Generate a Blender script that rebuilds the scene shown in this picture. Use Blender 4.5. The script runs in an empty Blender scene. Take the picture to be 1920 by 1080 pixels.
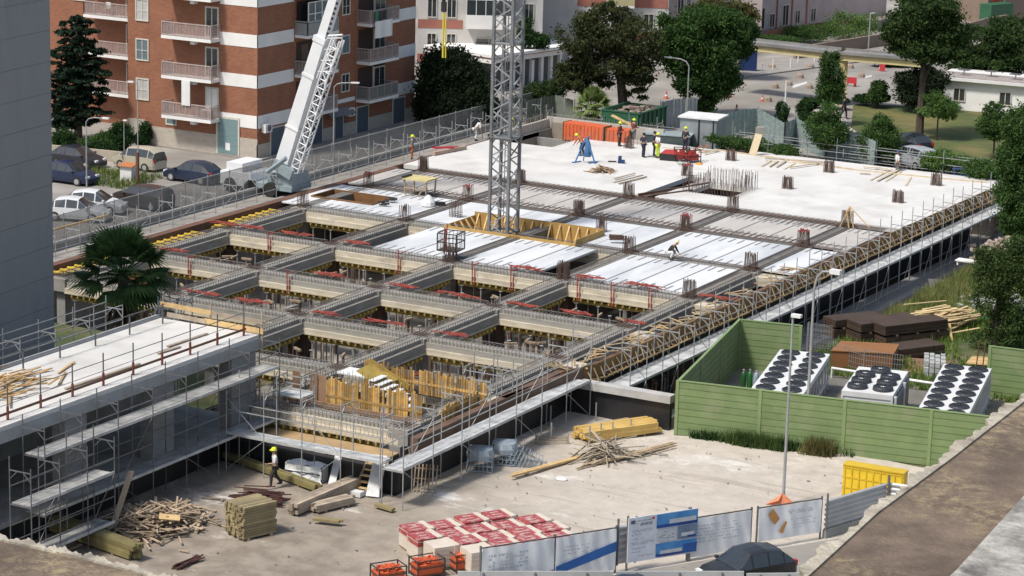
import bpy, math, random
from mathutils import Vector, Matrix, Euler
R = math.radians
rnd = random.Random(7)
scene = bpy.context.scene
# ---------------------------------------------------------------- camera
CAM = Vector((91.5513, -171.0931, 33.8916)); YAW, PIT, ROL, FPX = -0.499449, 0.231532, 0.0272492, 4845.11
_f = Vector((math.sin(YAW)*math.cos(PIT), math.cos(YAW)*math.cos(PIT), -math.sin(PIT)))
_r = Vector((math.cos(YAW), -math.sin(YAW), 0)); _u = _r.cross(_f)
CR = _r*math.cos(ROL) + _u*math.sin(ROL); CU = -_r*math.sin(ROL) + _u*math.cos(ROL); CF = _f
cd = bpy.data.cameras.new('camera'); cam = bpy.data.objects.new('camera', cd); scene.collection.objects.link(cam)
cd.sensor_width = 36; cd.lens = 36*FPX/1920; cd.clip_start = 1; cd.clip_end = 3000
cam.matrix_world = Matrix(((CR.x, CU.x, -CF.x, CAM.x), (CR.y, CU.y, -CF.y, CAM.y), (CR.z, CU.z, -CF.z, CAM.z), (0, 0, 0, 1)))
scene.camera = cam
# ---------------------------------------------------------------- sky and sun
SUN = Vector((-0.26, -0.58, 1.0)).normalized()      # towards the sun
w = bpy.data.worlds.new('World'); scene.world = w; w.use_nodes = True
nt = w.node_tree; nt.nodes.clear()
sky = nt.nodes.new('ShaderNodeTexSky'); sky.sky_type = 'NISHITA'; sky.sun_disc = False
sky.sun_elevation = math.asin(SUN.z); sky.sun_rotation = math.atan2(SUN.x, SUN.y)
sky.air_density = 1.3; sky.dust_density = 3.0
bg = nt.nodes.new('ShaderNodeBackground'); bg.inputs[1].default_value = 0.12
out = nt.nodes.new('ShaderNodeOutputWorld'); nt.links.new(sky.outputs[0], bg.inputs[0]); nt.links.new(bg.outputs[0], out.inputs[0])
sl = bpy.data.lights.new('sun', 'SUN'); sl.energy = 3.5; sl.angle = R(8.0); sl.color = (1.0, 0.955, 0.88)
so = bpy.data.objects.new('sun', sl); scene.collection.objects.link(so)
so.rotation_euler = SUN.to_track_quat('Z', 'Y').to_euler()
scene.view_settings.view_transform = 'Standard'; scene.view_settings.look = 'None'
scene.view_settings.gamma = 1.0; scene.view_settings.exposure = 0.22
scene.cycles.max_bounces = 6; scene.cycles.diffuse_bounces = 3; scene.cycles.glossy_bounces = 3; scene.cycles.transparent_max_bounces = 12

# ---------------------------------------------------------------- survey helpers
def G(px, py, z=0.0):
    """ground survey: the world point seen at photo pixel (1920 wide) on the level z"""
    d = CR*((px-960)/FPX) + CU*((540-py)/FPX) + CF
    return CAM + d*((z-CAM.z)/d.z)
def PX(p):
    d = Vector(p)-CAM; z = d.dot(CF)
    return 960+FPX*d.dot(CR)/z, 540-FPX*d.dot(CU)/z
def H(px, py, base):
    """height z above the base point at which the vertical through it is seen at row py"""
    lo, hi = -10.0, 60.0
    for _ in range(40):
        m = (lo+hi)/2
        if PX((base[0], base[1], m))[1] > py: lo = m
        else: hi = m
    return lo
# ---------------------------------------------------------------- mesh builder
class MB:
    def __init__(s): s.v = []; s.f = []; s.m = []
    def add(s, vs, fs, m=0):
        n = len(s.v); s.v += [tuple(a) for a in vs]; s.f += [tuple(i+n for i in f) for f in fs]; s.m += [m]*len(fs); return s
    def box(s, x0, y0, z0, x1, y1, z1, m=0):
        x0, x1 = min(x0, x1), max(x0, x1); y0, y1 = min(y0, y1), max(y0, y1); z0, z1 = min(z0, z1), max(z0, z1)
        return s.add([(x0,y0,z0),(x1,y0,z0),(x1,y1,z0),(x0,y1,z0),(x0,y0,z1),(x1,y0,z1),(x1,y1,z1),(x0,y1,z1)],
                     [(0,3,2,1),(4,5,6,7),(0,1,5,4),(1,2,6,5),(2,3,7,6),(3,0,4,7)], m)
    def cb(s, c, sz, rz=0.0, m=0, rx=0.0, ry=0.0):
        M = Euler((rx, ry, rz)).to_matrix(); c = Vector(c); hx, hy, hz = sz[0]/2, sz[1]/2, sz[2]/2
        vs = [c + M @ Vector(p) for p in [(-hx,-hy,-hz),(hx,-hy,-hz),(hx,hy,-hz),(-hx,hy,-hz),(-hx,-hy,hz),(hx,-hy,hz),(hx,hy,hz),(-hx,hy,hz)]]
        return s.add(vs, [(0,3,2,1),(4,5,6,7),(0,1,5,4),(1,2,6,5),(2,3,7,6),(3,0,4,7)], m)
    def _frame(s, p, q):
        p, q = Vector(p), Vector(q); d = (q-p).normalized()
        a = Vector((0, 0, 1)) if abs(d.z) < 0.95 else Vector((1, 0, 0))
        x = d.cross(a).normalized(); y = x.cross(d).normalized(); return p, q, x, y
    def bar(s, p, q, w, h=None, m=0):
        h = h or w; p, q, x, y = s._frame(p, q); vs = []
        for e in (p, q):
            for a, b in ((-1,-1),(1,-1),(1,1),(-1,1)): vs.append(e + x*(a*w/2) + y*(b*h/2))
        return s.add(vs, [(0,3,2,1),(4,5,6,7),(0,1,5,4),(1,2,6,5),(2,3,7,6),(3,0,4,7)], m)
    def tube(s, p, q, r, n=6, r2=None, m=0, cap=True):
        r2 = r if r2 is None else r2; p, q, x, y = s._frame(p, q); vs = []
        for e, rr in ((p, r), (q, r2)):
            for i in range(n):
                a = 2*math.pi*i/n; vs.append(e + x*(rr*math.cos(a)) + y*(rr*math.sin(a)))
        fs = [(i, (i+1) % n, n+(i+1) % n, n+i) for i in range(n)]
        if cap: fs += [tuple(range(n-1, -1, -1)), tuple(range(n, 2*n))]
        return s.add(vs, fs, m)
    def path(s, pts, rs, n=7, m=0):
        for i in range(len(pts)-1): s.tube(pts[i], pts[i+1], rs[i], n, rs[i+1], m)
        return s
    def prism(s, pts, z0, z1, m=0):
        n = len(pts); vs = [(a, b, z0) for a, b in pts] + [(a, b, z1) for a, b in pts]
        return s.add(vs, [(i, (i+1) % n, n+(i+1) % n, n+i) for i in range(n)] + [tuple(range(n-1, -1, -1)), tuple(range(n, 2*n))], m)
    def lathe(s, c, prof, n=16, m=0):
        c = Vector(c); vs = []
        for r, z in prof:
            for i in range(n):
                a = 2*math.pi*i/n; vs.append((c.x+r*math.cos(a), c.y+r*math.sin(a), c.z+z))
        fs = []
        for j in range(len(prof)-1):
            for i in range(n): fs.append((j*n+i, j*n+(i+1) % n, (j+1)*n+(i+1) % n, (j+1)*n+i))
        k = len(prof)-1; fs += [tuple(range(n-1, -1, -1)), tuple(k*n+i for i in range(n))]
        return s.add(vs, fs, m)
    def ell(s, c, rx, ry, rz, nu=12, nv=8, m=0):
        c = Vector(c); vs = []; fs = []
        for j in range(nv+1):
            t = math.pi*j/nv
            for i in range(nu):
                a = 2*math.pi*i/nu; vs.append((c.x+rx*math.sin(t)*math.cos(a), c.y+ry*math.sin(t)*math.sin(a), c.z-rz*math.cos(t)))
        for j in range(nv):
            for i in range(nu): fs.append((j*nu+i, j*nu+(i+1) % nu, (j+1)*nu+(i+1) % nu, (j+1)*nu+i))
        return s.add(vs, fs, m)
    def grid(s, p, u, v, nu, nv, fn=None, m=0):
        p, u, v = Vector(p), Vector(u), Vector(v); vs = []; nrm = u.cross(v).normalized()
        for j in range(nv+1):
            for i in range(nu+1):
                q = p + u*(i/nu) + v*(j/nv)
                if fn: q = q + nrm*fn(i/nu, j/nv)
                vs.append(q)
        return s.add(vs, [(j*(nu+1)+i, j*(nu+1)+i+1, (j+1)*(nu+1)+i+1, (j+1)*(nu+1)+i) for j in range(nv) for i in range(nu)], m)
    def tf(s, M, start=0):
        for i in range(start, len(s.v)): s.v[i] = tuple(M @ Vector(s.v[i]))
        return s

def tag(o, label=None, cat=None, group=None, kind=None):
    if label: o['label'] = label
    if cat: o['category'] = cat
    if group: o['group'] = group
    if kind: o['kind'] = kind
    return o
def mk(name, mb, mats, parent=None, world=False, smooth=False, label=None, cat=None, group=None, kind=None):
    me = bpy.data.meshes.new(name); me.from_pydata([tuple(v) for v in mb.v], [], mb.f)
    if not isinstance(mats, (list, tuple)): mats = [mats]
    for a in mats: me.materials.append(a)
    if len(mats) > 1: me.polygons.foreach_set('material_index', mb.m)
    if smooth: me.polygons.foreach_set('use_smooth', [True]*len(me.polygons))
    me.update(); o = bpy.data.objects.new(name, me); scene.collection.objects.link(o)
    if parent is not None:
        o.parent = parent
        if world: o.matrix_parent_inverse = Matrix.Translation(parent.location).inverted()
    return tag(o, label, cat, group, kind)
def thing(name, label, cat, loc=(0, 0, 0), rz=0.0, group=None):
    o = bpy.data.objects.new(name, None); scene.collection.objects.link(o)
    o.location = loc; o.rotation_euler = (0, 0, rz); o.empty_display_size = 0.3
    return tag(o, label, cat, group)
def dup(root, loc, rz=None, label=None, group=None, scale=None):
    r = root.copy(); scene.collection.objects.link(r); r.location = loc
    if rz is not None: r.rotation_euler = (0, 0, rz)
    if scale: r.scale = scale
    if label: r['label'] = label
    if group: r['group'] = group
    for ch in list(root.children):
        c = ch.copy(); scene.collection.objects.link(c); c.parent = r
        for g in list(ch.children):
            d = g.copy(); scene.collection.objects.link(d); d.parent = c
    return r
ORD = ['first', 'second', 'third', 'fourth', 'fifth', 'sixth', 'seventh', 'eighth', 'ninth', 'tenth', 'eleventh', 'twelfth', 'thirteenth', 'fourteenth', 'fifteenth', 'sixteenth']
# ---------------------------------------------------------------- materials
_M = {}
def mat(name, c, c2=None, sc=1.5, rough=0.8, metal=0.0, bump=0.0, bsc=12.0, isl=0.0, detail=6.0, lo=0.35, hi=0.65, stretch=(1, 1, 1), alpha=1.0, coat=0.0, c3=None, sc3=0.2, spec=0.5):
    if name in _M: return _M[name]
    m = bpy.data.materials.new(name); m.use_nodes = True; t = m.node_tree; L = t.links
    b = t.nodes['Principled BSDF']; b.inputs['Roughness'].default_value = rough; b.inputs['Metallic'].default_value = metal
    b.inputs['Specular IOR Level'].default_value = spec
    if coat: b.inputs['Coat Weight'].default_value = coat; b.inputs['Coat Roughness'].default_value = 0.08
    c = tuple(c)+(1,); c2 = tuple(c2)+(1,) if c2 else tuple(x*0.82 for x in c[:3])+(1,)
    geo = t.nodes.new('ShaderNodeNewGeometry'); mp = t.nodes.new('ShaderNodeMapping'); mp.inputs['Scale'].default_value = stretch
    L.new(geo.outputs['Position'], mp.inputs['Vector'])
    n = t.nodes.new('ShaderNodeTexNoise'); n.inputs['Scale'].default_value = sc; n.inputs['Detail'].default_value = detail; n.inputs['Roughness'].default_value = 0.65
    L.new(mp.outputs[0], n.inputs['Vector'])
    mr = t.nodes.new('ShaderNodeMapRange'); mr.inputs[1].default_value = lo; mr.inputs[2].default_value = hi; L.new(n.outputs[0], mr.inputs[0])
    mx = t.nodes.new('ShaderNodeMix'); mx.data_type = 'RGBA'; mx.inputs[6].default_value = c2; mx.inputs[7].default_value = c
    L.new(mr.outputs[0], mx.inputs[0]); col = mx.outputs[2]
    if c3:
        n3 = t.nodes.new('ShaderNodeTexNoise'); n3.inputs['Scale'].default_value = sc3; n3.inputs['Detail'].default_value = 5; n3.inputs['Roughness'].default_value = 0.6
        L.new(mp.outputs[0], n3.inputs['Vector'])
        r3 = t.nodes.new('ShaderNodeMapRange'); r3.inputs[1].default_value = 0.5; r3.inputs[2].default_value = 0.68; L.new(n3.outputs[0], r3.inputs[0])
        m3 = t.nodes.new('ShaderNodeMix'); m3.data_type = 'RGBA'; m3.inputs[7].default_value = tuple(c3)+(1,); L.new(col, m3.inputs[6]); L.new(r3.outputs[0], m3.inputs[0]); col = m3.outputs[2]
    if isl:
        hs = t.nodes.new('ShaderNodeHueSaturation'); ri = t.nodes.new('ShaderNodeMapRange')
        ri.inputs[3].default_value = 1-isl; ri.inputs[4].default_value = 1+isl
        L.new(geo.outputs['Random Per Island'], ri.inputs[0]); L.new(ri.outputs[0], hs.inputs['Value']); L.new(col, hs.inputs['Color']); col = hs.outputs[0]
    L.new(col, b.inputs['Base Color'])
    if bump:
        n2 = t.nodes.new('ShaderNodeTexNoise'); n2.inputs['Scale'].default_value = bsc; n2.inputs['Detail'].default_value = 4; L.new(geo.outputs['Position'], n2.inputs['Vector'])
        bp = t.nodes.new('ShaderNodeBump'); bp.inputs['Strength'].default_value = bump; bp.inputs['Distance'].default_value = 0.05
        L.new(n2.outputs[0], bp.inputs['Height']); L.new(bp.outputs[0], b.inputs['Normal'])
    if alpha < 1: b.inputs['Alpha'].default_value = alpha
    _M[name] = m; return m
slabw = mat('cast concrete', (.60,.59,.57), (.52,.51,.49), .35, .9, bump=.2, bsc=5, c3=(.47,.455,.43), sc3=.3)
precast = mat('precast pale', (.56,.505,.40), (.44,.39,.30), .9, .85, bump=.1, stretch=(1,1,3), c3=(.36,.32,.26), sc3=.7)
concg = mat('concrete grey', (.30,.295,.28), (.22,.215,.205), .8, .9, bump=.2, c3=(.17,.165,.155), sc3=.5)
concd = mat('concrete dark', (.15,.145,.135), (.10,.097,.09), 2., .9, bump=.2)
platew = mat('floor plate white', (.64,.65,.655), (.52,.53,.545), .5, .6, bump=.08, stretch=(1,.25,1), isl=.06, c3=(.42,.44,.465), sc3=.35)
plateb = mat('floor plate beige', (.47,.445,.415), (.37,.345,.32), .6, .8, bump=.1, stretch=(1,.25,1), isl=.05)
slot = mat('plate groove', (.22,.22,.22), None, 3, .9)
rebar = mat('rusty rebar', (.13,.08,.062), (.08,.056,.048), 4, .85)
rebarg = mat('grey rebar', (.21,.195,.18), (.14,.13,.12), 4, .8)
steel = mat('galvanised tube', (.40,.41,.41), (.29,.295,.295), 3, .55, metal=.25)
steeld = mat('dull steel', (.17,.175,.18), (.12,.12,.125), 3, .5, metal=.4)
deckm = mat('scaffold deck steel', (.52,.53,.53), (.36,.365,.36), 1.6, .6, metal=.1, c3=(.6,.6,.59), sc3=.8)
woody = mat('yellow shuttering', (.36,.25,.05), (.24,.17,.045), 1.6, .7, isl=.2)
woodn = mat('new timber', (.58,.41,.20), (.46,.31,.14), 1.5, .75, isl=.22, stretch=(2,2,2))
woodo = mat('old timber', (.33,.25,.17), (.22,.165,.115), 1.5, .85, isl=.28)
woodb = mat('brown plywood', (.19,.095,.035), (.12,.06,.025), 1.2, .6, isl=.15)
woodbd = mat('dark formwork', (.13,.075,.05), (.08,.05,.035), 1.2, .7, isl=.15)
woodg = mat('weathered grey timber', (.38,.31,.235), (.25,.205,.155), 1.5, .85, isl=.22)
red = mat('red plastic', (.36,.075,.05), (.23,.05,.04), 3, .6, isl=.25)
orange = mat('orange panel', (.62,.13,.045), (.50,.10,.04), 2, .6, isl=.1)
black = mat('black membrane', (.022,.022,.024), (.014,.014,.016), 1.5, .45, bump=.2, bsc=3)
blackp = mat('black plastic', (.02,.02,.022), None, 3, .5)
white = mat('white paint', (.74,.74,.73), (.62,.62,.61), 1.2, .5)
whiter = mat('white render', (.76,.75,.73), (.67,.66,.64), .6, .9)
rustbeam = mat('rust primer', (.16,.075,.045), (.10,.055,.035), 1.0, .7)
glassd = mat('window glass', (.045,.055,.06), (.03,.035,.04), .7, .08, spec=.8)
bluep = mat('blue paint', (.05,.19,.42), None, 3, .5)
yellowp = mat('yellow paint', (.72,.50,.02), (.60,.41,.02), 2, .5)
greenp = mat('green steel paint', (.03,.12,.06), (.025,.095,.05), 1.5, .5)
hivis = mat('hi-vis yellow', (.62,.78,.06), None, 3, .6)
rub = mat('rubber', (.02,.02,.02), None, 3, .8)
skin = mat('skin', (.42,.25,.17), None, 5, .6)
navy = mat('navy cloth', (.02,.022,.045), None, 5, .9)
darkc = mat('dark cloth', (.04,.036,.035), None, 5, .9)
whitec = mat('white cloth', (.68,.68,.68), None, 5, .9)
redc = mat('dull red cloth', (.17,.045,.035), None, 5, .9)
orangec = mat('orange cloth', (.50,.14,.04), None, 5, .9)
greyc = mat('grey cloth', (.18,.18,.19), None, 5, .9)
# ================================================================ THE SETTING
ZS, ZY, ZB = -0.5, -2.4, -4.9        # street, yard and basement levels
street_m = mat('asphalt street', (.27,.25,.225), (.20,.185,.165), .25, .9, bump=.1, c3=(.34,.315,.285), sc3=.12)
pave_m = mat('paving', (.30,.275,.25), (.23,.21,.19), .8, .9)
def yard_material():
    m = bpy.data.materials.new('yard dust'); m.use_nodes = True; t = m.node_tree; L = t.links; b = t.nodes['Principled BSDF']
    b.inputs['Roughness'].default_value = .95; b.inputs['Specular IOR Level'].default_value = .2
    geo = t.nodes.new('ShaderNodeNewGeometry')
    def noise(s, d=6, r=.6, st=(1,1,1)):
        mp = t.nodes.new('ShaderNodeMapping'); mp.inputs['Scale'].default_value = st; L.new(geo.outputs['Position'], mp.inputs['Vector'])
        n = t.nodes.new('ShaderNodeTexNoise'); n.inputs['Scale'].default_value = s; n.inputs['Detail'].default_value = d; n.inputs['Roughness'].default_value = r
        L.new(mp.outputs[0], n.inputs['Vector']); return n.outputs[0]
    def rng(v, a, b_):
        r = t.nodes.new('ShaderNodeMapRange'); r.inputs[1].default_value = a; r.inputs[2].default_value = b_; L.new(v, r.inputs[0]); return r.outputs[0]
    def mix(f, a, b_):
        x = t.nodes.new('ShaderNodeMix'); x.data_type = 'RGBA'; L.new(f, x.inputs[0])
        for i, c in ((6, a), (7, b_)):
            if isinstance(c, tuple): x.inputs[i].default_value = c+(1,)
            else: L.new(c, x.inputs[i])
        return x.outputs[2]
    fine = mix(rng(noise(1.2), .35, .68), (.42,.375,.32), (.49,.44,.38))
    # darker brown colour towards the side of the wing: a patchy border along a line in the yard
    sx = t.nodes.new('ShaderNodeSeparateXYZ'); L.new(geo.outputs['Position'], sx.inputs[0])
    def mth(op, a, b_=None):
        k = t.nodes.new('ShaderNodeMath'); k.operation = op
        for i, v in enumerate((a, b_)):
            if v is None: continue
            if isinstance(v, (int, float)): k.inputs[i].default_value = v
            else: L.new(v, k.inputs[i])
        return k.outputs[0]
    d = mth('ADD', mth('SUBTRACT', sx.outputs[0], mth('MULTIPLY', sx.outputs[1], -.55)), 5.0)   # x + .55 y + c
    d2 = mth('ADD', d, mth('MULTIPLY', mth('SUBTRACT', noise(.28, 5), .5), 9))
    brown_side = rng(d2, 7, -5)
    col = mix(brown_side, fine, mix(rng(noise(.9, 8), .38, .62), (.20,.168,.135), (.29,.25,.205)))
    col = mix(rng(noise(.16, 7, .7, (1, 1.6, 1)), .57, .66), col, (.60,.57,.53))     # chalky cement spills
    mp = t.nodes.new('ShaderNodeMapping'); mp.inputs['Rotation'].default_value = (0, 0, -.55); mp.inputs['Scale'].default_value = (.12, 2.2, 1); L.new(geo.outputs['Position'], mp.inputs['Vector'])
    rt = t.nodes.new('ShaderNodeTexNoise'); rt.inputs['Scale'].default_value = 1.0; rt.inputs['Detail'].default_value = 4; L.new(mp.outputs[0], rt.inputs['Vector'])
    gate = mth('MULTIPLY', rng(rt.outputs[0], .56, .64), rng(noise(.11, 3), .42, .58)); gate = mth('MULTIPLY', gate, .55)
    col = mix(gate, col, (.27,.235,.195))                       # vehicle tracks worn through the dust
    col = mix(mth('MULTIPLY', rng(noise(2.6, 6, .7), .60, .70), .5), col, (.24,.205,.165))
    col = mix(rng(noise(5.5, 3), .66, .72), col, (.25,.215,.175))
    L.new(col, b.inputs['Base Color'])
    n2 = noise(7, 5); bp = t.nodes.new('ShaderNodeBump'); bp.inputs['Strength'].default_value = .5; bp.inputs['Distance'].default_value = .06
    L.new(n2, bp.inputs['Height']); L.new(bp.outputs[0], b.inputs['Normal']); return m
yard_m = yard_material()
grass_m = mat('meadow soil', (.065,.085,.025), (.045,.065,.018), .5, .95, bump=.4, bsc=9, c3=(.16,.125,.07), sc3=.3)
lawn_m = mat('lawn', (.085,.105,.028), (.05,.07,.016), .25, .95, bump=.4, bsc=8, c3=(.17,.135,.05), sc3=.16)
def hz(x, y): return .05*math.sin(x*.9+y*.4)+.04*math.sin(y*1.3-x*.5)+.03*math.sin(x*2.7)*math.sin(y*2.1)
def sheet(mb, x0, y0, x1, y1, z, n=1, k=0.0):
    nx = max(1, int((x1-x0)/n)); ny = max(1, int((y1-y0)/n)); o = len(mb.v)
    for j in range(ny+1):
        for i in range(nx+1):
            x = x0+(x1-x0)*i/nx; y = y0+(y1-y0)*j/ny; mb.v.append((x, y, z+(k*hz(x, y) if k else 0)))
    for j in range(ny):
        for i in range(nx): a = o+j*(nx+1)+i; mb.f.append((a, a+1, a+nx+2, a+nx+1)); mb.m.append(0)
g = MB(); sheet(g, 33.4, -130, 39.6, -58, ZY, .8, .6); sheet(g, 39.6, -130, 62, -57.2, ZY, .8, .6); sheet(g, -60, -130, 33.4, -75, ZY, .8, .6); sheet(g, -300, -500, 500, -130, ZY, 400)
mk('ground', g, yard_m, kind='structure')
g = MB(); sheet(g, 39.6, -57.2, 300, 8, ZY, 2, .5); sheet(g, 62, -130, 300, -57.2, ZY, 300)
g.add([(39.6,8,ZY),(300,8,ZY),(300,15,ZS),(39.6,15,ZS)], [(0,1,2,3)])
mk('ground', g, grass_m, kind='structure')
g = MB(); sheet(g, -400, -130, -2.7, 600, ZS, 500); sheet(g, -2.7, 8.2, 39.6, 600, ZS, 600); sheet(g, 39.6, 15, 400, 600, ZS, 600)
mk('street', g, street_m, kind='structure')
g = MB(); sheet(g, -2.7, -75, 18, -58.6, ZY, 2)
mk('ground', g, grass_m, kind='structure')
g = MB(); sheet(g, -2.7, -75, 39.6, 8.2, ZB, 4)
mk('basement_floor', g, mat('basement floor', (.36,.33,.285), (.22,.20,.175), .5, .9), kind='structure')
# earth sides of the excavation along the grass
g = MB(); g.add([(39.6,-58,ZY),(39.6,8.2,ZY),(38.6,8.2,ZB),(38.6,-58,ZB)], [(0,1,2,3)]); g.box(-2.7,8.2,ZB,39.6,8.5,ZS-.004); g.box(-3.0,-75,ZB,-2.7,8.2,ZS-.004)
mk('terrain_cut', g, mat('cut earth', (.13,.11,.09), (.08,.07,.06), .9, .95, bump=.4), kind='structure')
# pavements, lawn, kerbs
def poly(name, pts, z, m, h=.12, **kw):
    mb = MB(); mb.prism([(p[0], p[1]) for p in pts], z-.05, z+h); return mk(name, mb, m, **kw)
def Gs(l, z=ZS): return [G(a, b, z) for a, b in l]
poly('lawn', Gs([(1600,196),(2050,215),(2050,330),(1790,308),(1650,285),(1596,240)])[::-1], ZS, lawn_m, .10, kind='structure')
poly('pavement', Gs([(97,258),(300,276),(486,303),(560,285),(780,236),(1040,172),(1250,130),(1100,140),(780,200),(300,200),(97,200)])[::-1], ZS, pave_m, .12, kind='structure')
poly('pavement', Gs([(1370,150),(1650,112),(1650,92),(1370,118)])[::-1], ZS, pave_m, .12, kind='structure')
poly('footpath', Gs([(1560,182),(1596,240),(1650,286),(1620,290),(1585,262),(1530,230),(1500,236),(1520,196)])[::-1], ZS, mat('pale path', (.36,.33,.30), None, .7, .9), .06, kind='structure')
# pale crossing marks on the far road
g = MB()
for a, b, c, d in [((1485,160),(1512,153),(1514,156),(1487,165)), ((1620,144),(1634,141),(1635,143),(1621,147)), ((1400,128),(1430,124),(1431,126),(1401,130))]:
    q = [G(p[0], p[1], ZS+.006) for p in (a, b, c, d)]; g.add(q, [(3, 2, 1, 0)])
mk('road_markings', g, mat('road paint', (.6,.6,.58), None, 3, .8), kind='structure')
# concrete retaining strip and ledge along the street side of the excavation
# ================================================================ THE PODIUM UNDER CONSTRUCTION
YR = [0, -7.55, -16.8, -24.1, -32.2, -40.8, -49.0, -56.9, -65.0, -73.0]
XC = [0, 7.8, 16.15, 23.85, 31.95]
def EX(y): return 34.3+(y+58)/61.5*1.25 if y > -58 else 33.6
XW = -2.5
B = thing('unfinished_building', 'large unfinished concrete podium with open beam grid and white cast slab', 'building', (16, -35, ZB))
def bp(name, mb, m, **kw): return mk(name, mb, m, B, world=True, **kw)
# --- cast white slab over the far rows, with a recess at the far left and a shaft opening
yc = YR[2]+1.1
g = MB()
shaft = (18.7, -12.7, 21.9, -9.2)
rec = (-1.0, -3.2, 3.0, 4.2)
def slabcells(g, x0, y0, x1, y1, holes, z0, z1):
    xs = sorted({x0, x1} | {h[i] for h in holes for i in (0, 2) if x0 < h[i] < x1}); ys = sorted({y0, y1} | {h[i] for h in holes for i in (1, 3) if y0 < h[i] < y1})
    for i in range(len(xs)-1):
        for j in range(len(ys)-1):
            cx, cy = (xs[i]+xs[i+1])/2, (ys[j]+ys[j+1])/2
            if any(h[0] < cx < h[2] and h[1] < cy < h[3] for h in holes): continue
            g.box(xs[i], ys[j], z0, xs[i+1], ys[j+1], z1)
# slab plan: far edge runs slightly oblique, right edge follows EX
slabcells(g, XW+.2, yc, 16.35, 2.2, [rec, (8, .6, 16.4, 9)], -.32, 0)
slabcells(g, 16.35, yc, 33.9, 4.6, [shaft, (16.35, YR[2]+.9, 17.6, YR[1])], -.32, 0)
g.box(8, .6, -.32, 16.35, 3.4, 0); g.box(3.0, 2.2, -.32, 8, 3.0, 0)
g.prism([(33.9, yc), (EX(yc), yc), (EX(5), 4.6), (33.9, 4.6)], -.32, 0)
bp('cast_slab', g, slabw)
g = MB()   # recess basin, shaft sides
g.box(rec[0], rec[1], -1.4, rec[2], rec[3], -1.3); g.box(rec[0]-.15, rec[1], -1.4, rec[0], rec[3], 0.004); g.box(rec[0], rec[3], -1.4, rec[2], rec[3]+.2, .5)
g.box(shaft[0], shaft[1], -1.0, shaft[2], shaft[3], -.9)
bp('recess', g, mat('recess board', (.30,.26,.21), None, 2, .9))
# strip opening between pours beside the shaft
g = MB()
g.bar((16.4, YR[2]+1.0, .03), (18.6, -9.0, .03), .12, .12); g.bar((17.3, YR[2]+1.2, .03), (18.7, -12.2, .03), .12, .12)
g.bar((16.6, YR[2]+1.3, -.1), (18.0, -9.5, -.1), .7, .05)
bp('joint_board', g, woodbd)
concm = mat('beam core', (.31,.29,.26), (.21,.20,.18), 1.6, .9, bump=.2)
woodp = mat('pale soffit board', (.52,.46,.34), (.40,.34,.24), 1.5, .8)
precastb = mat('precast stained', (.34,.325,.29), (.26,.245,.215), .9, .85, bump=.1, stretch=(1,1,3), c3=(.22,.21,.19), sc3=.9)
precasta = mat('precast greyer', (.31,.285,.25), (.21,.195,.17), .9, .85, bump=.1, stretch=(1,1,3))
# --- beams: wide precast shells with a stirrup core above
def beam_b(k0, y, xa=None, xb=None, covered=False, pale=True):
    x0 = XC[k0]+.55 if xa is None else xa; x1 = XC[k0+1]-.55 if xb is None else xb
    g = MB()
    if covered: g.box(x0, y-.42, -.95, x1, y+.42, -.05, 1)
    else:
        g.box(x0, y-.64, -.84, x1, y+.64, -.60, 0); g.box(x0, y-.50, -.60, x1, y+.50, -.30, 0 if YR.index(y if y in YR else YR[5]) < 6 else 4); g.box(x0, y-.36, -.30, x1, y+.36, -.14, 1)
        n = int((x1-x0)/.22)
        for i in range(n):
            x = x0+.1+i*.22
            for s in (-.40, .40): g.box(x, y+s-.01, -.30, x+.018, y+s+.01, .03, 2)
            g.box(x, y-.41, .012, x+.018, y+.41, .028, 2)
        for s in (-.38, .38): g.box(x0, y+s-.014, .03, x1, y+s+.014, .055, 2)
        g.box(x0, y-.70, -.91, x1, y+.70, -.845, 3)
    return bp('beam', g, [precast, concd if covered else concm, rebarg, woodp, precastb])
def beam_a(x, r0, covered=False, ya=None, yb=None):
    y1 = YR[r0]-.64 if ya is None else ya; y0 = YR[r0+1]+.64 if yb is None else yb
    g = MB()
    if covered: g.box(x-.42, y0, -.95, x+.42, y1, -.05, 1)
    else:
        g.box(x-.62, y0, -.82, x+.62, y1, -.34, 0); g.box(x-.36, y0, -.34, x+.36, y1, -.14, 1)
        n = int((y1-y0)/.24)
        for i in range(n):
            y = y0+.1+i*.24
            for s in (-.40, .40): g.box(x+s-.01, y, -.34, x+s+.01, y+.018, .03, 2)
            g.box(x-.41, y, .012, x+.41, y+.018, .028, 2)
        for s in (-.38, .38): g.box(x+s-.02, y0, .03, x+s+.02, y1, .06, 2)
        g.box(x-.70, y0, -.90, x+.70, y1, -.825, 3)
    return bp('beam', g, [precasta, concd if covered else concm, rebarg, woodp])
for r in range(2, 9):
    kmin = 0 if r < 8 else 2
    for k in range(kmin, 4):
        beam_b(k, YR[r], covered=(r < 4))
beam_b(2, YR[9]+.6, xa=24.0, xb=24.4); beam_b(3, YR[9]+1.1, xa=24.45, xb=32.0)
for k in range(5):
    for r in range(2, 8):
        if r >= 7 and k < 2: continue
        beam_a(XC[k], r, covered=(r < 4 or (r == 4 and k in (2,))))
beam_a(XC[4], 8, yb=YR[9]+1.8); beam_a(XC[3], 8, yb=-70)
# node blocks
g = MB()
for r in range(2, 10):
    for k in range(5):
        if (r >= 8 and k < 2) or (r == 9 and k < 4): continue
        x, y = XC[k], YR[r]+(1.1 if r == 9 else 0)
        g = MB(); g.box(x-.54, y-.62, -.86, x+.54, y+.62, -.12)
        for o in (-.3, -.1, .1, .3): g.bar((x-.6, y+o, -.02), (x+.6, y+o, -.02), .03, m=1); g.bar((x+o, y-.6, .02), (x+o, y+.6, .02), .03, m=1)
        bp('beam_node', g, [concm, rebar])
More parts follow.
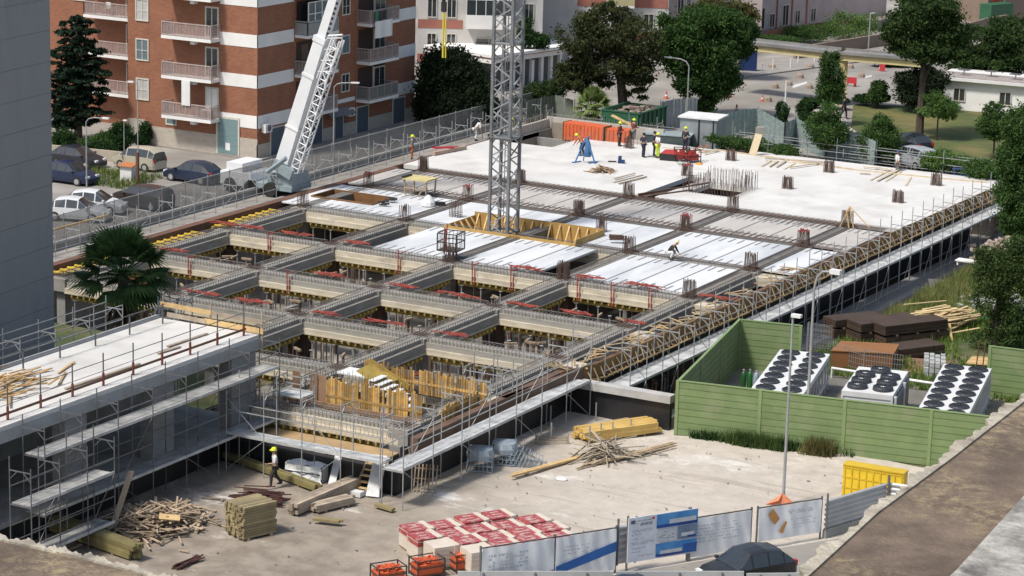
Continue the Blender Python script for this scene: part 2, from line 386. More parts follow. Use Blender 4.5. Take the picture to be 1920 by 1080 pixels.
# cantilever stubs and edge beam along the right
for r in range(4, 9):
    g = MB(); e = EX(YR[r])-.5
    g.box(XC[4]+.56, YR[r]-.6, -.84, e, YR[r]+.6, -.30); bp('beam', g, precast, label='short pale stub beam reaching the edge scaffold')
g = MB()
for r in range(2, 8):
    ya, yb = YR[r], YR[r+1]; g.prism([(EX(ya)-.42, ya), (EX(yb)-.42, yb), (EX(yb)-.12, yb), (EX(ya)-.12, ya)], -.95, -.12)
g.box(33.1, -73.3, -.95, 33.5, -58, -.12)
bp('edge_beam', g, woodbd)
g = MB()
for r in range(2, 8): g.box(XW-.05, YR[r+1]+.02, -1.0, XW+.55, YR[r], -.02)
g.box(XW-.05, YR[2], -1.0, XW+.12, 2.0, -.01)
bp('edge_beam', g, rustbeam, label='long rust brown edge beam on the street side')
# --- floor plates
def plates(x0, y0, x1, y1, m, n=3, holes=(), groove=True, dens=.62, dl=1.15):
    for i in range(n):
        a = x0+(x1-x0)*i/n; b = x0+(x1-x0)*(i+1)/n-.05; g = MB()
        slabcells(g, a, y0, b, y1, list(holes), -.16, -.055)
        if groove:
            k = int((b-a)/dens)
            for j in range(k):
                x = a+dens*(j+.5)
                for (p, q) in ((y0+.15, y0+.15+dl), (y1-.15-dl, y1-.15)):
                    o = rnd.uniform(-.12, .12)
                    if any(h[0]-.3 < x < h[2]+.3 and h[1]-.3 < (p+q)/2 < h[3]+.3 for h in holes): continue
                    g.box(x-.065, p+o, -.05, x+.065, q+o, -.043, 1)
            if not holes: g.box(b-.06, y0, -.052, b+.02, y1, -.046, 1)
        bp('floor_plate', g, [m, slot])
hole_b = (-1.2, -29.4, 3.6, -26.6)       # rust-lined opening
pit = (11.0, -32.7, 20.4, -28.7)         # crane pit
for k in range(4):
    plates(XC[k]+.5, YR[3]+.45, XC[k+1]-.5, YR[2]-.45, plateb, 3, dens=.5, dl=1.5)
plates(XW+.3, YR[3]+.45, XC[0]-.5, YR[2]-.45, plateb, 1, dens=.5); plates(XC[4]+.5, YR[3]+.45, EX(-20)-.3, YR[2]-.45, plateb, 1, dens=.5)
# second joint row inside rows 2-3
plates(XW+.3, YR[4]+.45, XC[1]-.5, YR[3]-.45, platew, 3, holes=[hole_b])
for k in range(1, 4): plates(XC[k]+.5, YR[4]+.45, XC[k+1]-.5, YR[3]-.45, platew, 3, holes=[pit] if k < 3 else [], groove=(k == 3))
plates(XC[4]+.5, YR[4]+.45, EX(-30)-.3, YR[3]-.45, platew, 1)
plates(XC[1]+2.6, YR[5]+.6, XC[2]-.45, YR[4]-.5, platew, 2)
plates(XC[2]+.45, YR[5]+.6, XC[3]-1.9, YR[4]-.5, platew, 3)
plates(XC[3]+.5, YR[5]+.6, XC[4]-.5, YR[4]-.5, platew, 4)
g = MB()   # reinforcement lattice seen over the beige plates
for k in range(4):
    x = XC[k]+.6
    while x < XC[k+1]-.6:
        g.bar((x, YR[3]+.2, .0), (x, YR[3]+1.5, .0), .03); g.bar((x, YR[2]-1.7, .0), (x, YR[2]+.9, .0), .03); x += .4
for yy in (YR[2]-.35, YR[2]-.1, YR[2]+.15, YR[2]+.4, YR[3]+.9, YR[3]-.2, YR[3]+.1):
    g.bar((XC[0]+.4, yy, .04), (XC[4]+2.6, yy, .04), .035)
for yy in (YR[4]-.2, YR[4]+.25): g.bar((20.6, yy, .03), (33, yy, .03), .03)
for k in range(1, 5):
    for s in (-.3, .3): g.bar((XC[k]+s, YR[5], .02), (XC[k]+s, YR[2], .02), .035)
bp('reinforcement', g, rebar)
# lining of the openings
def lining(h, m, z0=-.9, z1=.06, t=.08):
    g = MB(); g.box(h[0], h[1], z0, h[0]+t, h[3], z1); g.box(h[2]-t, h[1], z0, h[2], h[3], z1); g.box(h[0]+t, h[1], z0, h[2]-t, h[1]+t, z1-.003); g.box(h[0]+t, h[3]-t, z0, h[2]-t, h[3], z1-.003)
    g.box(h[0]+t, h[1]+t, z0-.05, h[2]-t, h[3]-t, z0+.02); bp('opening_lining', g, m, label='brown board lining of a slab opening')
lining(hole_b, woodb)
g = MB(); h = pit; z1 = .35
for a, b in (((h[0],h[1]),(h[2],h[1])), ((h[0],h[3]),(h[2],h[3])), ((h[0],h[1]),(h[0],h[3])), ((h[2],h[1]),(h[2],h[3]))):
    dy = (b[1] == a[1]); n = int((Vector(b)-Vector(a)).length/.5); sgn = 1 if (a[1] == h[1] and dy) or (a[0] == h[0] and not dy) else -1
    if dy: g.box(a[0], a[1], -1.0, b[0], a[1]+.06*sgn, z1 if sgn < 0 else .12)
    else: g.box(a[0], a[1]+.07, -1.0, a[0]+.06*sgn, b[1]-.07, z1 if sgn < 0 else .12)
g.box(h[0]+.1, h[1]+.1, -1.1, h[2]-.1, h[3]-.1, -1.0)
bp('opening_lining', g, mat('pit board', (.45,.29,.09), (.33,.20,.06), 1.2, .7), label='plywood sides of the tower crane pit')
g = MB()
for i in range(14):
    x = h[0]+.4+i*.66
    g.bar((x, h[3]-.9, -.98), (x-.04, h[3]-.1, .25), .09); g.bar((x, h[3]-1., -.97), (x, h[3]-.1, -.97), .09)
for i in range(5): y = h[1]+.5+i*.7; g.bar((h[0]+.9, y, -.98), (h[0]+.1, y, .1), .09)
bp('pit_brace', g, woodn)
# --- columns in the open part, with starters rising above the slab elsewhere
def col_below(x, y, brown=True):
    g = MB()
    if brown:
        g.box(x-.5, y-.4, ZB, x+.5, y+.4, -.87)
        for i in range(5): g.box(x-.50+i*.22, y-.45, ZB+.1, x-.43+i*.22, y-.40, -.9); g.box(x+.50, y-.38+i*.16, ZB+.1, x+.55, y-.32+i*.16, -.9)
        bp('column', g, woodbd)
    else:
        g.box(x-.3, y-.3, ZB, x+.3, y+.3, -.87); bp('column', g, concg)
for r in range(4, 10):
    for k in range(5):
        if r >= 8 and k < 2: continue
        col_below(XC[k], YR[r]+(.5 if r == 9 else 0), brown=((r+k) % 3 != 1))
def starter(x, y, h=.95, cap=None, n=11, sp=.8, r=.026):
    g = MB()
    sp *= .82; half = max(3, n//3); tops = []
    for s in (-1, 1):
        for i in range(half):
            for j in range(3):
                a = x+s*(sp/2-.24*i/(half-1)); b = y-.19+.19*j; l = rnd.uniform(-.015, .015); zt_ = h+rnd.uniform(-.12, .05)
                g.tube((a, b, -.08), (a-s*.05+l, b+l, zt_), r, 4); tops.append((a-s*.05+l, b+l, zt_))
    for z in (.1, .25): g.bar((x-sp/2-.02, y-.2, z), (x+sp/2+.02, y-.2, z), .02); g.bar((x-sp/2-.02, y+.2, z), (x+sp/2+.02, y+.2, z), .02)
    bp('column_starter', g, rebar)
    if cap:
        g = MB()
        for p_ in tops: g.cb((p_[0], p_[1], p_[2]-.02), (.055, .055, .10))
        bp('starter_cap', g, mat('cap red', (.30,.05,.05), None, 3, .6), label='red plastic caps on a starter bar cluster')
for (r, k, cap, n) in [(0,4,0,9),(0,3,0,9),(0,2,0,9),(0,1,0,9),(1,4,0,9),(1,3,0,9),(1,2,1,9),(2,4,0,13),(2,3,0,13),(2,2,0,13),(2,1,0,13),(2,0,0,13),(3,4,1,13),(3,3,1,11),(3,2,0,12),(3,1,1,9),(3,0,1,11),
                       (4,4,0,13),(4,3,0,11),(4,1,0,11),(4,0,0,11),(5,4,0,13),(5,3,0,13),(5,2,0,9)]:
    starter(XC[k], YR[r], .98 if r > 1 else .88, cap, n, .85 if k > 1 else .75)
starter(19.7, -27.8, 1.0, 0, 9, .7); starter(9.9, -29.3, 1.0, 0, 9, .9)
# ring of bars round the shaft, wall upstand with bars at the far left
g = MB(); x0, y0, x1, y1 = shaft
def barrow(g, p, q, n, h, z=0, r=.016):
    for i in range(n+1):
        t = i/n; x = p[0]+(q[0]-p[0])*t; y = p[1]+(q[1]-p[1])*t; k = rnd.uniform(-.06, .06); g.tube((x, y, z-.05), (x+k, y+k*.5, z+h*rnd.uniform(.85, 1.1)), r, 4)
for o in (0, .28):
    barrow(g, (x0-o, y0-o), (x1+o, y0-o), 16, 1.1); barrow(g, (x1+o, y0-o), (x1+o, y1+o), 15, 1.2); barrow(g, (x1+o, y1+o), (x0-o, y1+o), 16, 1.2); barrow(g, (x0-o, y1+o), (x0-o, y0-o), 15, .9)
bp('wall_reinforcement', g, rebar, label='ring of bars round the shaft opening')
g = MB(); barrow(g, (-1.1, -3.0), (-1.1, 4.3), 34, 1.2, .2); barrow(g, (-1.1, 4.4), (8.4, 4.6), 44, .7, .5); barrow(g, (3.1, 1.2), (8.2, 1.6), 22, .8); barrow(g, (3.1, -3.2), (3.1, 1.2), 10, .6)
bp('wall_reinforcement', g, mat('pale bars', (.30,.26,.22), None, 3, .8), label='pale wall bars at the far corner')
g = MB(); g.box(-1.5, 4.25, -.3, 8.6, 4.5, .85); g.box(-1.5, -3.0, -.3, -1.25, 4.25, .7); g.box(3.15, 1.9, 0, 8.3, 2.1, .28)
bp('upstand_wall', g, mat('shutter pale', (.50,.46,.41), (.42,.38,.34), 1.1, .85, stretch=(3,3,1)))
# --- basement perimeter walls and black membrane
g = MB(); g.box(XW, YR[9]-1.2, ZB, XW+.3, 2, -1.0); g.box(XW+.3, 1.7, ZB, 33.2, 2, -.35); bp('basement_wall', g, concg)
g = MB(); g.box(32.9, -74.4, ZB, 33.2, -58, -1.0); bp('basement_wall', g, concg)
g = MB(); g.box(18, -74.8, ZB, 33.4, -74.4, -1.3); g.box(33.2, -74.4, ZB, 33.45, -58.2, -1.0); g.box(33.45, -58.4, ZB, 39.2, -58.1, -1.0)
bp('waterproofing', g, black)
g = MB(); g.prism([(33.4,-58.6),(39.3,-58.6),(39.3,-58.0),(33.4,-58.0)], -1.0, -.62)
bp('ground_beam', g, mat('pale ground beam', (.45,.44,.42), (.35,.34,.33), 1., .85))
# interior walls glimpsed between the props
for x, y, sx, sy in [(4,-45,3,.3),(12,-53,.3,4),(20,-45.5,2.5,.3),(27,-61,.3,3),(20,-61,3,.3),(12,-37,3,.3),(27.5,-45,2.4,.3),(19,-53,2.8,.3),(28,-53.4,2.8,.3)]: g = MB(); g.box(x-sx/2, y-sy/2, ZB, x+sx/2, y+sy/2, -1.25); bp('core_wall', g, concg)
# --- stair core shuttering in the near bay
def boards(g, p, q, z0, z1, wd=.13, jit=.13, th=.05):
    p, q = Vector(p), Vector(q); n = int((q-p).length/wd)
    for i in range(n):
        if rnd.random() < .10: continue
        a = p.lerp(q, (i+.06)/n); b = p.lerp(q, (i+.94)/n); top = z1+rnd.uniform(-jit, jit)
        g.bar((a.x, a.y, (z0+top)/2), (b.x, b.y, (z0+top)/2), th, top-z0)
corewood = mat('orange core boards', (.52,.31,.08), (.29,.17,.06), 2.6, .75, isl=.5, c3=(.32,.27,.19), sc3=2.2)
for p_, q_, a_, b_, l_ in (((26.6,-70.4),(32.0,-70.4),-.35,1.05,'front'),((26.0,-66.0),(33.0,-66.0),-.35,.85,'rear'),((32.7,-70),(32.7,-66.2),-.4,.4,'end')):
    g = MB(); boards(g, p_, q_, a_, b_); g.bar(p_+(.2,), q_+(.2,), .09, .12); bp('stair_core_shutter', g, corewood, label='orange upright boards on the %s of the stair core' % l_)
g = MB(); boards(g, (24.4, -70.0), (26.6, -70.3), -.5, 1.0, .5, .1); g.box(24.3, -70.7, -.38, 32.2, -70.6, -.1)
for i in range(7): x = 24.5+i*.35; g.bar((x, -69.6, -.3), (x+.5, -70.2, .9), .05)
bp('stair_core_shutter', g, mat('greyed board', (.24,.15,.09), (.17,.10,.06), 2, .8, isl=.3), label='greyed board shutter left of the stair core')
g = MB(); barrow(g, (26.4, -69.6), (32.3, -69.6), 34, 1.3, 0, .012); barrow(g, (26.4, -66.9), (32.3, -66.9), 34, 1.3, 0, .012); barrow(g, (24.5, -69.0), (26.4, -69.4), 10, 1.0, 0, .012)
bp('wall_reinforcement', g, rebar, label='wall bars standing inside the stair core')
g = MB()
for i in range(7): g.box(28.0+i*.32, -68.8, .75-i*.17, 28.34+i*.32, -67.6, .79-i*.17); g.box(28.0+i*.32, -68.8, .60-i*.17, 28.04+i*.32, -67.6, .75-i*.17)
g.box(25.6, -67.9, .55, 27.6, -66.7, .62)
bp('stair_flight', g, white)
g = MB(); g.add([(27.0,-66.9,1.1),(28.6,-66.9,.5),(28.6,-68.7,.5),(27.2,-68.7,1.1)], [(0,1,2,3)]); g.bar((26.9,-67.0,1.2),(29.2,-67.0,.2),.06,.3)
for i in range(8): g.bar((27+i*.25,-66.95,1.15-i*.1),(27.1+i*.25,-67.3,.7-i*.1),.05)
bp('stair_formwork', g, woody)
# deck of shuttering under the front beams
g = MB(); g.box(24.3, -74.0, -1.22, 32.2, -72.6, -1.14); bp('soffit_shutter', g, mat('raw soffit board', (.42,.29,.15), (.33,.22,.11), 1, .8))
g = MB(); barrow(g, (24.6, -72.9), (31.8, -72.9), 30, .35, -.5, .012); bp('wall_reinforcement', g, rebarg, label='short bars along the front beam')

# ================================================================ yellow shuttering beams and props (loose gear)
def joist_row(p, q, label, z=-.93, n=None, ln=1.15, side=1):
    """a runner carrying short cross joists below a beam"""
    p, q = Vector(p), Vector(q); d = (q-p); L_ = d.length; d.normalize(); nn = Vector((-d.y, d.x, 0))
    t = thing('shuttering_beam', label, 'timber beam', ((p.x+q.x)/2, (p.y+q.y)/2, z-.4), 0, 'yellow shuttering beams under the concrete beams')
    g = MB(); k = int(L_/.42)
    for i in range(k):
        c = p+d*(i+.5)*L_/k; g.bar(c-nn*ln/2+Vector((0, 0, z-.08)), c+nn*ln/2+Vector((0, 0, z-.08)), .09, .12)
    mk('cross_joist', g, woody, t, world=True)
    g = MB()
    for s in (-.30, .30):
        a = p+nn*s*ln+Vector((0, 0, z-.24)); b = q+nn*s*ln+Vector((0, 0, z-.24)); g.bar(a, b, .08, .18)
    mk('runner', g, woody, t, world=True); return t
def prop_proto():
    t = thing('shoring_prop', 'grey steel shoring prop under the beam grid', 'prop', (0, 0, ZB), 0, 'shoring props in the basement')
    g = MB(); g.tube((0, 0, .02), (0, 0, 2.0), .055, 6); g.box(-.07, -.07, 0, .07, .07, .015); mk('outer_tube', g, mat('prop grey', (.33,.31,.27), (.22,.17,.13), .9, .7), t)
    g = MB(); g.tube((0, 0, 2.0), (0, 0, 3.62), .038, 6); g.box(-.09, -.09, 3.62, .09, .09, 3.65); g.tube((-.12, 0, 1.98), (.12, 0, 1.98), .02, 4); mk('inner_tube', g, steel, t)
    return t
PROP = prop_proto(); nprop = 0
def prop(x, y, lab='grey steel shoring prop under the beam grid'):
    global nprop
    if nprop > 285: return
    if nprop == 0: PROP.location = (x, y, ZB)
    else: dup(PROP, (x, y, ZB), rnd.uniform(0, 3), label='grey steel prop in the pit, %s bay from the street, %s row from the crane' % (ORD[max(0, min(3, int((x+.3)/8)))], ORD[max(0, min(5, int((-y-32)/8.2)))]))
    nprop += 1
names_r = {4: 'fourth', 5: 'third', 6: 'second', 7: 'first'}
for r in range(4, 10):
    for k in range(4):
        if (r == 8 and k < 2) or (r == 9 and k < 3) : continue
        y = YR[r]+(1.1 if r == 9 else 0)
        if r == 4 and k > 0: continue
        xa, xb = XC[k]+.9, XC[k+1]-.9
        if r == 9: xa = 24.6
        joist_row((xa, y, 0), (xb, y, 0), 'yellow joists under cross beam, %s bay from street, %s row from crane' % (ORD[k], ORD[r-4]), ln=1.5)
        for i in range(5 if r < 8 else 6):
            x = xa+.3+i*(xb-xa-.6)/(4 if r < 8 else 5)
            prop(x, y-.55)
            if i % 2 == 0: prop(x+.2, y+.55)
for k in range(5):
    for r in range(4, 9):
        if (r >= 7 and k < 2) or (r == 4 and k in (2, 3, 4)): continue
        if r == 8 and k < 3: continue
        ya, yb = YR[r+1]+1.0, YR[r]-1.0
        joist_row((XC[k], ya, 0), (XC[k], yb, 0), 'yellow joists under long beam, %s line from street, %s bay from crane' % (ORD[k], ORD[r-4]), ln=1.6)
        for i in range(4): prop(XC[k]+.5, ya+.4+i*(yb-ya-.8)/3)
# scattered props in the middle of bays (old brown timber ones read darker)
for (x, y) in [(XC[k]+2.2+2*i, YR[r]-2.2) for k in range(4) for r in (5, 6, 7) for i in range(3) if not (r == 7 and k < 2)]: prop(x, y)
tp = thing('timber_prop', 'rough brown timber prop standing in the pit', 'prop', (0, 0, ZB), 0, 'brown timber props in the basement')
g = MB(); g.bar((0,0,0),(0,0,3.7),.13); mk('post', g, woodbd, tp); g = MB(); g.bar((-.35,0,3.72),(.35,0,3.72),.12); mk('head_board', g, woodo, tp)
tn = 0
for r in (4, 5, 6, 7):
    for k in range(4):
        if r == 7 and k < 2: continue
        for i in range(9):
            x, y = XC[k]+rnd.uniform(1.2, 7), YR[r+1]+rnd.uniform(1.2, 6.4)
            if tn == 0: tp.location = (x, y, ZB)
            else: dup(tp, (x, y, ZB), rnd.uniform(0, 3), label='brown timber prop in the pit, %s bay from the street, %s row from the crane' % (ORD[k], ORD[r-4]))
            tn += 1
# red edge clips and red bundles on the beams
def clip(x, y, lab):
    t = MB(); t.bar((x, y-.70, -1.05), (x, y-.70, .35), .05, .05); t.bar((x+.16, y-.70, -1.05), (x+.16, y-.70, -.1), .05, .05); t.bar((x, y-.68, .1), (x, y+.1, .1), .05); t.bar((x, y-.70, -1.03), (x+.16, y-.70, -1.03), .05)
    mk('beam_clamp', t, red, label=lab, cat='clamp', group='red beam clamps')
for r, k, xs in [(5, 1, (5.2,)), (5, 2, (2.0, 4.6)), (5, 3, (1.3, 3.5, 5.9)), (5, 0, (3.6,)), (6, 0, (3.5,)), (6, 1, (2.7,))]:
    for i, x in enumerate(xs): clip(XC[k]+x, YR[r], 'red upright beam clamp, %s in the %s bay of the %s beam row' % (ORD[i], ORD[k], 'rear' if r == 5 else 'middle'))
def bundle(x, y, ln, n, lab):
    g = MB(); rr = random.Random(int(x*31+y*17))
    for i in range(n*3):
        o = rr.uniform(-.22, .22); a = rr.uniform(-.16, .16); c = x+rr.uniform(-.55, .55)*ln; l2 = rr.uniform(.3, .9)
        g.bar((c-l2/2, y+o-a, .06+rr.uniform(0, .13)), (c+l2/2, y+o+a, .06+rr.uniform(0, .13)), .042, .035)
    mk('clamp_pile', g, red, label=lab, cat='clamp pile', group='piles of red clamps on the beams')
cnt = 0
for r in (5, 6, 7, 8):
    for k in range(4):
        if (r == 8 and k < 2): continue
        for j, (fx, ln) in enumerate(((.18, 1.5), (.62, 2.0))):
            if (r+k+j) % 4 == 3: continue
            bundle(XC[k]+fx*8, YR[r]+.55, ln*rnd.uniform(.7, 1.2), 9, 'red clamps lying on the %s beam row, %s bay from street, %s half' % ({5:'rearmost open',6:'second open',7:'third open',8:'front'}[r], ORD[k], 'nearer' if j else 'farther'))
bundle(XC[4]+1.6, YR[5]+.3, 1.7, 9, 'pile of red clamps on the stub beam beside the brown edge board')
bundle(XC[4]+.3, YR[6]+.5, .7, 12, 'bright orange red bag of clamps at the corner of the grid by the edge scaffold')
bundle(XW+1.2, YR[6]+.2, 1.4, 9, 'tangle of red clamps behind the palm by the rust brown edge beam')
bundle(XW+2.0, YR[5]+.5, 1.6, 9, 'pile of red clamps on the rust beam side, behind the open bay')
# yellow joists leaning over the street edge bays
for i, r in enumerate((4, 5, 6)):
    g = MB(); y1, y0 = YR[r]-.9, YR[r+1]+.9; n = 9
    for j in range(n):
        y = y0+(y1-y0)*(j+.5)/n; g.bar((XW+.7, y, -.30), (XC[0]-.75, y, -.30), .12, .1)
    g.bar((XW+.75, y0, -.42), (XW+.75, y1, -.42), .1, .18); g.bar((XC[0]-.8, y0, -.42), (XC[0]-.8, y1, -.42), .1, .18)
    mk('shuttering_beam', g, mat('bright shuttering', (.66,.48,.06), (.50,.34,.05), 1.6, .7, isl=.15), label='bright yellow joist ladder beside rust edge beam, %s from the mobile crane' % ORD[i], cat='timber beam', group='yellow joist ladders at the street edge')
# ================================================================ LEFT WING
W = thing('building_wing', 'low unfinished concrete wing with bright white roof slab and grey piers', 'building', (21, -84, ZY))
def wp(name, mb, m, **kw): return mk(name, mb, m, W, world=True, **kw)
g = MB(); g.box(18, -96, 2.55, 24, -72.3, 3.2); wp('roof_slab', g, [slabw]); 
g = MB(); g.box(18, -96, 3.2, 18.22, -72.3, 3.34); g.box(24.0, -96, 2.5, 24.06, -72.2, 3.05); wp('slab_edge', g, mat('edge strip', (.33,.34,.35), None, 2, .8))
blockm = mat('grey blockwork', (.27,.275,.28), (.20,.205,.21), .9, .9, stretch=(1,1,5))
for a, b in ((-74.4,-72.4),(-80.55,-78.95),(-86.8,-85.3),(-93.5,-91.4)):
    g = MB(); g.box(23.2, a, -1.0, 23.9, b, 2.55); wp('pier', g, blockm)
g = MB(); g.box(18, -96, -1.25, 23.95, -72.3, -1.0); wp('floor_slab', g, concg)
g = MB(); g.box(18, -96, -1.0, 18.2, -80, 2.55); g.box(18, -80, -1, 18.2, -72.3, .3); wp('rear_wall', g, concg)
g = MB(); g.box(18, -96, -2.4, 23.75, -72.4, -1.25); wp('waterproofing', g, black)
g = MB()
for y in (-75.5,-77,-82,-83.5,-88,-90): g.tube((21, y, -1), (21, y, 2.55), .05); g.box(20.4, y-.6, 2.2, 22.6, y+.6, 2.3)
wp('shoring_frame', g, steeld)
g = MB()
for i in range(6): g.bar((19.2, -77.8+i*.4, 2.42), (22.8, -77.8+i*.4, 2.42), .1, .12)
wp('yellow_joists', g, woody)
# guard posts and rails on the wing roof
g = None
RS = thing('roof_guardrail', 'rusty post and rail guard along the white wing roof', 'guardrail', (23.4, -84, 3.2))
for i in range(11):
    y = -72.9-i*2.15; 
    g = MB(); g.box(23.53, y-.025, 3.2, 23.57, y+.025, 4.7); g.box(23.51, y-.04, 3.2, 23.59, y+.04, 3.8, 1); mk('post', g, [steeld, mat('red oxide', (.17,.04,.03), None, 3, .6)], RS, world=True)
g = MB(); g.bar((23.49,-96,4.3),(23.49,-72.9,4.3),.022,.03); g.bar((23.49,-96,3.85),(23.49,-72.9,3.85),.02); mk('rail', g, steeld, RS, world=True)
g = MB(); g.bar((23.46,-95,3.45),(23.46,-72.6,3.47),.04,.11); mk('toe_board', g, rustbeam, RS, world=True)
RS = thing('roof_guardrail', 'grey post guard with thin rails along the far edge of the wing roof', 'guardrail', (18.4, -84, 3.2))
for i in range(9):
    y = -73.2-i*2.6; g = MB(); g.box(19.0, y-.03, 3.2, 19.06, y+.03, 4.2); mk('post', g, steeld, RS, world=True)
g = MB(); g.bar((19.03,-96,4.15),(19.03,-73,4.15),.03); g.bar((19.03,-96,3.7),(19.03,-73,3.7),.03); mk('rail', g, steeld, RS, world=True)
g = MB(); g.bar((18.2,-72.25,3.9),(21.2,-72.25,3.85),.05,.22,0); g.bar((21.1,-72.22,3.84),(24.2,-72.22,3.8),.05,.2,1); g.bar((18.6,-72.25,3.42),(20.9,-72.25,3.38),.05,.22,1); g.bar((20.8,-72.22,3.4),(24.2,-72.22,3.35),.05,.26,0)
for x in (18.3, 21.1, 24.1): g.box(x-.03, -72.19, 2.6, x+.03, -72.13, 4.3, 1)
mk('plank_guard', g, [woodn, woodg], label='yellow planks fixed as a guard across the end of the white wing roof', cat='guardrail')
g = MB(); rr = random.Random(3)
for i in range(46):
    x, y = 20.5+rr.gauss(0, 1.1), -86.5+rr.gauss(0, 1.7); a = 1.3+rr.gauss(0, .5); l = rr.uniform(.6, 2.2); dx, dy = math.cos(a)*l/2, math.sin(a)*l/2
    z = 3.24+rr.uniform(0, .22); g.bar((x-dx, y-dy, z), (x+dx, y+dy, z+rr.uniform(-.05, .12)), .1, .04)
mk('timber_scatter', g, mat('bright offcuts', (.48,.31,.14), (.34,.22,.10), 2, .8, isl=.3), label='scatter of timber offcuts on the white wing roof', cat='timber pile')
for i, (x, y, l) in enumerate(((22.6,-82.5,5.2),(22.3,-77.2,1.6),(21.9,-75.2,3.0))):
    g = MB(); g.bar((x, y-l/2, 3.26), (x+.1, y+l/2, 3.26), .16, .05); mk('plank', g, woodg, label='%s grey plank lying on the white wing roof' % ('long', 'short', 'middle length')[i], cat='plank')
# ================================================================ SCAFFOLDING
def scaffold(label, p0, p1, wv, zb, ztop, decks, sp=2.0, braces=True, tube=.028, rails=(), m=None, offs=None, headers=True, group='scaffold runs', dm=None):
    m = m or steel; p0, p1, wv = Vector(p0+(0,)), Vector(p1+(0,)), Vector(wv+(0,)); n = max(1, round((p1-p0).length/sp))
    c = (p0+p1)/2; zmin = min(zb) if isinstance(zb, tuple) else zb
    t = thing('scaffold', label, 'scaffold', (c.x, c.y, zmin), 0, group)
    def Z(i): return zb[0]+(zb[1]-zb[0])*i/n if isinstance(zb, tuple) else zb
    for i in range(n+1):
        p = p0.lerp(p1, i/n); g = MB(); q = p+wv; zz = Z(i); zt = ztop+rnd.uniform(-.12, .12)
        g.tube(p+Vector((0,0,zz)), p+Vector((0,0,zt)), tube, 5); g.tube(q+Vector((0,0,zz)), q+Vector((0,0,zt-.35)), tube, 5)
        lv = list(decks)+([zt-.5] if headers else [])
        for z in lv: g.bar(p+Vector((0,0,z-.06)), q+Vector((0,0,z-.06)), .045)
        if headers:
            for a, b in ((p, q), (q, p)): g.bar(a+Vector((0,0,zt-.95)), a.lerp(b, .38)+Vector((0,0,zt-.56)), .03)
        mk('frame', g, m, t, world=True)
    for z in decks:
        g = MB(); d = (p1-p0).normalized(); wn = wv.normalized(); W_ = wv.length
        for i in range(n):
            a = p0.lerp(p1, i/n)+wn*.06; b = p0.lerp(p1, (i+1)/n)+wn*.06; nb = 3
            for j in range(nb):
                o = wn*((j+.5)*(W_-.1)/nb); g.bar(a+o+Vector((0,0,z+rnd.uniform(-.01,.01))), b+o-d*.03+Vector((0,0,z)), (W_-.1)/nb-.02, .05)
        mk('platform', g, dm or deckm, t, world=True)
        g = MB(); g.bar(p0+wv+Vector((0,0,z+.06)), p1+wv+Vector((0,0,z+.06)), .03, .13); mk('toe_board', g, deckm, t, world=True)
    g = MB()
    for z in rails: g.bar(p0+Vector((0,0,z)), p1+Vector((0,0,z)), .04); g.bar(p0+wv+Vector((0,0,z)), p1+wv+Vector((0,0,z)), .04)
    if rails: mk('guardrail', g, m, t, world=True)
    if braces:
        g = MB(); lv = [zmin+.1]+list(decks)+([ztop-1.0] if len(decks) < 2 else [])
        for i in range(n):
            if i % 2 == 0:
                for j in range(len(lv)-1):
                    a = p0.lerp(p1, i/n)+wv; b = p0.lerp(p1, (i+1)/n)+wv; z0, z1 = (lv[j], lv[j+1]) if j % 2 == 0 else (lv[j+1], lv[j])
                    g.bar(a+Vector((0,0,z0)), b+Vector((0,0,z1)), .024)
        mk('brace', g, m, t, world=True)
    return t
# long right-hand side: upper walkway and lower ledge
scaffold('long grey scaffold walkway along the deep side of the podium', (EX(-56.5)+.25, -56.5), (EX(6)+.25, 6.0), (1.45, 0), -4.0, 1.25, (-1.15,), sp=1.85, rails=(-.5, -3.0))
g = MB(); g.prism([(EX(-57.5)+.15,-57.5),(36.7,-57.5),(37.6,8),(EX(8)+.15,8)], -4.35, -3.5)
mk('ledge', g, mat('grey ledge', (.34,.34,.335), (.24,.24,.24), .5, .9, bump=.1, stretch=(3,.3,1)), kind='structure')
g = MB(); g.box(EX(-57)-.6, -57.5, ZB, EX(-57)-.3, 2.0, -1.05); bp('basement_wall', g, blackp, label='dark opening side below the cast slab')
# near corner: tall poles down to the yard
scaffold('tall pole scaffold with pale steel walkway at the near long edge', (33.75, -58.6), (33.75, -76.8), (1.1, 0), ZY, 2.3, (-.55,), sp=2.55, rails=(.45,))
scaffold('pole scaffold with grey decks across the front face by the near corner', (24.9, -75.2), (33.3, -75.2), (0, -1.05), ZY, 2.2, (-.60,), sp=1.9, rails=(.6,))
scaffold('scaffold tower of wing facade with two long steel decks', (24.25, -72.6), (24.25, -90.0), (1.15, 0), ZY, 3.6, (-.7, 1.85), sp=2.5, rails=(2.6, .6), m=steeld, dm=mat('shade-toned deck', (.30,.30,.295), (.19,.19,.185), 1.4, .8, c3=(.38,.37,.35), sc3=.9))  # darker deck colour stands in for the shade beside the wing
scaffold('short dark scaffold bay with ledgers at the near end of the wing', (25.6, -87.0), (25.6, -92.5), (1.1, 0), ZY, 2.6, (-1.6, .6), sp=1.8, rails=(1.3, -.4, -1.1), m=steeld, dm=mat('shade-toned deck', (.3,.3,.3)))  # same deck colour with the wing's shade put in
scaffold('thin scaffold behind the white wing roof in front of the grey tower', (16.4, -74.2), (16.4, -92), (1.0, 0), -1.0, 4.4, (), sp=2.6, rails=(3.4, 4.1), m=steel)
scaffold('greenish scaffold bays wrapped round the palm trunk', (13.6, -66.0), (17.0, -71.6), (1.0, .4), ZY, 2.7, (), sp=1.5, rails=(1.8, .8, 2.3), m=steel)
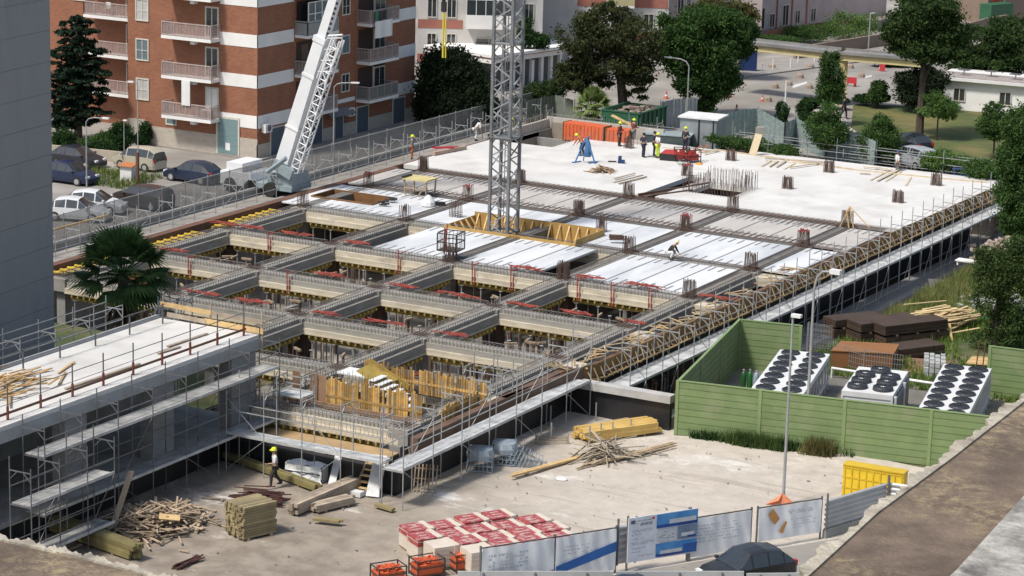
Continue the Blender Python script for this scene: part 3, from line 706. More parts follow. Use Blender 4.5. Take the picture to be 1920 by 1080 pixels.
scaffold('scaffold beside palm below the yellow guard planks', (8.2, -61.8), (13.4, -63.0), (.2, -1.0), ZY, 2.2, (), sp=1.8, rails=(1.4, .6))
scaffold('scaffold frame standing in front bay next to the stair core', (31.0, -63.8), (33.2, -63.8), (0, -1.1), -1, 1.6, (), sp=1.1, rails=(.9,))
scaffold('grey stair landing scaffold between wing and front bay', (24.9, -72.3), (26.4, -72.3), (0, 1.1), ZY, 1.9, (.4, -.3), sp=1.5, rails=(1.1,))
# far edge guard scaffold (towards the park)
scaffold('low scaffold guard along the far edge of the white slab', (14.0, 5.4), (36.0, 5.4), (0, 1.0), -1.2, 1.5, (), sp=2.6, rails=(.5, 1.0, 0.05))
scaffold('scaffold frames beyond the far left corner of the slab', (-2.4, 6.0), (12.0, 6.0), (0, 1.0), -.5, 1.5, (), sp=2.4, rails=(.6,), braces=False)
# street side: frames with mesh fence
SF = scaffold('row of grey scaffold frames along the street side of the pit', (-4.0, -62), (-4.0, 8), (-1.05, 0), ZS, 1.6, (), sp=2.35, rails=(.15,))
meshm = mat('grey debris netting', (.30,.29,.27), (.22,.215,.20), .8, .9, alpha=.42, stretch=(2,2,.5))
NF = thing('netting_fence', 'grey netting fence on posts between street and scaffold frames', 'fence', (-6.3, -20, ZS))
for i in range(30):
    y = -64+i*2.5; g = MB(); g.box(-6.3, y+.04, ZS+.1, -6.28, y+2.46, ZS+1.9); mk('net_panel', g, meshm, NF, world=True)
    g = MB(); g.tube((-6.3, y, ZS), (-6.3, y, ZS+2.05), .035, 5); mk('post', g, steel, NF, world=True)
g = MB(); g.bar((-6.26,-64,ZS+1.95),(-6.26,11,ZS+1.95),.05); mk('rail', g, steel, NF, world=True)
g = MB(); g.box(-5.9, -64, ZS, -5.6, 8, ZS+.55); mk('low_wall', g, concg, label='low concrete wall running along the netting fence', cat='wall')
g = MB(); g.box(-3.8, -70, ZS, -2.75, 8, ZS+.12); mk('ledge', g, concg, kind='structure')
g = MB(); g.bar((-5.2,-64,1.0),(-5.2,-46,1.0),.06,.12); mk('rail_board', g, woodn, label='pale timber rail nailed on scaffold posts beside the grey tower', cat='timber rail')
# ================================================================ RIGHT EDGE FORMWORK
EF = thing('edge_formwork', 'long brown timber edge formwork with diagonal struts along the slab', 'formwork', (EX(-28), -28, -1.2))
bm = [mat('edge ply', (.27,.15,.06), (.18,.095,.035), 1.3, .65, isl=.25), mat('edge strut', (.42,.31,.17), (.27,.19,.10), 2, .8, isl=.35)]
y = -59.5; i = 0
while y < 3.5:
    y2 = min(y+2.45, 3.5); g = MB()
    g.bar((EX(y)+.02, y, -.36), (EX(y2)+.02, y2-.04, -.36), .05, .72); mk('board', g, bm[0], EF, world=True); y += 2.45
n = 98
g_ = []
for i in range(n):
    y = -59.3+62.6*i/n+rnd.uniform(-.12, .12); e = EX(y); g = MB()
    g.bar((e+.42, y+rnd.uniform(-.2,.2), -.74), (e+.07, y+rnd.uniform(-.1,.1), -.10+rnd.uniform(-.16, .06)), .05, .04); g.bar((e+.50, y, -.76), (e-.1, y, -.76), .055, .045)
    mk('strut', g, bm[1], EF, world=True)
g = MB()
y = -59
while y < 2.6:
    l = rnd.uniform(1.5, 3.2); o = rnd.uniform(-.06, .06); (rnd.random() < .5) and g.bar((EX(y)+.10+o, y, .0+rnd.uniform(-.05,.08)), (EX(y+l*.7)+.10, min(y+l*.7, 3.4), .0), .04, .07); g.bar((EX(y)+.46, y, -.72), (EX(y+l)+.46+o, min(y+l, 3.4), -.72), .07, .06); y += l*.9
mk('waler', g, mat('waler timber', (.33,.225,.10), (.20,.14,.07), 2, .75, isl=.35), EF, world=True)
g = MB(); rr = random.Random(5)
for i in range(70):
    y = rr.uniform(-59, -30); x = EX(y)-rr.uniform(.3, 1.1); a = rr.uniform(-1.2, 2.4); l = rr.uniform(.5, 1.6)
    g.bar((x-math.cos(a)*l/2, y-math.sin(a)*l/2, -.15+rr.uniform(0,.2)), (x+math.cos(a)*l/2, y+math.sin(a)*l/2, -.1+rr.uniform(0,.2)), .11, .04)
mk('timber_scatter', g, mat('edge offcuts', (.40,.28,.14), (.27,.19,.10), 2, .8, isl=.35), label='loose planks and offcuts lying along the brown edge formwork', cat='timber pile')
# soldier posts under the walkway near the ramp beam
for i in range(30):
    y = -57.3+i*.55; xx = 35.75+(i % 2)*.3; g = MB(); g.tube((xx, y, ZB), (xx, y, -1.62), .065, 6, m=0); g.box(xx-.1, y-.1, -1.64, xx+.1, y+.1, -1.6)
    mk('shoring_prop', g, rustbeam if i % 3 else steeld, label='rusty brown prop under the side walkway behind the ramp beam', cat='prop', group='rusty props by the ramp beam')
# ================================================================ GREY TOWER (left edge)
T = thing('grey_tower', 'plain dark grey panel clad tower wall filling the left edge', 'building', (10, -78, ZY))
gm = mat('grey cladding', (.275,.28,.29), (.245,.25,.26), .5, .6, stretch=(1,1,.25), c3=(.21,.22,.235), sc3=.5)
pA = Vector((10.0, -70.2)); dr = Vector((.12, -.993)).normalized(); pB = pA+dr*30; nrm = Vector((-dr.y, dr.x)); nrm = -nrm if nrm.x > 0 else nrm
z = ZY; k = 0
while z < 18.5:
    g = MB(); a, b, c, d = pA, pB, pB+nrm*9, pA+nrm*9; g.prism([(a.x,a.y),(b.x,b.y),(c.x,c.y),(d.x,d.y)], z, z+1.545); mk('cladding_course', g, gm, T, world=True); z += 1.56; k += 1
g = MB(); a = pA+nrm*.02-Vector((0,0)); g.prism([((pA+nrm*.03+dr*.03).x,(pA+nrm*.03+dr*.03).y),((pB+nrm*.03).x,(pB+nrm*.03).y),((pB+nrm*8.9).x,(pB+nrm*8.9).y),((pA+nrm*8.9+dr*.03).x,(pA+nrm*8.9+dr*.03).y)], ZY, 19.2); mk('core', g, mat('joint grey', (.09,.095,.11), None, 1, .8), T, world=True)
# ================================================================ TOWER CRANE MAST
cx, cy = 14.45, -31.15
def mast():
    t = thing('tower_crane', 'grey lattice tower crane mast rising from the plywood pit', 'tower crane', (cx, cy, -1.0))
    s = .66; zt = 24; legs = [(-s,-s),(s,-s),(s,s),(-s,s)]
    cm = mat('crane grey', (.23,.235,.24), (.17,.175,.18), 2, .5, metal=.3)
    cl = mat('crane lattice', (.36,.37,.38), (.28,.285,.29), 2, .5, metal=.3)
    for lx, ly in legs:
        g = MB(); g.cb((lx, ly, zt/2), (.17, .17, zt)); 
        for z in range(0, 24, 6): g.cb((lx, ly, z+.9), (.26, .26, .22))
        mk('leg', g, cm, t)
    g = MB()
    for i in range(4):
        a, b = legs[i], legs[(i+1) % 4]; z = 0; k = 0
        while z < zt-.7:
            p, q = (a, b) if k % 2 == 0 else (b, a); g.bar((p[0], p[1], z), (q[0], q[1], z+.72), .07); z += .72; k += 1
        for z in (.9, 6.9, 12.9, 18.9): g.bar((a[0], a[1], z), (b[0], b[1], z), .12)
    mk('lattice', g, cl, t)
    g = MB(); 
    for z in range(24*3): g.bar((-.2, .35, z/3), (.2, .35, z/3), .025)
    g.bar((-.2,.35,0),(-.2,.35,zt),.04); g.bar((.2,.35,0),(.2,.35,zt),.04); mk('ladder', g, cm, t)
    g = MB(); g.box(-.85,-.85,6.95,.85,.85,7.0); g.box(-.85,-.85,7.0,-.8,.85,7.15); mk('rest_platform', g, cm, t)
    g = MB(); g.box(-1.3,-1.3,-.05,1.3,1.3,.25); mk('footing', g, concg, t)
    return t
mast()
# ================================================================ MOBILE CRANE
cb_ = G(512, 362, ZS)
MCR = thing('mobile_crane', 'white telescopic mobile crane with lattice jib leaning over the street side', 'mobile crane', (cb_.x, cb_.y, ZS))
wm = mat('crane white', (.72,.73,.74), (.64,.65,.66), .8, .35); gy = mat('crane bluish grey', (.27,.33,.35), (.2,.24,.26), 1.5, .5)
foot = cb_+Vector((.6, 0, 1.2)); 
# boom direction found so that it leans towards the slab
top = None
ax = (Vector((.33, .02, 1))).normalized(); side = Vector((1,0,0))-ax*ax.x; side.normalize(); fw = ax.cross(side)
def sec(g, l0, l1, w0, w1, d0, d1, m=0):
    vs = []
    for l, w_, d in ((l0, w0, d0), (l1, w1, d1)):
        for a, b in ((-1,-1),(1,-1),(1.0,1),(-1,1)): vs.append(foot+ax*l+side*(a*w_/2)+fw*(b*d/2))
    g.add(vs, [(0,3,2,1),(4,5,6,7),(0,1,5,4),(1,2,6,5),(2,3,7,6),(3,0,4,7)], m)
g = MB(); sec(g, -.3, 10.2, 1.0, .82, .95, .9); mk('boom', g, wm, MCR, world=True, label='broad lower boom section')
g = MB(); sec(g, 10.21, 21, .62, .55, .7, .6); mk('boom', g, wm, MCR, world=True, label='thinner upper boom section')
g = MB(); sec(g, 9.9, 10.3, .95, .95, 1.0, 1.0); sec(g, 7.4, 7.6, .98, .98, 1.02, 1.02); sec(g, 3.6, 3.75, 1.06, 1.06, 1.05, 1.05); mk('boom_collar', g, wm, MCR, world=True)
g = MB()
for i in range(28): 
    l = 10.7+i*.36; c = foot+ax*l+side*.32-fw*.28; g.bar(c-side*.02, c+side*.14, .05, .18)
mk('jib_plate', g, blackp, MCR, world=True)
g = MB(); J0 = foot+side*1.05+ax*.6; J1 = foot+side*1.1+ax*10.6
cr = [(-.3,-.3),(.3,-.3),(.3,.3),(-.3,.3)]
def jp(t_, i, s=1): return J0.lerp(J1, t_)+side*cr[i][0]*s+fw*cr[i][1]*s
for i in range(4): g.tube(jp(0, i), jp(1, i), .05, 6)
N = 17
for k in range(N):
    for i in range(4):
        a, b = (i, (i+1) % 4) if k % 2 else ((i+1) % 4, i); g.tube(jp(k/N, a), jp((k+1)/N, b), .03, 5)
    g.tube(jp(k/N, 0), jp(k/N, 1), .03, 5)
mk('lattice_jib', g, wm, MCR, world=True)
g = MB()
for o in (.75, .95, 1.5): g.tube(foot+side*(o-.15)+ax*7.6-fw*.3, foot+side*(o+.1)+ax*10.8-fw*.3, .06, 6)
for l in (8.0, 8.8, 9.6, 10.4): g.tube(foot+side*.45+ax*l-fw*.3, foot+side*1.55+ax*(l+.5)-fw*.3, .045, 6)
g.tube(foot+side*.4+ax*9.2, foot+side*1.3+ax*7.0, .07); g.tube(foot+side*.5+ax*10.6-fw*.3, foot+side*1.5+ax*11.1-fw*.3, .08)
mk('jib_head', g, wm, MCR, world=True)
g = MB(); c = cb_; g.box(c.x+.2, c.y-1.0, .1, c.x+2.2, c.y+1.0, 1.15); g.box(c.x-2.2, c.y-1.2, .0, c.x+2.3, c.y+1.2, .35); g.cb((c.x+1.6, c.y-1.2, 1.5), (1.6, .3, .7), ry=.4); g.tube((c.x+.4,c.y-1.3,1.2),(c.x+1.9,c.y-1.3,2.3),.16)
mk('turntable', g, gy, MCR, world=True)
g = MB(); g.box(c.x-3.4, c.y-1.35, .0, c.x-.9, c.y+1.35, .9); g.box(c.x-3.0,c.y-1.2,.9,c.x-1.7,c.y+1.2,1.5); mk('chassis', g, wm, MCR, world=True)
for i in range(3):
    for s in (-1.2, 1.2): 
        g = MB(); g.tube((c.x-2.6+i*1.6, c.y+s-.16, 0), (c.x-2.6+i*1.6, c.y+s+.16, 0), .5, 14); mk('wheel', g, rub, MCR, world=True)
# hook block with yellow slings hanging in front of the far flats
hp = G(826, 108, ZS+4.5) if False else Vector((-10.0, -2.0, 0)); 
hx = G(826, 300, 0); hz0 = H(826, 108, hx); hz1 = H(826, 22, hx)
HK = thing('crane_hook', 'crane hook with long yellow lifting slings hanging by the dark trees', 'crane hook', (hx.x, hx.y, hz1))
g = MB(); g.tube((0,0,0),(.02,0,hz0-hz1),.07,6); g.tube((.18,0,-.05),(.24,0,hz0-hz1),.05,6); mk('sling', g, mat('yellow webbing', (.65,.55,.05), None, 3, .7), HK)
g = MB(); g.box(-.16,-.1,0,.2,.1,.7); g.tube((0,0,.7),(0,0,1.3),.14,8); mk('hook_block', g, blackp, HK)
g = MB(); g.tube((0,0,1.2),(0,0,16),.03,5); mk('cable', g, steeld, HK)
# ================================================================ THE YARD
rr = random.Random(11)
# ---- green acoustic fence
gf = mat('fence green', (.17,.235,.095), (.14,.195,.078), .9, .6, isl=.05, c3=(.20,.235,.12), sc3=1.1); gfp = mat('fence green post', (.21,.29,.12), None, 1, .5)
def gfence(label, pts, h, z0=ZY, sp=3.9, joint=0):
    p, q = Vector(pts[0]), Vector(pts[1]); c = (p+q)/2; t = thing('noise_fence', label, 'fence', (c.x, c.y, z0)); L_ = (q-p).length; n = max(1, round(L_/sp)); d = (q-p).normalized(); nn = Vector((-d.y, d.x))
    for i in range(n):
        a, b = p.lerp(q, i/n)+d*.07, p.lerp(q, (i+1)/n)-d*.07; g = MB(); k = int(h/.34)
        for j in range(k):
            za, zb = z0+j*h/k, z0+(j+1)*h/k
            g.bar((a.x, a.y, (za+zb)/2), (b.x, b.y, (za+zb)/2), .09, zb-za-.035)
        g.bar((a.x, a.y, z0+h/2), (b.x, b.y, z0+h/2), .05, h-.02)
        mk('panel', g, gf, t, world=True)
    for i in range(n+1):
        a = p.lerp(q, i/n); g = MB(); g.cb((a.x, a.y, z0+h/2+.03), (.16, .16, h+.06), math.atan2(d.y, d.x)); mk('post', g, gfp, t, world=True)
    g = MB(); g.bar((p.x, p.y, z0+h+.04), (q.x, q.y, z0+h+.04), .14, .05); mk('cap_rail', g, gfp, t, world=True)
    return t
FL = G(1267, 815, ZY); FR = G(1905, 893, ZY); FH = 2.75
FBL = G(1387, 600, ZY+FH); FBR = G(1502, 612, ZY+FH)
gfence('long green slatted noise fence facing the dusty yard', ((FL.x, FL.y), (FR.x, FR.y)), FH)
gfence('green fence side panel running back in shade beside the podium', ((FL.x+.02, FL.y+.1), (FBL.x, FBL.y)), FH)
gfence('short rear green fence panel behind the gas cylinders', ((FBL.x+.1, FBL.y), (FBR.x, FBR.y)), FH)
a = G(1857, 650, ZY+FH); b = a+Vector((6, .6, 0))
gfence('green fence panel behind the right chiller by the bare yard', ((a.x, a.y), (b.x, b.y)), FH)
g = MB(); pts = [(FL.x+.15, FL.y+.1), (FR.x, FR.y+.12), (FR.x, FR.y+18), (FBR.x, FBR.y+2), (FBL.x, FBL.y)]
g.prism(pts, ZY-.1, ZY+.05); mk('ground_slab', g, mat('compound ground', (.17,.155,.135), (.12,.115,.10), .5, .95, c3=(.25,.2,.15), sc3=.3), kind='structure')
# ---- chillers
cw = mat('chiller white', (.66,.66,.65), (.56,.56,.55), .8, .5); fan = mat('fan guard', (.035,.038,.045), None, 3, .5); cd_ = mat('chiller side', (.20,.205,.21), (.14,.145,.15), 1, .6)
def chiller(label, near_l, far_l, far_r, h, n, m2=2, bonnet=False, z0=ZY+.05):
    """deck corners are surveyed on the photo; the unit is built in its own frame, x across, y along"""
    z = z0+h; A, B_, C_ = G(near_l[0], near_l[1], z), G(far_l[0], far_l[1], z), G(far_r[0], far_r[1], z); dv = (B_-A); L_ = dv.length; dv.normalize(); W_ = abs((C_-B_).dot(Vector((dv.y, -dv.x, 0))))
    t = thing('air_chiller', label, 'chiller', (A.x, A.y, z0), math.atan2(dv.y, dv.x)-math.pi/2)
    g = MB(); g.box(0, 0, h-.26, W_, L_, h)
    if bonnet: g.box(.05, .05, .25, W_-.05, L_-.05, h-.262)
    mk('fan_deck', g, cw, t); g = MB(); k = max(2, int(L_/.95))
    for i in range(k+1):
        y = .04+(L_-.08)*i/k; g.bar((W_-.04, y, .0), (W_-.04, y, h-.261), .09); g.bar((.04, y, .0), (.04, y, h-.261), .09)
        if i < k: g.bar((W_-.05, y, h-.3), (W_-.45, y+(L_-.08)/k, .5), .05)
    for xx in (.05, W_-.05): g.box(xx-.06, 0, .45, xx+.06, L_, .55)
    mk('frame', g, cw, t)
    if not bonnet:
        g = MB()
        for i in range(k):
            y = .1+(L_-.08)*i/k; yy = y+(L_-.08)/k-.12; g.add([(.15,y,h-.3),(W_-.15,y,h-.3),(W_/2+.25,y,.6),(W_/2-.25,y,.6),(.15,yy,h-.3),(W_-.15,yy,h-.3),(W_/2+.25,yy,.6),(W_/2-.25,yy,.6)], [(0,1,2,3),(4,7,6,5),(0,3,7,4),(1,5,6,2),(0,4,5,1),(3,2,6,7)])
        mk('coil', g, cd_, t)
    else:
        g = MB(); g.box(.1, -.03, h-.55, W_-.1, .048, h-.42); g.box(W_+.02, .3, .2, W_+.12, L_-.2, h-.3); mk('intake_slot', g, cd_, t)
        g = MB()
        for y in (.2, L_*.62): g.tube((W_+.1, y, 0), (W_+.1, y, h-.1), .09, 8)
        mk('pipe', g, cw, t)
    r = min(W_/m2, L_/n)*.39; y_off = .3 if bonnet else 0
    for i in range(n):
        for j in range(m2):
            cx_, cy_ = W_*(j+.5)/m2, y_off+(L_-y_off)*(i+.5)/n
            if bonnet and i == n-1 and j == 0: cx_ = W_*.48
            if bonnet and i == n-1 and j == 1: continue
            g = MB(); hb = .2 if bonnet else .09
            g.lathe((cx_, cy_, h), [(r*1.08, 0), (r*1.06, hb*.6), (r*.98, hb), (r*.9, hb), (r*.88, .02)], 20, 1); g.lathe((cx_, cy_, h+hb-.06), [(.01, 0), (r*.9, 0), (r*.9, .01), (.3*r, .05), (.01, .05)], 16, 1)
            for q in range(8): a_ = q*math.pi/4; g.bar((cx_, cy_, h+hb+.02), (cx_+r*math.cos(a_), cy_+r*math.sin(a_), h+hb+.01), .02, .02, 1)
            if bonnet: g.add([(cx_-r*.35,cy_-r*.1,h+.215),(cx_+r*.35,cy_-r*.1,h+.215),(cx_,cy_-r*.55,h+.215)], [(0,1,2)], 2)
            mk('fan', g, [cw, fan, white], t)
    return t
chiller('white chiller with sixteen dark fans beside the shaded green fence', (1398, 742), (1463, 655), (1555, 666), 1.95, 8)
chiller('smaller white chiller with raised fan rings, standing between two larger units', (1578, 732), (1610, 687), (1702, 698), 2.0, 4, bonnet=True)
chiller('white chiller with sixteen fans nearest the grey parapet', (1717, 774), (1770, 682), (1859, 692), 1.95, 8)
# pipe and timber sleeper between units, gas cylinders
g = MB(); a = G(1560, 690, ZY+.6); b = G(1770, 722, ZY+.6); g.tube(a, b, .07, 8); g.tube((a.x,a.y,ZY),(a.x,a.y,a.z+.05),.05,6); g.tube((b.x,b.y,ZY),(b.x,b.y,b.z+.05),.05,6); mk('pipe', g, white, label='white pipe running behind the chillers', cat='pipe')
for i, (px, py, m_, lab) in enumerate(((1392, 712, mat('cylinder green', (.015,.085,.02), None, 3, .4), 'dark green gas cylinder, nearest the shaded fence panel'), (1404, 712, mat('cylinder green b', (.02,.12,.025), None, 3, .4), 'brighter green gas cylinder in the middle of three'), (1416, 714, mat('cylinder blue', (.25,.36,.42), None, 3, .4), 'pale blue gas cylinder next to green ones'))):
    c = G(px, py+36, ZY+.05); t = thing('gas_cylinder', lab, 'gas cylinder', c); g = MB(); g.lathe((0,0,0), [(.13,0),(.15,.05),(.15,1.25),(.11,1.42),(.05,1.5)], 12); mk('body', g, m_, t, smooth=True); g = MB(); g.tube((0,0,1.5),(0,0,1.62),.03,6); g.tube((-.06,0,1.58),(.06,0,1.58),.02,6); mk('valve', g, steel, t)
# ---- street lamps in the yard
def lamp(label, base, ztop, arm=None, head=(.5,.18,.12), r=.07, curve=0):
    t = thing('street_lamp', label, 'street lamp', base, 0, 'street lamps'); h = ztop-base[2]
    g = MB(); g.tube((0,0,0),(0,0,h),r,10,r*.6); g.tube((0,0,0),(0,0,.5),r*1.5,10,r*1.2)
    if arm:
        a = Vector(arm); pts = [Vector((0,0,h-.02)), Vector((a.x*.15, a.y*.15, h+a.z*.6)), Vector((a.x*.45, a.y*.45, h+a.z*.92)), Vector((a.x, a.y, h+a.z))]; g.path(pts, [r*.6]*4, 7)
    mk('pole', g, mat('lamp pole', (.36,.37,.37), (.28,.29,.29), 2, .5, metal=.2), t)
    e = Vector((0,0,h)) + (Vector(arm) if arm else Vector()); g = MB(); an = math.atan2(arm[1], arm[0]) if arm else 0
    g.cb(e+Vector((math.cos(an)*head[0]*.4, math.sin(an)*head[0]*.4, .02)), head, an); mk('lamp_head', g, white, t); return t
b = G(1468, 945, ZY); z1 = H(1487, 592, b); lamp('tall slim lamp with small square head in front of the green fence', b, z1, None, (.45,.25,.14), .075)
b = G(1510, 842, ZY); z1 = H(1523, 540, b); lamp('tall lamp with curved arm standing close against the green fence', b, z1, (.9, -.1, .95), (.55,.3,.22), .09)
# ---- hoarding along the road at the bottom
hA = G(905, 1114, ZY); hB = G(1545, 1010, ZY); hd = (hB-hA).normalized(); hn = Vector((-hd.y, hd.x, 0))
def HP(s, z=0, o=0): return hA+hd*s+hn*o+Vector((0,0,z))
def S_of(px, z):   # distance along hoarding seen at photo column px
    lo, hi = -12, 30
    for _ in range(40):
        m = (lo+hi)/2
        if PX(HP(m, z))[0] < px: lo = m
        else: hi = m
    return lo
tarp = mat('white tarp', (.80,.81,.82), (.74,.75,.77), .8, .6, bump=.15, bsc=2.2); blue = mat('tarp blue', (.03,.14,.42), (.02,.10,.33), 1, .6); printg = mat('faint print', (.52,.54,.58), None, 4, .7)
corr = mat('corrugated hoarding', (.55,.55,.54), (.45,.45,.44), 1, .5, metal=.3)
def wav(u, v): return .012*math.sin(u*33+v*3)+.012*math.sin(u*13-v*3)+.006*math.sin(v*9+u*41)
s0, s1, s2, s3, s4 = S_of(903,1.5), S_of(1158,1.5), S_of(1303,1.5), S_of(1415,1.5), S_of(1543,1.5)
# text-like marks laid on a plane (s,z) of the hoarding
def marks(g, sa, sb, za, zb, rows, seed, th=.05, o=-.07, m=0, fill=.7):
    r_ = random.Random(seed)
    for i in range(rows):
        z = zb-(zb-za)*(i+.5)/rows; s = sa
        while s < sb:
            l = r_.uniform(.04, .16)
            if r_.random() < fill: a, b = HP(s, z, o), HP(min(s+l, sb), z, o); g.bar(a, b, .006, th)
            s += l+.04
def tarpobj(label, sa, sb, z0, z1, seed, stripe=None, text=None, dip=0.0):
    t = thing('hoarding_tarpaulin', label, 'tarpaulin', HP((sa+sb)/2, 0), 0, 'white tarpaulins on the hoarding')
    g = MB(); g.grid(HP(sa, z0, -.05), hd*(sb-sa), (0,0,z1-z0), 50, 16, lambda u, v: wav(u+seed, v)); mk('sheet', g, tarp, t, world=True, smooth=True)
    g = MB(); g.bar(HP(sa-.03, z1+.03, 0), HP(sb+.03, z1+.03, 0), .05); 
    for s in (sa-.04, sb+.04): g.bar(HP(s, 0, .02), HP(s, z1+.12, .02), .07)
    mk('post_frame', g, steeld, t, world=True)
    if stripe:
        g = MB(); (za, zb, zc_, zd) = stripe; g.add([HP(sa, za, -.115), HP(sb, zb, -.115), HP(sb, zd, -.115), HP(sa, zc_, -.115)], [(0,1,2,3)]); g.add([HP(sa, za, -.11), HP(sb, zb, -.11), HP(sb, zd, -.11), HP(sa, zc_, -.11)], [(0,3,2,1)]); mk('blue_band', g, blue, t, world=True)
    if text:
        g = MB(); 
        for (a, b, c, d, n, sd, th) in text: marks(g, sa+(sb-sa)*a, sa+(sb-sa)*b, z0+(z1-z0)*c, z0+(z1-z0)*d, n, sd, th, -.115)
        mk('faded_print', g, printg, t, world=True)
    return t
HZ = 1.95
sm = S_of(1040, 1.5)
tarpobj('creased white tarp with grey printing, lowest left on the hoarding', s0, sm-.03, .15, HZ, 0, (.0,.35,.15,.62), [(.08,.62,.45,.85,5,3,.10), (.1,.25,.3,.4,2,5,.12)])
tarpobj('creased white tarp crossed by a rising blue band, left of the site board', sm+.03, s1-.1, .15, HZ, .7, (.35,1.0,.72,1.42), [(.1,.6,.55,.8,3,8,.05)])
tarpobj('creased white tarp between the site board and the grey post', s2-.3, s3-.2, .15, HZ-.1, 1.9, None, [(.1,.8,.35,.85,6,9,.05)])
tarpobj('slack white tarp with an orange brown patch beside corrugated sheets', s3+.2, s4-.1, .35, HZ-.1, 3.1, None, [(.45,.85,.72,.84,2,12,.07), (.5,.9,.25,.6,4,13,.04)])
g = MB(); q = s3+.2+(s4-s3)*.12; g.add([HP(q,1.55,-.13),HP(q+.35,1.05,-.13),HP(q+.6,1.3,-.13),HP(q+.25,1.8,-.13)],[(0,1,2,3)]); g.add([HP(q+.6,.7,-.13),HP(q+.8,.6,-.13),HP(q+1.0,1.1,-.13),HP(q+.9,1.15,-.13)],[(0,1,2,3)]); mk('tarp_patch', g, mat('orange brown patch', (.55,.26,.08), None, 2, .7), label='orange brown patch stuck on the slack white tarp', cat='patch')
# site board
SB = thing('site_board', 'large site information board with three blue picture panels', 'sign', HP((s1+s2)/2, 0)); sa, sb = S_of(1174, 2.2), S_of(1304, 2.2)
BZ0, BZ1 = .42, 2.38; O = -.22
def rect(u0, v0, u1, v1, o, m, g): 
    a, b, c, d = (HP(sa+(sb-sa)*u, BZ0+(BZ1-BZ0)*v, o) for u, v in ((u0,v0),(u1,v0),(u1,v1),(u0,v1))); g.add([a,b,c,d],[(0,1,2,3)], m)
g = MB(); g.bar(HP(sa, (BZ0+BZ1)/2, O+.03), HP(sb, (BZ0+BZ1)/2, O+.03), .04, BZ1-BZ0); mk('board', g, mat('board white', (.68,.71,.78), None, 2, .5), SB, world=True)
bl = [mat('sky blue print', (.03,.17,.45), (.10,.30,.60), 1.2, .4), mat('deep blue print', (.02,.05,.22), (.02,.10,.35), 1.5, .4), mat('grey blue print', (.20,.26,.36), (.12,.16,.25), 2, .4), mat('pale building print', (.55,.58,.62), None, 3, .5), mat('ink', (.10,.11,.16), None, 3, .6), mat('grey text', (.27,.29,.36), None, 3, .6), mat('red mark', (.5,.06,.05), None, 3, .6)]
g = MB(); e = -.002
rect(.40,.68,.995,.985,O-e*-6,0,g); rect(.40,.68,.995,.75,O-.018,1,g); rect(.58,.75,.97,.85,O-.024,3,g)
rect(.71,.36,.995,.66,O-.012,2,g); rect(.76,.42,.95,.50,O-.018,3,g); rect(.85,.38,.97,.43,O-.024,1,g)
rect(.40,.03,.995,.33,O-.012,0,g); rect(.40,.03,.995,.10,O-.018,1,g); rect(.80,.10,.995,.24,O-.018,1,g); rect(.46,.09,.78,.17,O-.024,3,g)
rect(.42,.38,.69,.64,O-.012,3,g)
mk('picture', g, bl, SB, world=True)
g = MB(); r_ = random.Random(4)
def lines(u0, u1, v0, v1, n, th, m, fill=.85):
    for i in range(n):
        v = v1-(v1-v0)*(i+.5)/n; u = u0
        while u < u1:
            l = r_.uniform(.02, .06)
            if r_.random() < fill: rect(u, v-th/2, min(u+l, u1), v+th/2, O-.014, m, g)
            u += l+.012
lines(.08,.36,.90,.93,1,.02,5); lines(.10,.34,.80,.87,3,.013,4); lines(.05,.34,.66,.73,2,.012,5); lines(.05,.20,.58,.63,2,.012,5); lines(.05,.22,.50,.53,1,.012,5); lines(.05,.36,.38,.45,2,.012,5); lines(.05,.3,.28,.32,1,.012,5); lines(.05,.2,.2,.24,1,.012,5); lines(.15,.36,.1,.15,1,.012,5); lines(.44,.66,.42,.6,5,.012,4,.5); rect(.03,.86,.09,.94,O-.014,4,g); rect(.33,.92,.37,.96,O-.016,6,g)
mk('printing', g, bl, SB, world=True)
g = MB(); g.bar(HP(sa+.02,0,-.12),HP(sa+.02,BZ1+.08,-.12),.07); g.bar(HP(sb-.35,0,-.12),HP(sb-.35,BZ1+.05,-.12),.12); mk('post', g, steeld, SB, world=True)
# corrugated hoarding sheets
def corrug(label, pa, pb, z0, z1, n=6):
    pa, pb = Vector(pa), Vector(pb); g = MB(); d = (pb-pa); nn = Vector((-d.y, d.x, 0)).normalized(); pr = []; k = n*4
    for j in range(k+1):
        z = z0+(z1-z0)*j/k; o = (.05, .05, -.02, -.02)[j % 4]; pr.append((z, o))
    vs = [pa+nn*o+Vector((0,0,z-pa.z)) for z, o in pr]+[pb+nn*o+Vector((0,0,z-pb.z)) for z, o in pr]; m_ = len(pr)
    g.add(vs, [(i, i+1, m_+i+1, m_+i) for i in range(m_-1)]); t = thing('metal_hoarding', label, 'hoarding', ((pa+pb)/2).xy.to_3d()+Vector((0,0,z0))); mk('corrugated_sheet', g, corr, t, world=True)
    g = MB(); L_ = d.length; q = max(2, int(L_/2.4)+1)
    for i in range(q): c = pa.lerp(pb, i/(q-1))-nn*.09; g.bar((c.x,c.y,z0),(c.x,c.y,z1+.35),.07)
    mk('post', g, steeld, t, world=True); return t
z0 = ZY; corrug('grey corrugated hoarding at the road bend beside the slack tarp', HP(s4+.15, 0), G(1660, 975, ZY), ZY+.4, ZY+1.75)
a = G(1660, 975, ZY); corrug('last corrugated hoarding sheet disappearing behind the parapet', a+Vector((.05,.05,0)), a+Vector((3.2,.4,0)), ZY+.4, ZY+1.75)
corrug('strip of corrugated hoarding between blue band tarp and site board', HP(s1+.02, 0, .1), HP(s1+.9, 0, .1), ZY+.3, ZY+2.0)
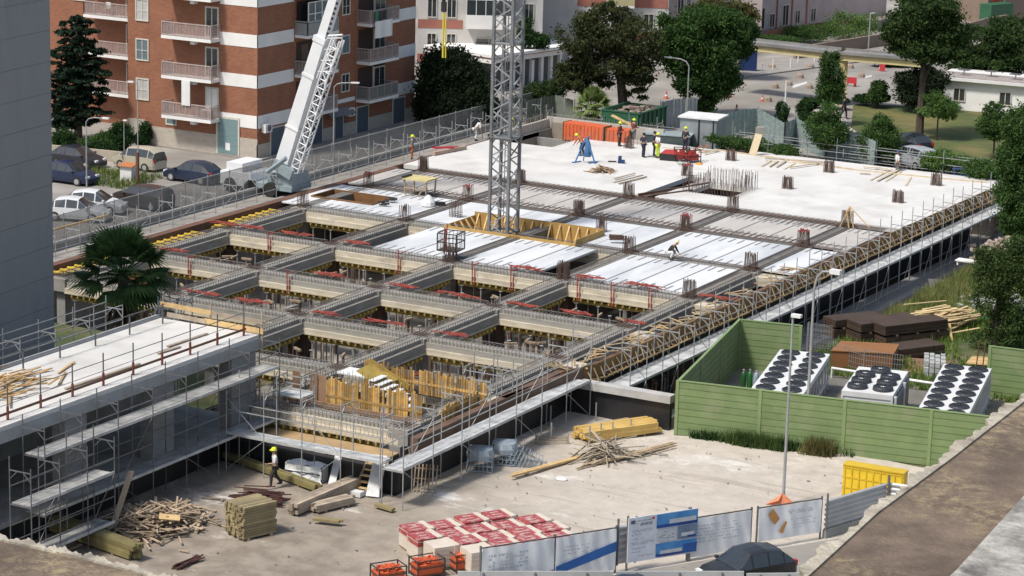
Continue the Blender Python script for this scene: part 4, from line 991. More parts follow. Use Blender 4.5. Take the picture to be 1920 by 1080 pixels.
g = MB(); a, b = HP(s4+.15,0), G(1660,975,ZY); g.bar(a+Vector((0,0,.2)), b+Vector((0,0,.2)), .2, .4); mk('concrete_kerb', g, concg, label='concrete base under the corrugated hoarding', cat='wall')
# pale grey road barrier along the very bottom
g = MB(); 
rb = thing('road_barrier', 'pale grey steel barrier along the road below the black car', 'barrier', G(1300, 1085, ZY-0))
zb_ = ZY+1.0
for i, (xa, xb) in enumerate(((858,1150),(1155,1395),(1400,1560))):
    a, b = G(xa, 1071+(1 if i == 2 else 0)+(.012*(xa-1155) if i == 2 else 0), zb_), G(xb, 1071+(2.4 if i == 2 else 0), zb_); g = MB(); g.bar(a-Vector((0,0,.35)), b-Vector((0,0,.35)), .07, .7); mk('barrier_panel', g, mat('barrier grey', (.42,.43,.42), None, 1, .5), rb, world=True)
    g = MB()
    for k in range(3): c = a.lerp(b, (k+.5)/3); g.cb(c+Vector((.02,-.06,-.12)), (.08,.05,.14), 0); g.bar((c.x,c.y,ZY),(c.x,c.y,ZY+.4),.06)
    mk('bolt', g, steeld, rb, world=True)
# outside road strip
g = MB(); q0, q1 = hA-hd*40-hn*.35, hA+hd*(s4+60)-hn*.35; g.add([q0+Vector((0,0,.05)), q0-hn*30+Vector((0,0,.05)), q1-hn*30+Vector((0,0,.05)), q1+Vector((0,0,.05))], [(0,1,2,3)]); mk('road', g, street_m, kind='structure')
# ---- block pallets wrapped red and white
wrap = mat('red wrap', (.38,.06,.06), (.28,.045,.045), 2.2, .35, isl=.12, c3=(.52,.36,.33), sc3=3.5); wrapw = mat('cream wrap', (.60,.53,.45), (.52,.45,.37), 2.5, .5, isl=.08)
P0 = G(772, 1022, ZY+1.25); P1 = G(1062, 1000, ZY+1.25)
pdir = (HP(1)-HP(0)).normalized(); pn = Vector((-pdir.y, pdir.x, 0))
base = G(812, 1075, ZY)
def pallet(label, c, white_=False, h=1.2):
    t = thing('block_pallet', label, 'block pallet', c, math.atan2(pdir.y, pdir.x), 'red and cream wrapped block pallets'); g = MB()
    g.box(-.56,-.52,.14,.56,.52,h-.32, 1); g.box(-.56,-.52,h-.318,.56,.52,h, 0 if not white_ else 1)
    for k in range(4): z = .14+(h-.14)*(k+.5)/4; g.box(-.565,-.525,z-.012,.565,.525,z+.012, 1)
    r_ = random.Random(hash(label) % 999 if False else len(label)*7)
    mk('blocks', g, [wrap, wrapw], t)
    g = MB(); a = .36; g.box(a,-.55,.14,.60,.55,h+.02) ; 
    g.cb((.62,.1,h-.1),(.22,.9,.14),0.2,ry=.3); mk('wrap_sheet', g, wrapw, t)
    if not white_:
        g = MB()
        for k in range(3): g.box(-.36+.05*k,-.36+k*.3,h+.001,.06+.03*k,-.31+k*.3,h+.010)
        mk('pale_print', g, wrapw, t)
    g = MB()
    for y in (-.45,0,.45): g.box(-.55,y-.06,0,.55,y+.06,.1)
    g.box(-.56,-.52,.1,.56,.52,.135); mk('pallet_base', g, woodo, t); return t
rowsn = ('front', 'second', 'third', 'rear')
c00 = G(842, 1078, ZY)
for r_i in range(4):
    for c_i in range(5):
        if r_i == 3 and c_i > 3: continue
        if r_i == 0 and c_i == 0: continue
        c = c00+pdir*(c_i*1.32+(r_i % 2)*.2)+pn*(r_i*1.16)
        wht = (r_i, c_i) in ((1,0),(0,1))
        pallet('%s wrapped block pallet, %s in the %s row counted from the hoarding end' % ('plain white' if wht else 'red and cream', ORD[c_i], rowsn[r_i]), c, wht, 1.0+rr.uniform(-.05,.05))
# crates of orange clamps
def crate(label, c, rz):
    t = thing('clamp_crate', label, 'crate', c, rz, 'steel crates of orange fittings'); g = MB()
    for x in (-.62,.62):
        for y in (-.42,.42): g.bar((x,y,0),(x,y,.78),.05)
    for z in (.12,.45,.76):
        for y in (-.42,.42): g.bar((-.62,y,z),(.62,y,z),.04)
        for x in (-.62,.62): g.bar((x,-.42,z),(x,.42,z),.04)
    g.box(-.6,-.4,.1,.6,.4,.13); mk('crate_frame', g, mat('rust black steel', (.06,.04,.03), None, 3, .7), t)
    g = MB(); r_ = random.Random(int(c.x*100))
    g.box(-.56,-.37,.14,.56,.37,.56)
    for i in range(70): g.bar((r_.uniform(-.55,.3),r_.uniform(-.34,.34),r_.uniform(.58,.72)),(r_.uniform(-.2,.55),r_.uniform(-.34,.34),r_.uniform(.58,.74)),.05)
    mk('orange_fittings', g, mat('orange fittings', (.62,.12,.04), (.45,.08,.03), 6, .6, isl=.35), t); return t
cz = math.atan2(pdir.y, pdir.x)
crate('steel crate heaped with orange fittings, next to the white tarp', G(872, 1066, ZY), cz); crate('steel crate of orange fittings left of the first', G(800, 1078, ZY), cz); crate('steel crate of orange fittings half out of frame at the bottom', G(728, 1092, ZY), cz)
# yellow formwork box
yc_ = G(1640, 938, ZY); t = thing('yellow_box', 'bright yellow ribbed shuttering box by the corrugated hoarding', 'box', yc_, math.atan2(hd.y, hd.x)*0+.05)
g = MB(); g.box(-1.5,-.3,0,1.4,.3,1.55); mk('shell', g, yellowp, t)
g = MB()
for i in range(9): x = -1.4+i*.34; g.box(x-.03,-.335,.02,x+.03,-.302,1.5)
for z in (.1,.5,1.0,1.45): g.box(-1.5,-.325,z-.03,1.4,-.303,z+.03)
g.box(-1.52,-.34,1.55,1.42,.34,1.6); mk('rib', g, mat('yellow rib', (.60,.40,.02), None, 2, .5), t)
# orange net
g = MB(); c = G(1465, 950, ZY); g.add([c+Vector(v) for v in ((-.75,-.1,0),(.45,.1,0),(.6,.3,.1),(.0,.1,.62),(-.1,-.15,.3),(-.5,.3,0))], [(0,1,3),(1,2,3),(0,3,5),(0,4,3)]); mk('orange_net', g, mat('orange net', (.62,.22,.11), (.5,.17,.09), 6, .8), label='folded orange safety net at the foot of the slim lamp', cat='safety net')
# ---- timber piles
def stack(label, c, rz, L_, nw, nh, w_=.14, h_=.10, m=woodn, cat='timber stack', jit=.12, bear=True, group=None):
    t = thing('timber_stack', label, cat, c, rz, group); r_ = random.Random(int(L_*100+nw*7+nh)); g = MB()
    for j in range(nh):
        for i in range(nw):
            o = r_.uniform(-jit, jit); y = (i-(nw-1)/2)*(w_+.012); z = .12+j*(h_+.008)+h_/2; g.cb((o, y, z), (L_, w_, h_), r_.uniform(-.006,.006)*jit*10)
    mk('timber', g, m, t); 
    if bear:
        g = MB()
        for x in (-L_*.3, L_*.3): g.box(x-.05, -nw*w_/2, 0, x+.05, nw*w_/2, .11)
        mk('bearer', g, woodo, t)
    return t
def ang(a, b, z=ZY): u, v = G(*a, z), G(*b, z); d = v-u; return math.atan2(d.y, d.x), (u+v)/2, d.length
a_, c_, l_ = ang((1085, 828), (1225, 808)); stack('thick stack of yellow new beams between steel stakes', c_, a_, l_*.98, 6, 3, .2, .16, mat('new beams', (.62,.42,.13), (.50,.32,.09), 1.4, .7, isl=.15), jit=.2)
a_, c_, l_ = ang((1075, 812), (1190, 790)); stack('single brown beam lying behind the yellow stack', c_, a_, l_, 1, 1, .2, .14, woodo)
a_, c_, l_ = ang((962, 897), (1085, 864)); stack('two loose orange timbers on the open dust', c_, a_, l_, 2, 1, .14, .1, woodn, jit=.4)
a_, c_, l_ = ang((1090, 880), (1262, 838)); stack('row of long thin battens on the open dust', c_, a_, l_, 4, 1, .1, .06, mat('batten', (.42,.32,.2), (.3,.22,.14), 2, .8, isl=.3), jit=.5, bear=False)
a_, c_, l_ = ang((548, 968), (665, 918)); stack('long stack of sawn beams beside the timber cube', c_, a_, l_, 3, 3, .2, .16, woodg, jit=.15); 
a_, c_, l_ = ang((590, 962), (660, 945)); stack('short pile of sawn beams before the long stack', c_, a_, l_, 3, 2, .2, .15, woodg, jit=.15)
a_, c_, l_ = ang((588, 980), (637, 985)); stack('pair of short yellow beam ends on the ground', c_, a_, l_, 2, 1, .14, .12, mat('olive beam', (.27,.22,.10), (.2,.16,.08), 2, .8, isl=.2), bear=False)
a_, c_, l_ = ang((705, 953), (738, 963)); stack('pair of short olive beam ends on open ground', c_, a_, l_, 2, 1, .14, .12, mat('olive beam', (.27,.22,.10)), bear=False)
# cube of yellow timbers
a_ = math.radians(62)
t = thing('timber_cube', 'tight cube of weathered yellow timbers seen end on', 'timber stack', G(470, 1003, ZY), 1.22); r_ = random.Random(9); g = MB()
for j in range(12):
    for i in range(9): g.cb((r_.uniform(-.06,.06), (i-4)*.155, .2+j*.118), (1.7, .14, .105))
mk('timber', g, mat('cube timber', (.30,.245,.13), (.22,.18,.10), 1.6, .8, isl=.3), t)
g = MB(); 
for x in (-.6,.6): g.box(x-.05,-.75,0,x+.05,.75,.13)
mk('bearer', g, woodo, t)
# long yellow beams by the wing
def beamsL(label, pa, pb, z=ZY, n=4, h=.2, m=None, hn_=2):
    a, b = G(*pa, z), G(*pb, z); d = b-a; stack(label, (a+b)/2, math.atan2(d.y, d.x), d.length, n, hn_, .12, h, m or mat('olive girder', (.22,.185,.075), (.14,.12,.05), 1.5, .7, isl=.25), jit=.2)
beamsL('long bundle of olive shuttering beams running under the wing', (85, 990), (255, 1052), n=5, hn_=3)
beamsL('olive beams lying out from the black wall behind the white bag', (425, 862), (600, 925), n=3, h=.14)
# rebar pile
t = thing('rebar_bundle', 'pile of dark red steel bars beside the timber cube', 'rebar bundle', G(487, 945, ZY)); g = MB(); r_ = random.Random(21)
for i in range(46): a = .35+r_.gauss(0,.16); x, y = r_.gauss(0,.35), r_.gauss(0,.35); l = r_.uniform(1.2,1.9); z = .06+r_.uniform(0,.45); g.bar((x-math.cos(a)*l/2,y-math.sin(a)*l/2,z),(x+math.cos(a)*l/2,y+math.sin(a)*l/2,z+r_.uniform(-.03,.12)),.045)
mk('bars', g, mat('dark red bar', (.10,.035,.03), (.06,.03,.025), 4, .8, isl=.3), t)
g = MB()
for (x,y,dx,dy) in [(0,0,.9,.35),(.3,-.3,.8,.5),(-.3,.2,1.0,.2),(.1,.4,.9,.55)]: g.bar((x-dx,y-dy,.08),(x+dx,y+dy,.12),.07)
mk('loose_bars', g, mat('dark red bar', (.1,.035,.03)), t)
g = MB()
for i in range(14): a, b = G(322+i*1.5, 1068+rr.uniform(-3,3), ZY), G(378+rr.uniform(-14,6), 1052+rr.uniform(-4,4), ZY); g.bar(a+Vector((0,0,.06+rr.uniform(0,.15))), b+Vector((0,0,.06+rr.uniform(0,.15))), .05)
mk('rebar_bundle', g, mat('dark red bar', (.1,.035,.03)), label='loose dark red bars at the bottom near the mossy roof edge', cat='rebar bundle')
# heaps of waste wood
def heap(label, c, rx, ry, hmax, n, m, ln=(.5,1.6), w_=(.05,.14), seed=1, cat='wood heap', name='wood_heap'):
    r_ = random.Random(seed); g = MB()
    for i in range(n):
        u, v = r_.gauss(0,.42), r_.gauss(0,.42); k = max(0, 1-(u*u+v*v)); x, y = c.x+u*rx, c.y+v*ry; a = r_.uniform(0, 3.14); l = r_.uniform(*ln); z = c.z+.04+hmax*k*r_.uniform(.25,1); t_ = r_.uniform(-.25,.25)*k
        dx, dy = math.cos(a)*l/2, math.sin(a)*l/2; zl = max(c.z+.03, z-t_*l); g.bar((x-dx,y-dy,zl), (x+dx,y+dy,max(c.z+.03, z+t_*l)), r_.uniform(*w_), .03)
    return mk(name, g, m, label=label, cat=cat)
hm = mat('waste wood', (.40,.31,.215), (.28,.21,.145), 2.2, .85, isl=.38)
heap('large heap of splintered waste wood in front of the wing', G(290, 985, ZY), 2.3, 3.0, .85, 330, hm, seed=4)
g = MB(); a, b = G(225, 1005, ZY), Vector((24.2, -86.2, 1.0)); a = G(208, 1000, ZY); g.bar(a+Vector((0,0,.0)), Vector((25.7, a.y+1.8, ZY+2.3)), .26, .05); mk('leaning_plank', g, woodg, label='tall grey plank leaning on the scaffold over the wood heap', cat='plank')
heap('tangle of thin pale sticks heaped on the battens', G(1140, 858, ZY), 1.1, 1.4, .9, 46, mat('pale sticks', (.40,.34,.25), (.28,.24,.18), 2, .85, isl=.3), (1.2, 2.6), (.04,.09), seed=6)
g = MB(); c = G(1140, 858, ZY)
for i in range(14): a = 1.15+rr.gauss(0,.16); l = rr.uniform(2,3.4); x, y = c.x-.9+rr.gauss(0,.3), c.y-.3+rr.gauss(0,.35); g.bar((x-math.cos(a)*l/2,y-math.sin(a)*l/2,ZY+.05),(x+math.cos(a)*l/2,y+math.sin(a)*l/2,ZY+rr.uniform(.1,.8)),.06)
mk('stick_pile', g, woodg, label='long grey sticks sloping down from the tangle', cat='stick pile')
# steel stakes round the yellow stack
for i, (px, py) in enumerate(((1105,833),(1126,828),(1148,826),(1182,820),(1117,789),(1144,782),(1033,828),(1032,795))):
    c = G(px, py, ZY); g = MB(); g.tube(c, c+Vector((0,0,.95)), .04, 6); g.cb(c+Vector((0,0,.02)), (.2,.2,.04)); mk('steel_stake', g, steel, label='short grey stake, %s along the yellow beam stack' % ORD[i], cat='stake', group='steel stakes by the beam stack')
# small grey frame pallet
t = thing('stillage', 'empty low grey stillage frame beside the yellow stack', 'stillage', G(1035, 828, ZY), .55); g = MB()
for y in (-.45,-.15,.15,.45): g.bar((-.8,y,.12),(.8,y,.12),.09,.05)
for x in (-.75,.75): g.bar((x,-.5,.05),(x,.5,.05),.09,.07); g.bar((x,-.45,0),(x,-.45,.6),.06)
mk('frame', g, woodg, t)
# mesh boxes with blue grey nets
nb = mat('blue grey mesh', (.36,.42,.47), (.27,.32,.37), 3, .6, metal=.2); 
def meshbox(label, c, rz, n, tilt):
    t = thing('mesh_crate', label, 'mesh crate', c, rz)
    for k in range(n):
        g = MB(); o = k*.34; s = .62; h = 1.0
        for (a, b) in (((-s,-.5),(s,-.5)),((s,-.5),(s,.5)),((s,.5),(-s,.5)),((-s,.5),(-s,-.5))):
            for z in (0,.25,.5,.75,1.0): g.bar((a[0]*(1-.15*z)+o, a[1]*(1-.15*z), z*h+.04),(b[0]*(1-.15*z)+o, b[1]*(1-.15*z), z*h+.04),.03)
            for q in range(7): u = q/6; x, y = a[0]+(b[0]-a[0])*u, a[1]+(b[1]-a[1])*u; g.bar((x+o,y,.04),(x*.85+o,y*.85,h+.04),.022)
        if tilt: g.tf(Matrix.Translation((0,0,.02)) @ Matrix.Rotation(.42*(k > 0), 4, 'Y'))
        mk('mesh_frame', g, nb, t)
    g = MB(); g.lathe((0,0,h*.55),[(.62,0),(.66,.25),(.58,.5),(.3,.56)],8); mk('net_cover', g, mat('blue grey plastic', (.32,.38,.43), None, 2, .5), t)
meshbox('single blue grey mesh crate near the scaffold foot', G(900, 880, ZY), .4, 1, False); meshbox('row of nested blue grey mesh crates leaning together', G(945, 868, ZY), .35, 4, True)
# white bulk bag, red bucket, grating, planks leaning, stair
c = G(577, 898, ZY); t = thing('bulk_bag', 'white woven bulk bag lying by the black wall', 'bulk bag', c, .12); g = MB(); g.grid((-.95,-.45,0),(1.9,0,0),(0,0,.78),16,6,lambda u,v:-.05*math.sin(u*17)-.03*math.sin(v*9+u*6)); g.grid((-.95,-.45,.78),(1.9,0,0),(0,.8,0),16,6,lambda u,v:.05*math.sin(u*13+v*5)); g.box(-.93,-.40,.02,.93,.35,.74); mk('bag', g, mat('white bag', (.82,.83,.83), (.70,.72,.72), 2, .6, bump=.4, bsc=4), t)
g = MB(); g.box(-.96,-.50,.42,.96,-.46,.46); g.box(.9,-.48,0,.96,-.44,.8); mk('strap', g, navy, t)
c = G(614, 880, ZY); t = thing('bucket', 'dull red bucket by the end of the white bag', 'bucket', c); g = MB(); g.lathe((0,0,0),[(.16,0),(.24,.45),(.25,.45),(.2,.3)],12); mk('body', g, red, t); g = MB(); g.tube((-.24,0,.45),(0,0,.62),.012,5); g.tube((0,0,.62),(.24,0,.45),.012,5); mk('handle', g, steel, t)
def lean(name, label, pa, z0, top, w_, th, m, cat):
    a = G(*pa, z0); g = MB(); g.bar(a+Vector((0,0,.02)), Vector(top), w_, th); mk(name, g, m, label=label, cat=cat)
a = G(620, 918, ZY); lean('leaning_board', 'narrow steel plank leaning against the front deck', (620, 918), ZY, (a.x-.35, a.y+1.2, -1.15), .34, .06, deckm, 'plank')
a = G(698, 932, ZY); lean('leaning_board', 'wide perforated steel platform leaning by the access stair', (698, 932), ZY, (a.x-.25, a.y+1.1, -.75), .62, .07, deckm, 'platform')
c = G(675, 925, ZY); t = thing('access_stair', 'short wooden access stair from the yard to the deck', 'stair', c); g = MB()
for s in (-.3,.3): g.bar((s,0,.05),(s,1.3,1.45),.05,.14)
mk('stringer', g, woodo, t); g = MB()
for i in range(6): g.box(-.28,.05+i*.22,.2+i*.23,.28,.27+i*.22,.24+i*.23)
mk('tread', g, woodn, t)
g = MB(); g.box(-.35,-.55,0,.35,-.15,.22); mk('block_step', g, white, t)
c = G(795, 925, ZY); t = thing('timber_grating', 'brown slatted grating leaning near the corner scaffold', 'grating', c, .35); g = MB()
for i in range(7): g.bar((-.5+i*.17,0,0),(-.55+i*.17,.75,1.15),.05)
for k in (.15,.5,.85): g.bar((-.55,.75*k,1.15*k),(.58,.75*k,1.15*k),.05)
mk('slats', g, woodo, t)
# little things on the dust
for (px,py,lab) in ((985,0,''),): pass
g = MB(); c = G(810, 985, ZY); g.add([c+Vector(v) for v in ((-.9,-.2,.02),(-.3,.05,.03),(-.1,-.05,.10),(.8,.35,.05),(.9,.5,.03),(.2,.35,.12),(-.4,.1,.05))],[(0,1,2,6),(2,3,5),(3,4,5)]); mk('paper_sack', g, mat('pale paper', (.58,.54,.46), None, 2, .8), label='crumpled pale sacking in the middle of the yard', cat='sack')
g = MB(); c = G(1053, 900, ZY); g.ell(c+Vector((0,0,.05)), .3, .22, .09); mk('plaster_lump', g, white, label='small white lump on the pale dust', cat='lump')
g = MB(); c = G(318, 980, ZY+.6); g.cb((c.x,c.y,ZY+.85),(.9,.5,.03),.6,rx=.15,ry=.1); mk('board_offcut', g, woodn, label='flat pale board lying on top of the wood heap', cat='board')
g = MB(); r_ = random.Random(77)
for i in range(260):
    x, y = r_.uniform(25.5, 50), r_.uniform(-90, -60)
    if x < 35 and y > -78: continue
    s = r_.uniform(.02,.07); g.cb((x,y,ZY+.03+s/2),(s*r_.uniform(1,3),s,s*.7),r_.uniform(0,3))
mk('rubble', g, concg, label='small stones and scraps strewn over the yard dust', kind='stuff', cat='rubble')
# ================================================================ BRICK APARTMENT BLOCK
def brickmat(name, a, b, mo):
    m = bpy.data.materials.new(name); m.use_nodes = True; t = m.node_tree; L = t.links; bs = t.nodes['Principled BSDF']; bs.inputs['Roughness'].default_value = .9
    geo = t.nodes.new('ShaderNodeNewGeometry'); sx = t.nodes.new('ShaderNodeSeparateXYZ'); L.new(geo.outputs['Position'], sx.inputs[0])
    ad = t.nodes.new('ShaderNodeMath'); L.new(sx.outputs[0], ad.inputs[0]); L.new(sx.outputs[1], ad.inputs[1]); cx = t.nodes.new('ShaderNodeCombineXYZ'); L.new(ad.outputs[0], cx.inputs[0]); L.new(sx.outputs[2], cx.inputs[1])
    br = t.nodes.new('ShaderNodeTexBrick'); br.inputs['Scale'].default_value = 1; br.inputs['Brick Width'].default_value = .27; br.inputs['Row Height'].default_value = .085; br.inputs['Mortar Size'].default_value = .008
    br.inputs['Color1'].default_value = a+(1,); br.inputs['Color2'].default_value = b+(1,); br.inputs['Mortar'].default_value = mo+(1,); L.new(cx.outputs[0], br.inputs['Vector'])
    n = t.nodes.new('ShaderNodeTexNoise'); n.inputs['Scale'].default_value = .6; n.inputs['Detail'].default_value = 6; L.new(geo.outputs['Position'], n.inputs['Vector'])
    mr = t.nodes.new('ShaderNodeMapRange'); mr.inputs[3].default_value = .72; mr.inputs[4].default_value = 1.25; L.new(n.outputs[0], mr.inputs[0])
    hs = t.nodes.new('ShaderNodeHueSaturation'); L.new(br.outputs[0], hs.inputs['Color']); L.new(mr.outputs[0], hs.inputs['Value']); L.new(hs.outputs[0], bs.inputs['Base Color']); return m
brick = brickmat('orange brick', (.29,.115,.06), (.22,.08,.042), (.25,.145,.10))
stone = mat('pale stone plinth', (.45,.40,.34), (.36,.32,.27), 1.5, .8, stretch=(1,1,3))
shut = mat('grey blue shutter', (.13,.18,.20), (.10,.14,.16), 1, .6, stretch=(1,1,12))
railm = mat('balcony rail', (.45,.38,.36), None, 3, .6); frm = mat('window frame cream', (.60,.57,.50), None, 3, .6)
curt = mat('curtain', (.45,.44,.42), None, 3, .8)
X0, X1, Y0, Y1 = -24.55, -13.0, -18.5, 3.45; ZT = 17.5; FH3 = 2.93
BK = thing('brick_apartment_block', 'tall orange brick apartment block with white bands behind the mobile crane', 'apartment block', (-19, -8, ZS))
def kp(n, g, m, p=BK, **kw): return mk(n, g, m, p, world=True, **kw)
g = MB(); g.box(X0, Y0, ZS, X1, Y1, ZT); kp('wall', g, brick)
g = MB(); g.box(X0-16, Y0+5.5, ZS, X0-.003, Y1-3, ZT); kp('wall', g, brick, label='set back brick wing behind the conifer')
g = MB(); g.box(X0+1.7, Y0-.04, ZS, X1+.04, Y0+.02, ZS+1.5); g.box(X1-.02, Y0-.04, ZS, X1+.04, Y1, ZS+1.1); g.box(X0-.0, Y0-.06, ZS, X0+1.6, Y0+.02, ZS+1.9); kp('plinth', g, stone)
bands = [1.77+FH3*i for i in range(6)]
for z in bands:
    g = MB(); g.box(-16.25, Y0-.03, z, X1+.03, Y0+.02, z+.93); g.box(X1-.02, Y0-.03, z, X1+.03, -13.85, z+.93); kp('white_band', g, whiter); g = MB(); g.box(X1-.02, -.9, z, X1+.03, Y1+.02, z+.93); kp('white_band', g, whiter)
g = MB()
g.box(X1-.02, -13.85, bands[0]+.45, X1+.035, -5.4, bands[0]+.75)
kp('white_band', g, whiter)
def win(x, y, z, w_, h, face, label=None, m=None, shutter=False):
    """window on face 'S' (towards -y) or 'E' (towards +x): frame with its pane"""
    g = MB(); fw_ = .09
    def b(a0, z0, a1, z1, d0, d1, m_=0):
        if face == 'S': g.box(a0, y-d1, z0, a1, y-d0, z1, m_)
        else: g.box(x+d0, a0, z0, x+d1, a1, z1, m_)
    c = x if face == 'S' else y
    b(c-w_/2-fw_, z-fw_, c+w_/2+fw_, z, .01, .07); b(c-w_/2-fw_, z+h, c+w_/2+fw_, z+h+fw_, .01, .07); b(c-w_/2-fw_, z, c-w_/2, z+h, .01, .07); b(c+w_/2, z, c+w_/2+fw_, z+h, .01, .07)
    if not shutter: b(c-.025, z, c+.025, z+h, .025, .06); b(c-w_/2, z+h*.45, c+w_/2, z+h*.45+.04, .025, .055)
    o = kp('window', g, frm); g2 = MB(); g = g2; b(c-w_/2, z, c+w_/2, z+h, .008, .024)
    q = mk('pane', g2, m or (shut if shutter else glassd), o)
    if label: o['label'] = label
    return o
bal = MB
def balcony(xa, ya, xb, yb, z, label=None, m=None, rh=1.0, face='S', infill=None):
    """projecting slab with posts and a panelled rail"""
    g = MB(); g.box(xa, ya, z-.22, xb, yb, z); o = kp('balcony', g, whiter, label=label)
    g = MB()
    def seg(p, q):
        d = Vector((q[0]-p[0], q[1]-p[1], 0)); n = max(1, int(d.length/.13))
        g.bar((p[0],p[1],z+rh),(q[0],q[1],z+rh),.06); g.bar((p[0],p[1],z+.1),(q[0],q[1],z+.1),.04)
        for i in range(n+1): a = Vector((p[0],p[1],0))+d*(i/n); w2 = .022 if i % 8 else .05; g.bar((a.x,a.y,z),(a.x,a.y,z+rh),w2)
    e = .05
    if face == 'S': pts = [(xa+e, yb), (xa+e, ya+e), (xb-e, ya+e), (xb-e, yb)]
    else: pts = [(xa, ya+e), (xb-e, ya+e), (xb-e, yb-e), (xa, yb-e)]
    for i in range(3): seg(pts[i], pts[i+1])
    mk('railing', g, m or railm, o)
    g = MB()
    for i in range(3): p, q = Vector(pts[i]+(z+rh/2,)), Vector(pts[i+1]+(z+rh/2,)); k = (q-p).normalized()*.06; g.bar(p+k, q-k, .012, rh-.25)
    mk('rail_panel', g, infill or mat('rail mesh', (.30,.22,.20), None, 3, .7, alpha=.45), o)
    return o
for i in range(5):
    z = 2.55+FH3*i-.35
    balcony(-20.6, Y0-1.25, -16.2, Y0, z, rh=1.0); 
    g = MB(); g.box(-18.2, Y0-1.0, z-.5, -17.8, Y0-.6, z-.22); kp('balcony_bracket', g, white)
    # recessed door
    g = MB(); g.box(-17.55, Y0-.06, z+.02, -16.35, Y0+.0, z+2.25); o = kp('balcony_door', g, frm); g = MB(); g.box(-17.42, Y0-.075, z+.12, -17.0, Y0-.062, z+2.12); g.box(-16.9, Y0-.075, z+.12, -16.48, Y0-.062, z+2.12); mk('pane', g, white if i == 0 else glassd, o)
    win(-23.2, Y0, z+.75, 1.0, 1.45, 'S', m=curt if i % 2 == 0 else shut)
    win(-23.2+0, Y0, z+.75, 1.0, 1.45, 'S') if False else None
# balconies on the set back wing
for i in range(5):
    z = 2.2+FH3*i+.1
    balcony(X0-7.5, Y0+4.3, X0-.02, Y0+5.5, z-.1)
    g = MB(); g.box(X0-4.3, Y0+5.43, z, X0-3.0, Y0+5.5, z+2.2); o = kp('balcony_door', g, frm); g = MB(); g.box(X0-4.2, Y0+5.41, z+.1, X0-3.1, Y0+5.425, z+2.1); mk('pane', g, glassd, o)
    win(X0-8.8, Y0+5.5, z+.8, 1.0, 1.3, 'S')
g = MB(); c = Vector((X0-5.6, Y0+4.8, 2.2+FH3*2+.1)); g.box(c.x-.22,c.y-.22,c.z+.42,c.x+.22,c.y+.22,c.z+.46); g.box(c.x-.22,c.y+.18,c.z+.46,c.x+.22,c.y+.22,c.z+.9)
for sx in (-.2,.2):
    for sy in (-.2,.2): g.bar((c.x+sx,c.y+sy,c.z),(c.x+sx,c.y+sy,c.z+.42),.035)
mk('chair', g, white, label='white plastic chair on a balcony of the set back brick wing', cat='chair')
g = MB(); g.box(-16.55, Y0-.09, ZS+.15, -14.5, Y0-.05, ZS+2.9); o = kp('garage_door', g, frm); g = MB(); g.box(-16.4, Y0-.11, ZS+.2, -14.65, Y0-.092, ZS+2.75); mk('shutter', g, mat('teal shutter', (.17,.26,.27), None, 1, .6, stretch=(1,1,10)), o); g = MB(); g.box(-15.7, Y0-.12, ZS+.45, -15.3, Y0-.112, ZS+1.0); mk('notice', g, white, o)
win(-20.6+0, Y0, 1.35, .8, .5, 'S', shutter=True)
g = MB(); g.box(-13.7, Y0-.03+0, 0, -13.65, Y0-.03, 0)
# shaded long face
for i in range(6):
    z = 2.55+FH3*i-.30
    # loggia column 1 (glazed above, open below)
    open_ = i in (0, 1); glaz = i >= 2
    balcony(X1, -13.7, X1+1.15, -9.5, z, face='E', m=mat('pale rail', (.40,.40,.40), None, 3, .6), infill=mat('pale rail panel', (.33,.34,.34), None, 2, .6, alpha=.8) if glaz else None)
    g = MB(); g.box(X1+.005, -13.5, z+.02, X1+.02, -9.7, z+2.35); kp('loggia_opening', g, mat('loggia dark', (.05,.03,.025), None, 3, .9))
    g = MB(); g.box(X1+.025, -12.9, z+.05, X1+.06, -12.0, z+2.1); kp('balcony_door', g, woodbd if open_ else glassd)
    if glaz:
        g = MB()
        for yy in (-13.5,-12.6,-11.7,-10.8,-9.75): g.bar((X1+1.05,yy,z+.9),(X1+1.05,yy,z+2.4),.07)
        for zz in (z+.95, z+1.55, z+2.4): g.bar((X1+1.05,-13.5,zz),(X1+1.05,-9.75,zz),.06)
        o = kp('glazed_enclosure', g, white); g = MB(); g.box(X1+1.02,-13.5,z+.98,X1+1.03,-9.75,z+2.36); mk('pane', g, mat('balcony glass', (.12,.15,.16), (.2,.22,.22), .8, .1), o)
    win(X1, -6.8, z+.85, .95, 1.25, 'E', shutter=(i % 2 == 1))
    balcony(X1, -5.2, X1+1.25, -1.0, z, face='E', m=railm, infill=mat('green balcony panel', (.10,.13,.11), None, 2, .7) if i == 0 else None, label='dark green panelled balcony' if i == 0 else None)
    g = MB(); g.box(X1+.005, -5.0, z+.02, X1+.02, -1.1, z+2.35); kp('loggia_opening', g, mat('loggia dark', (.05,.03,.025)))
    g = MB(); g.bar((X1+.08, -2.9, z+.02),(X1+.08,-2.9,z+2.3),.08); g.box(X1+.03,-2.8,z+.6,X1+.09,-1.2,z+2.2); o = kp('balcony_window', g, frm); g = MB(); g.box(X1+.1,-2.7,z+.7,X1+.11,-2.05,z+2.1); g.box(X1+.1,-1.95,z+.7,X1+.11,-1.3,z+2.1); mk('pane', g, glassd, o)
for ya, yb, lab in ((-16.9,-15.0,0),(-11.6,-9.9,1),(-5.2,-3.4,2),(.1,2.0,3),(-8.3,-7.0,4)):
    g = MB(); g.box(X1+.01, ya, ZS+.05, X1+.06, yb, ZS+2.15); o = kp('shop_shutter', g, frm); g = MB(); g.box(X1+.065, ya+.12, ZS+.1, X1+.08, yb-.12, ZS+2.05); mk('shutter', g, mat('dark blue shutter', (.07,.10,.13), None, 1, .6, stretch=(1,1,10)), o)
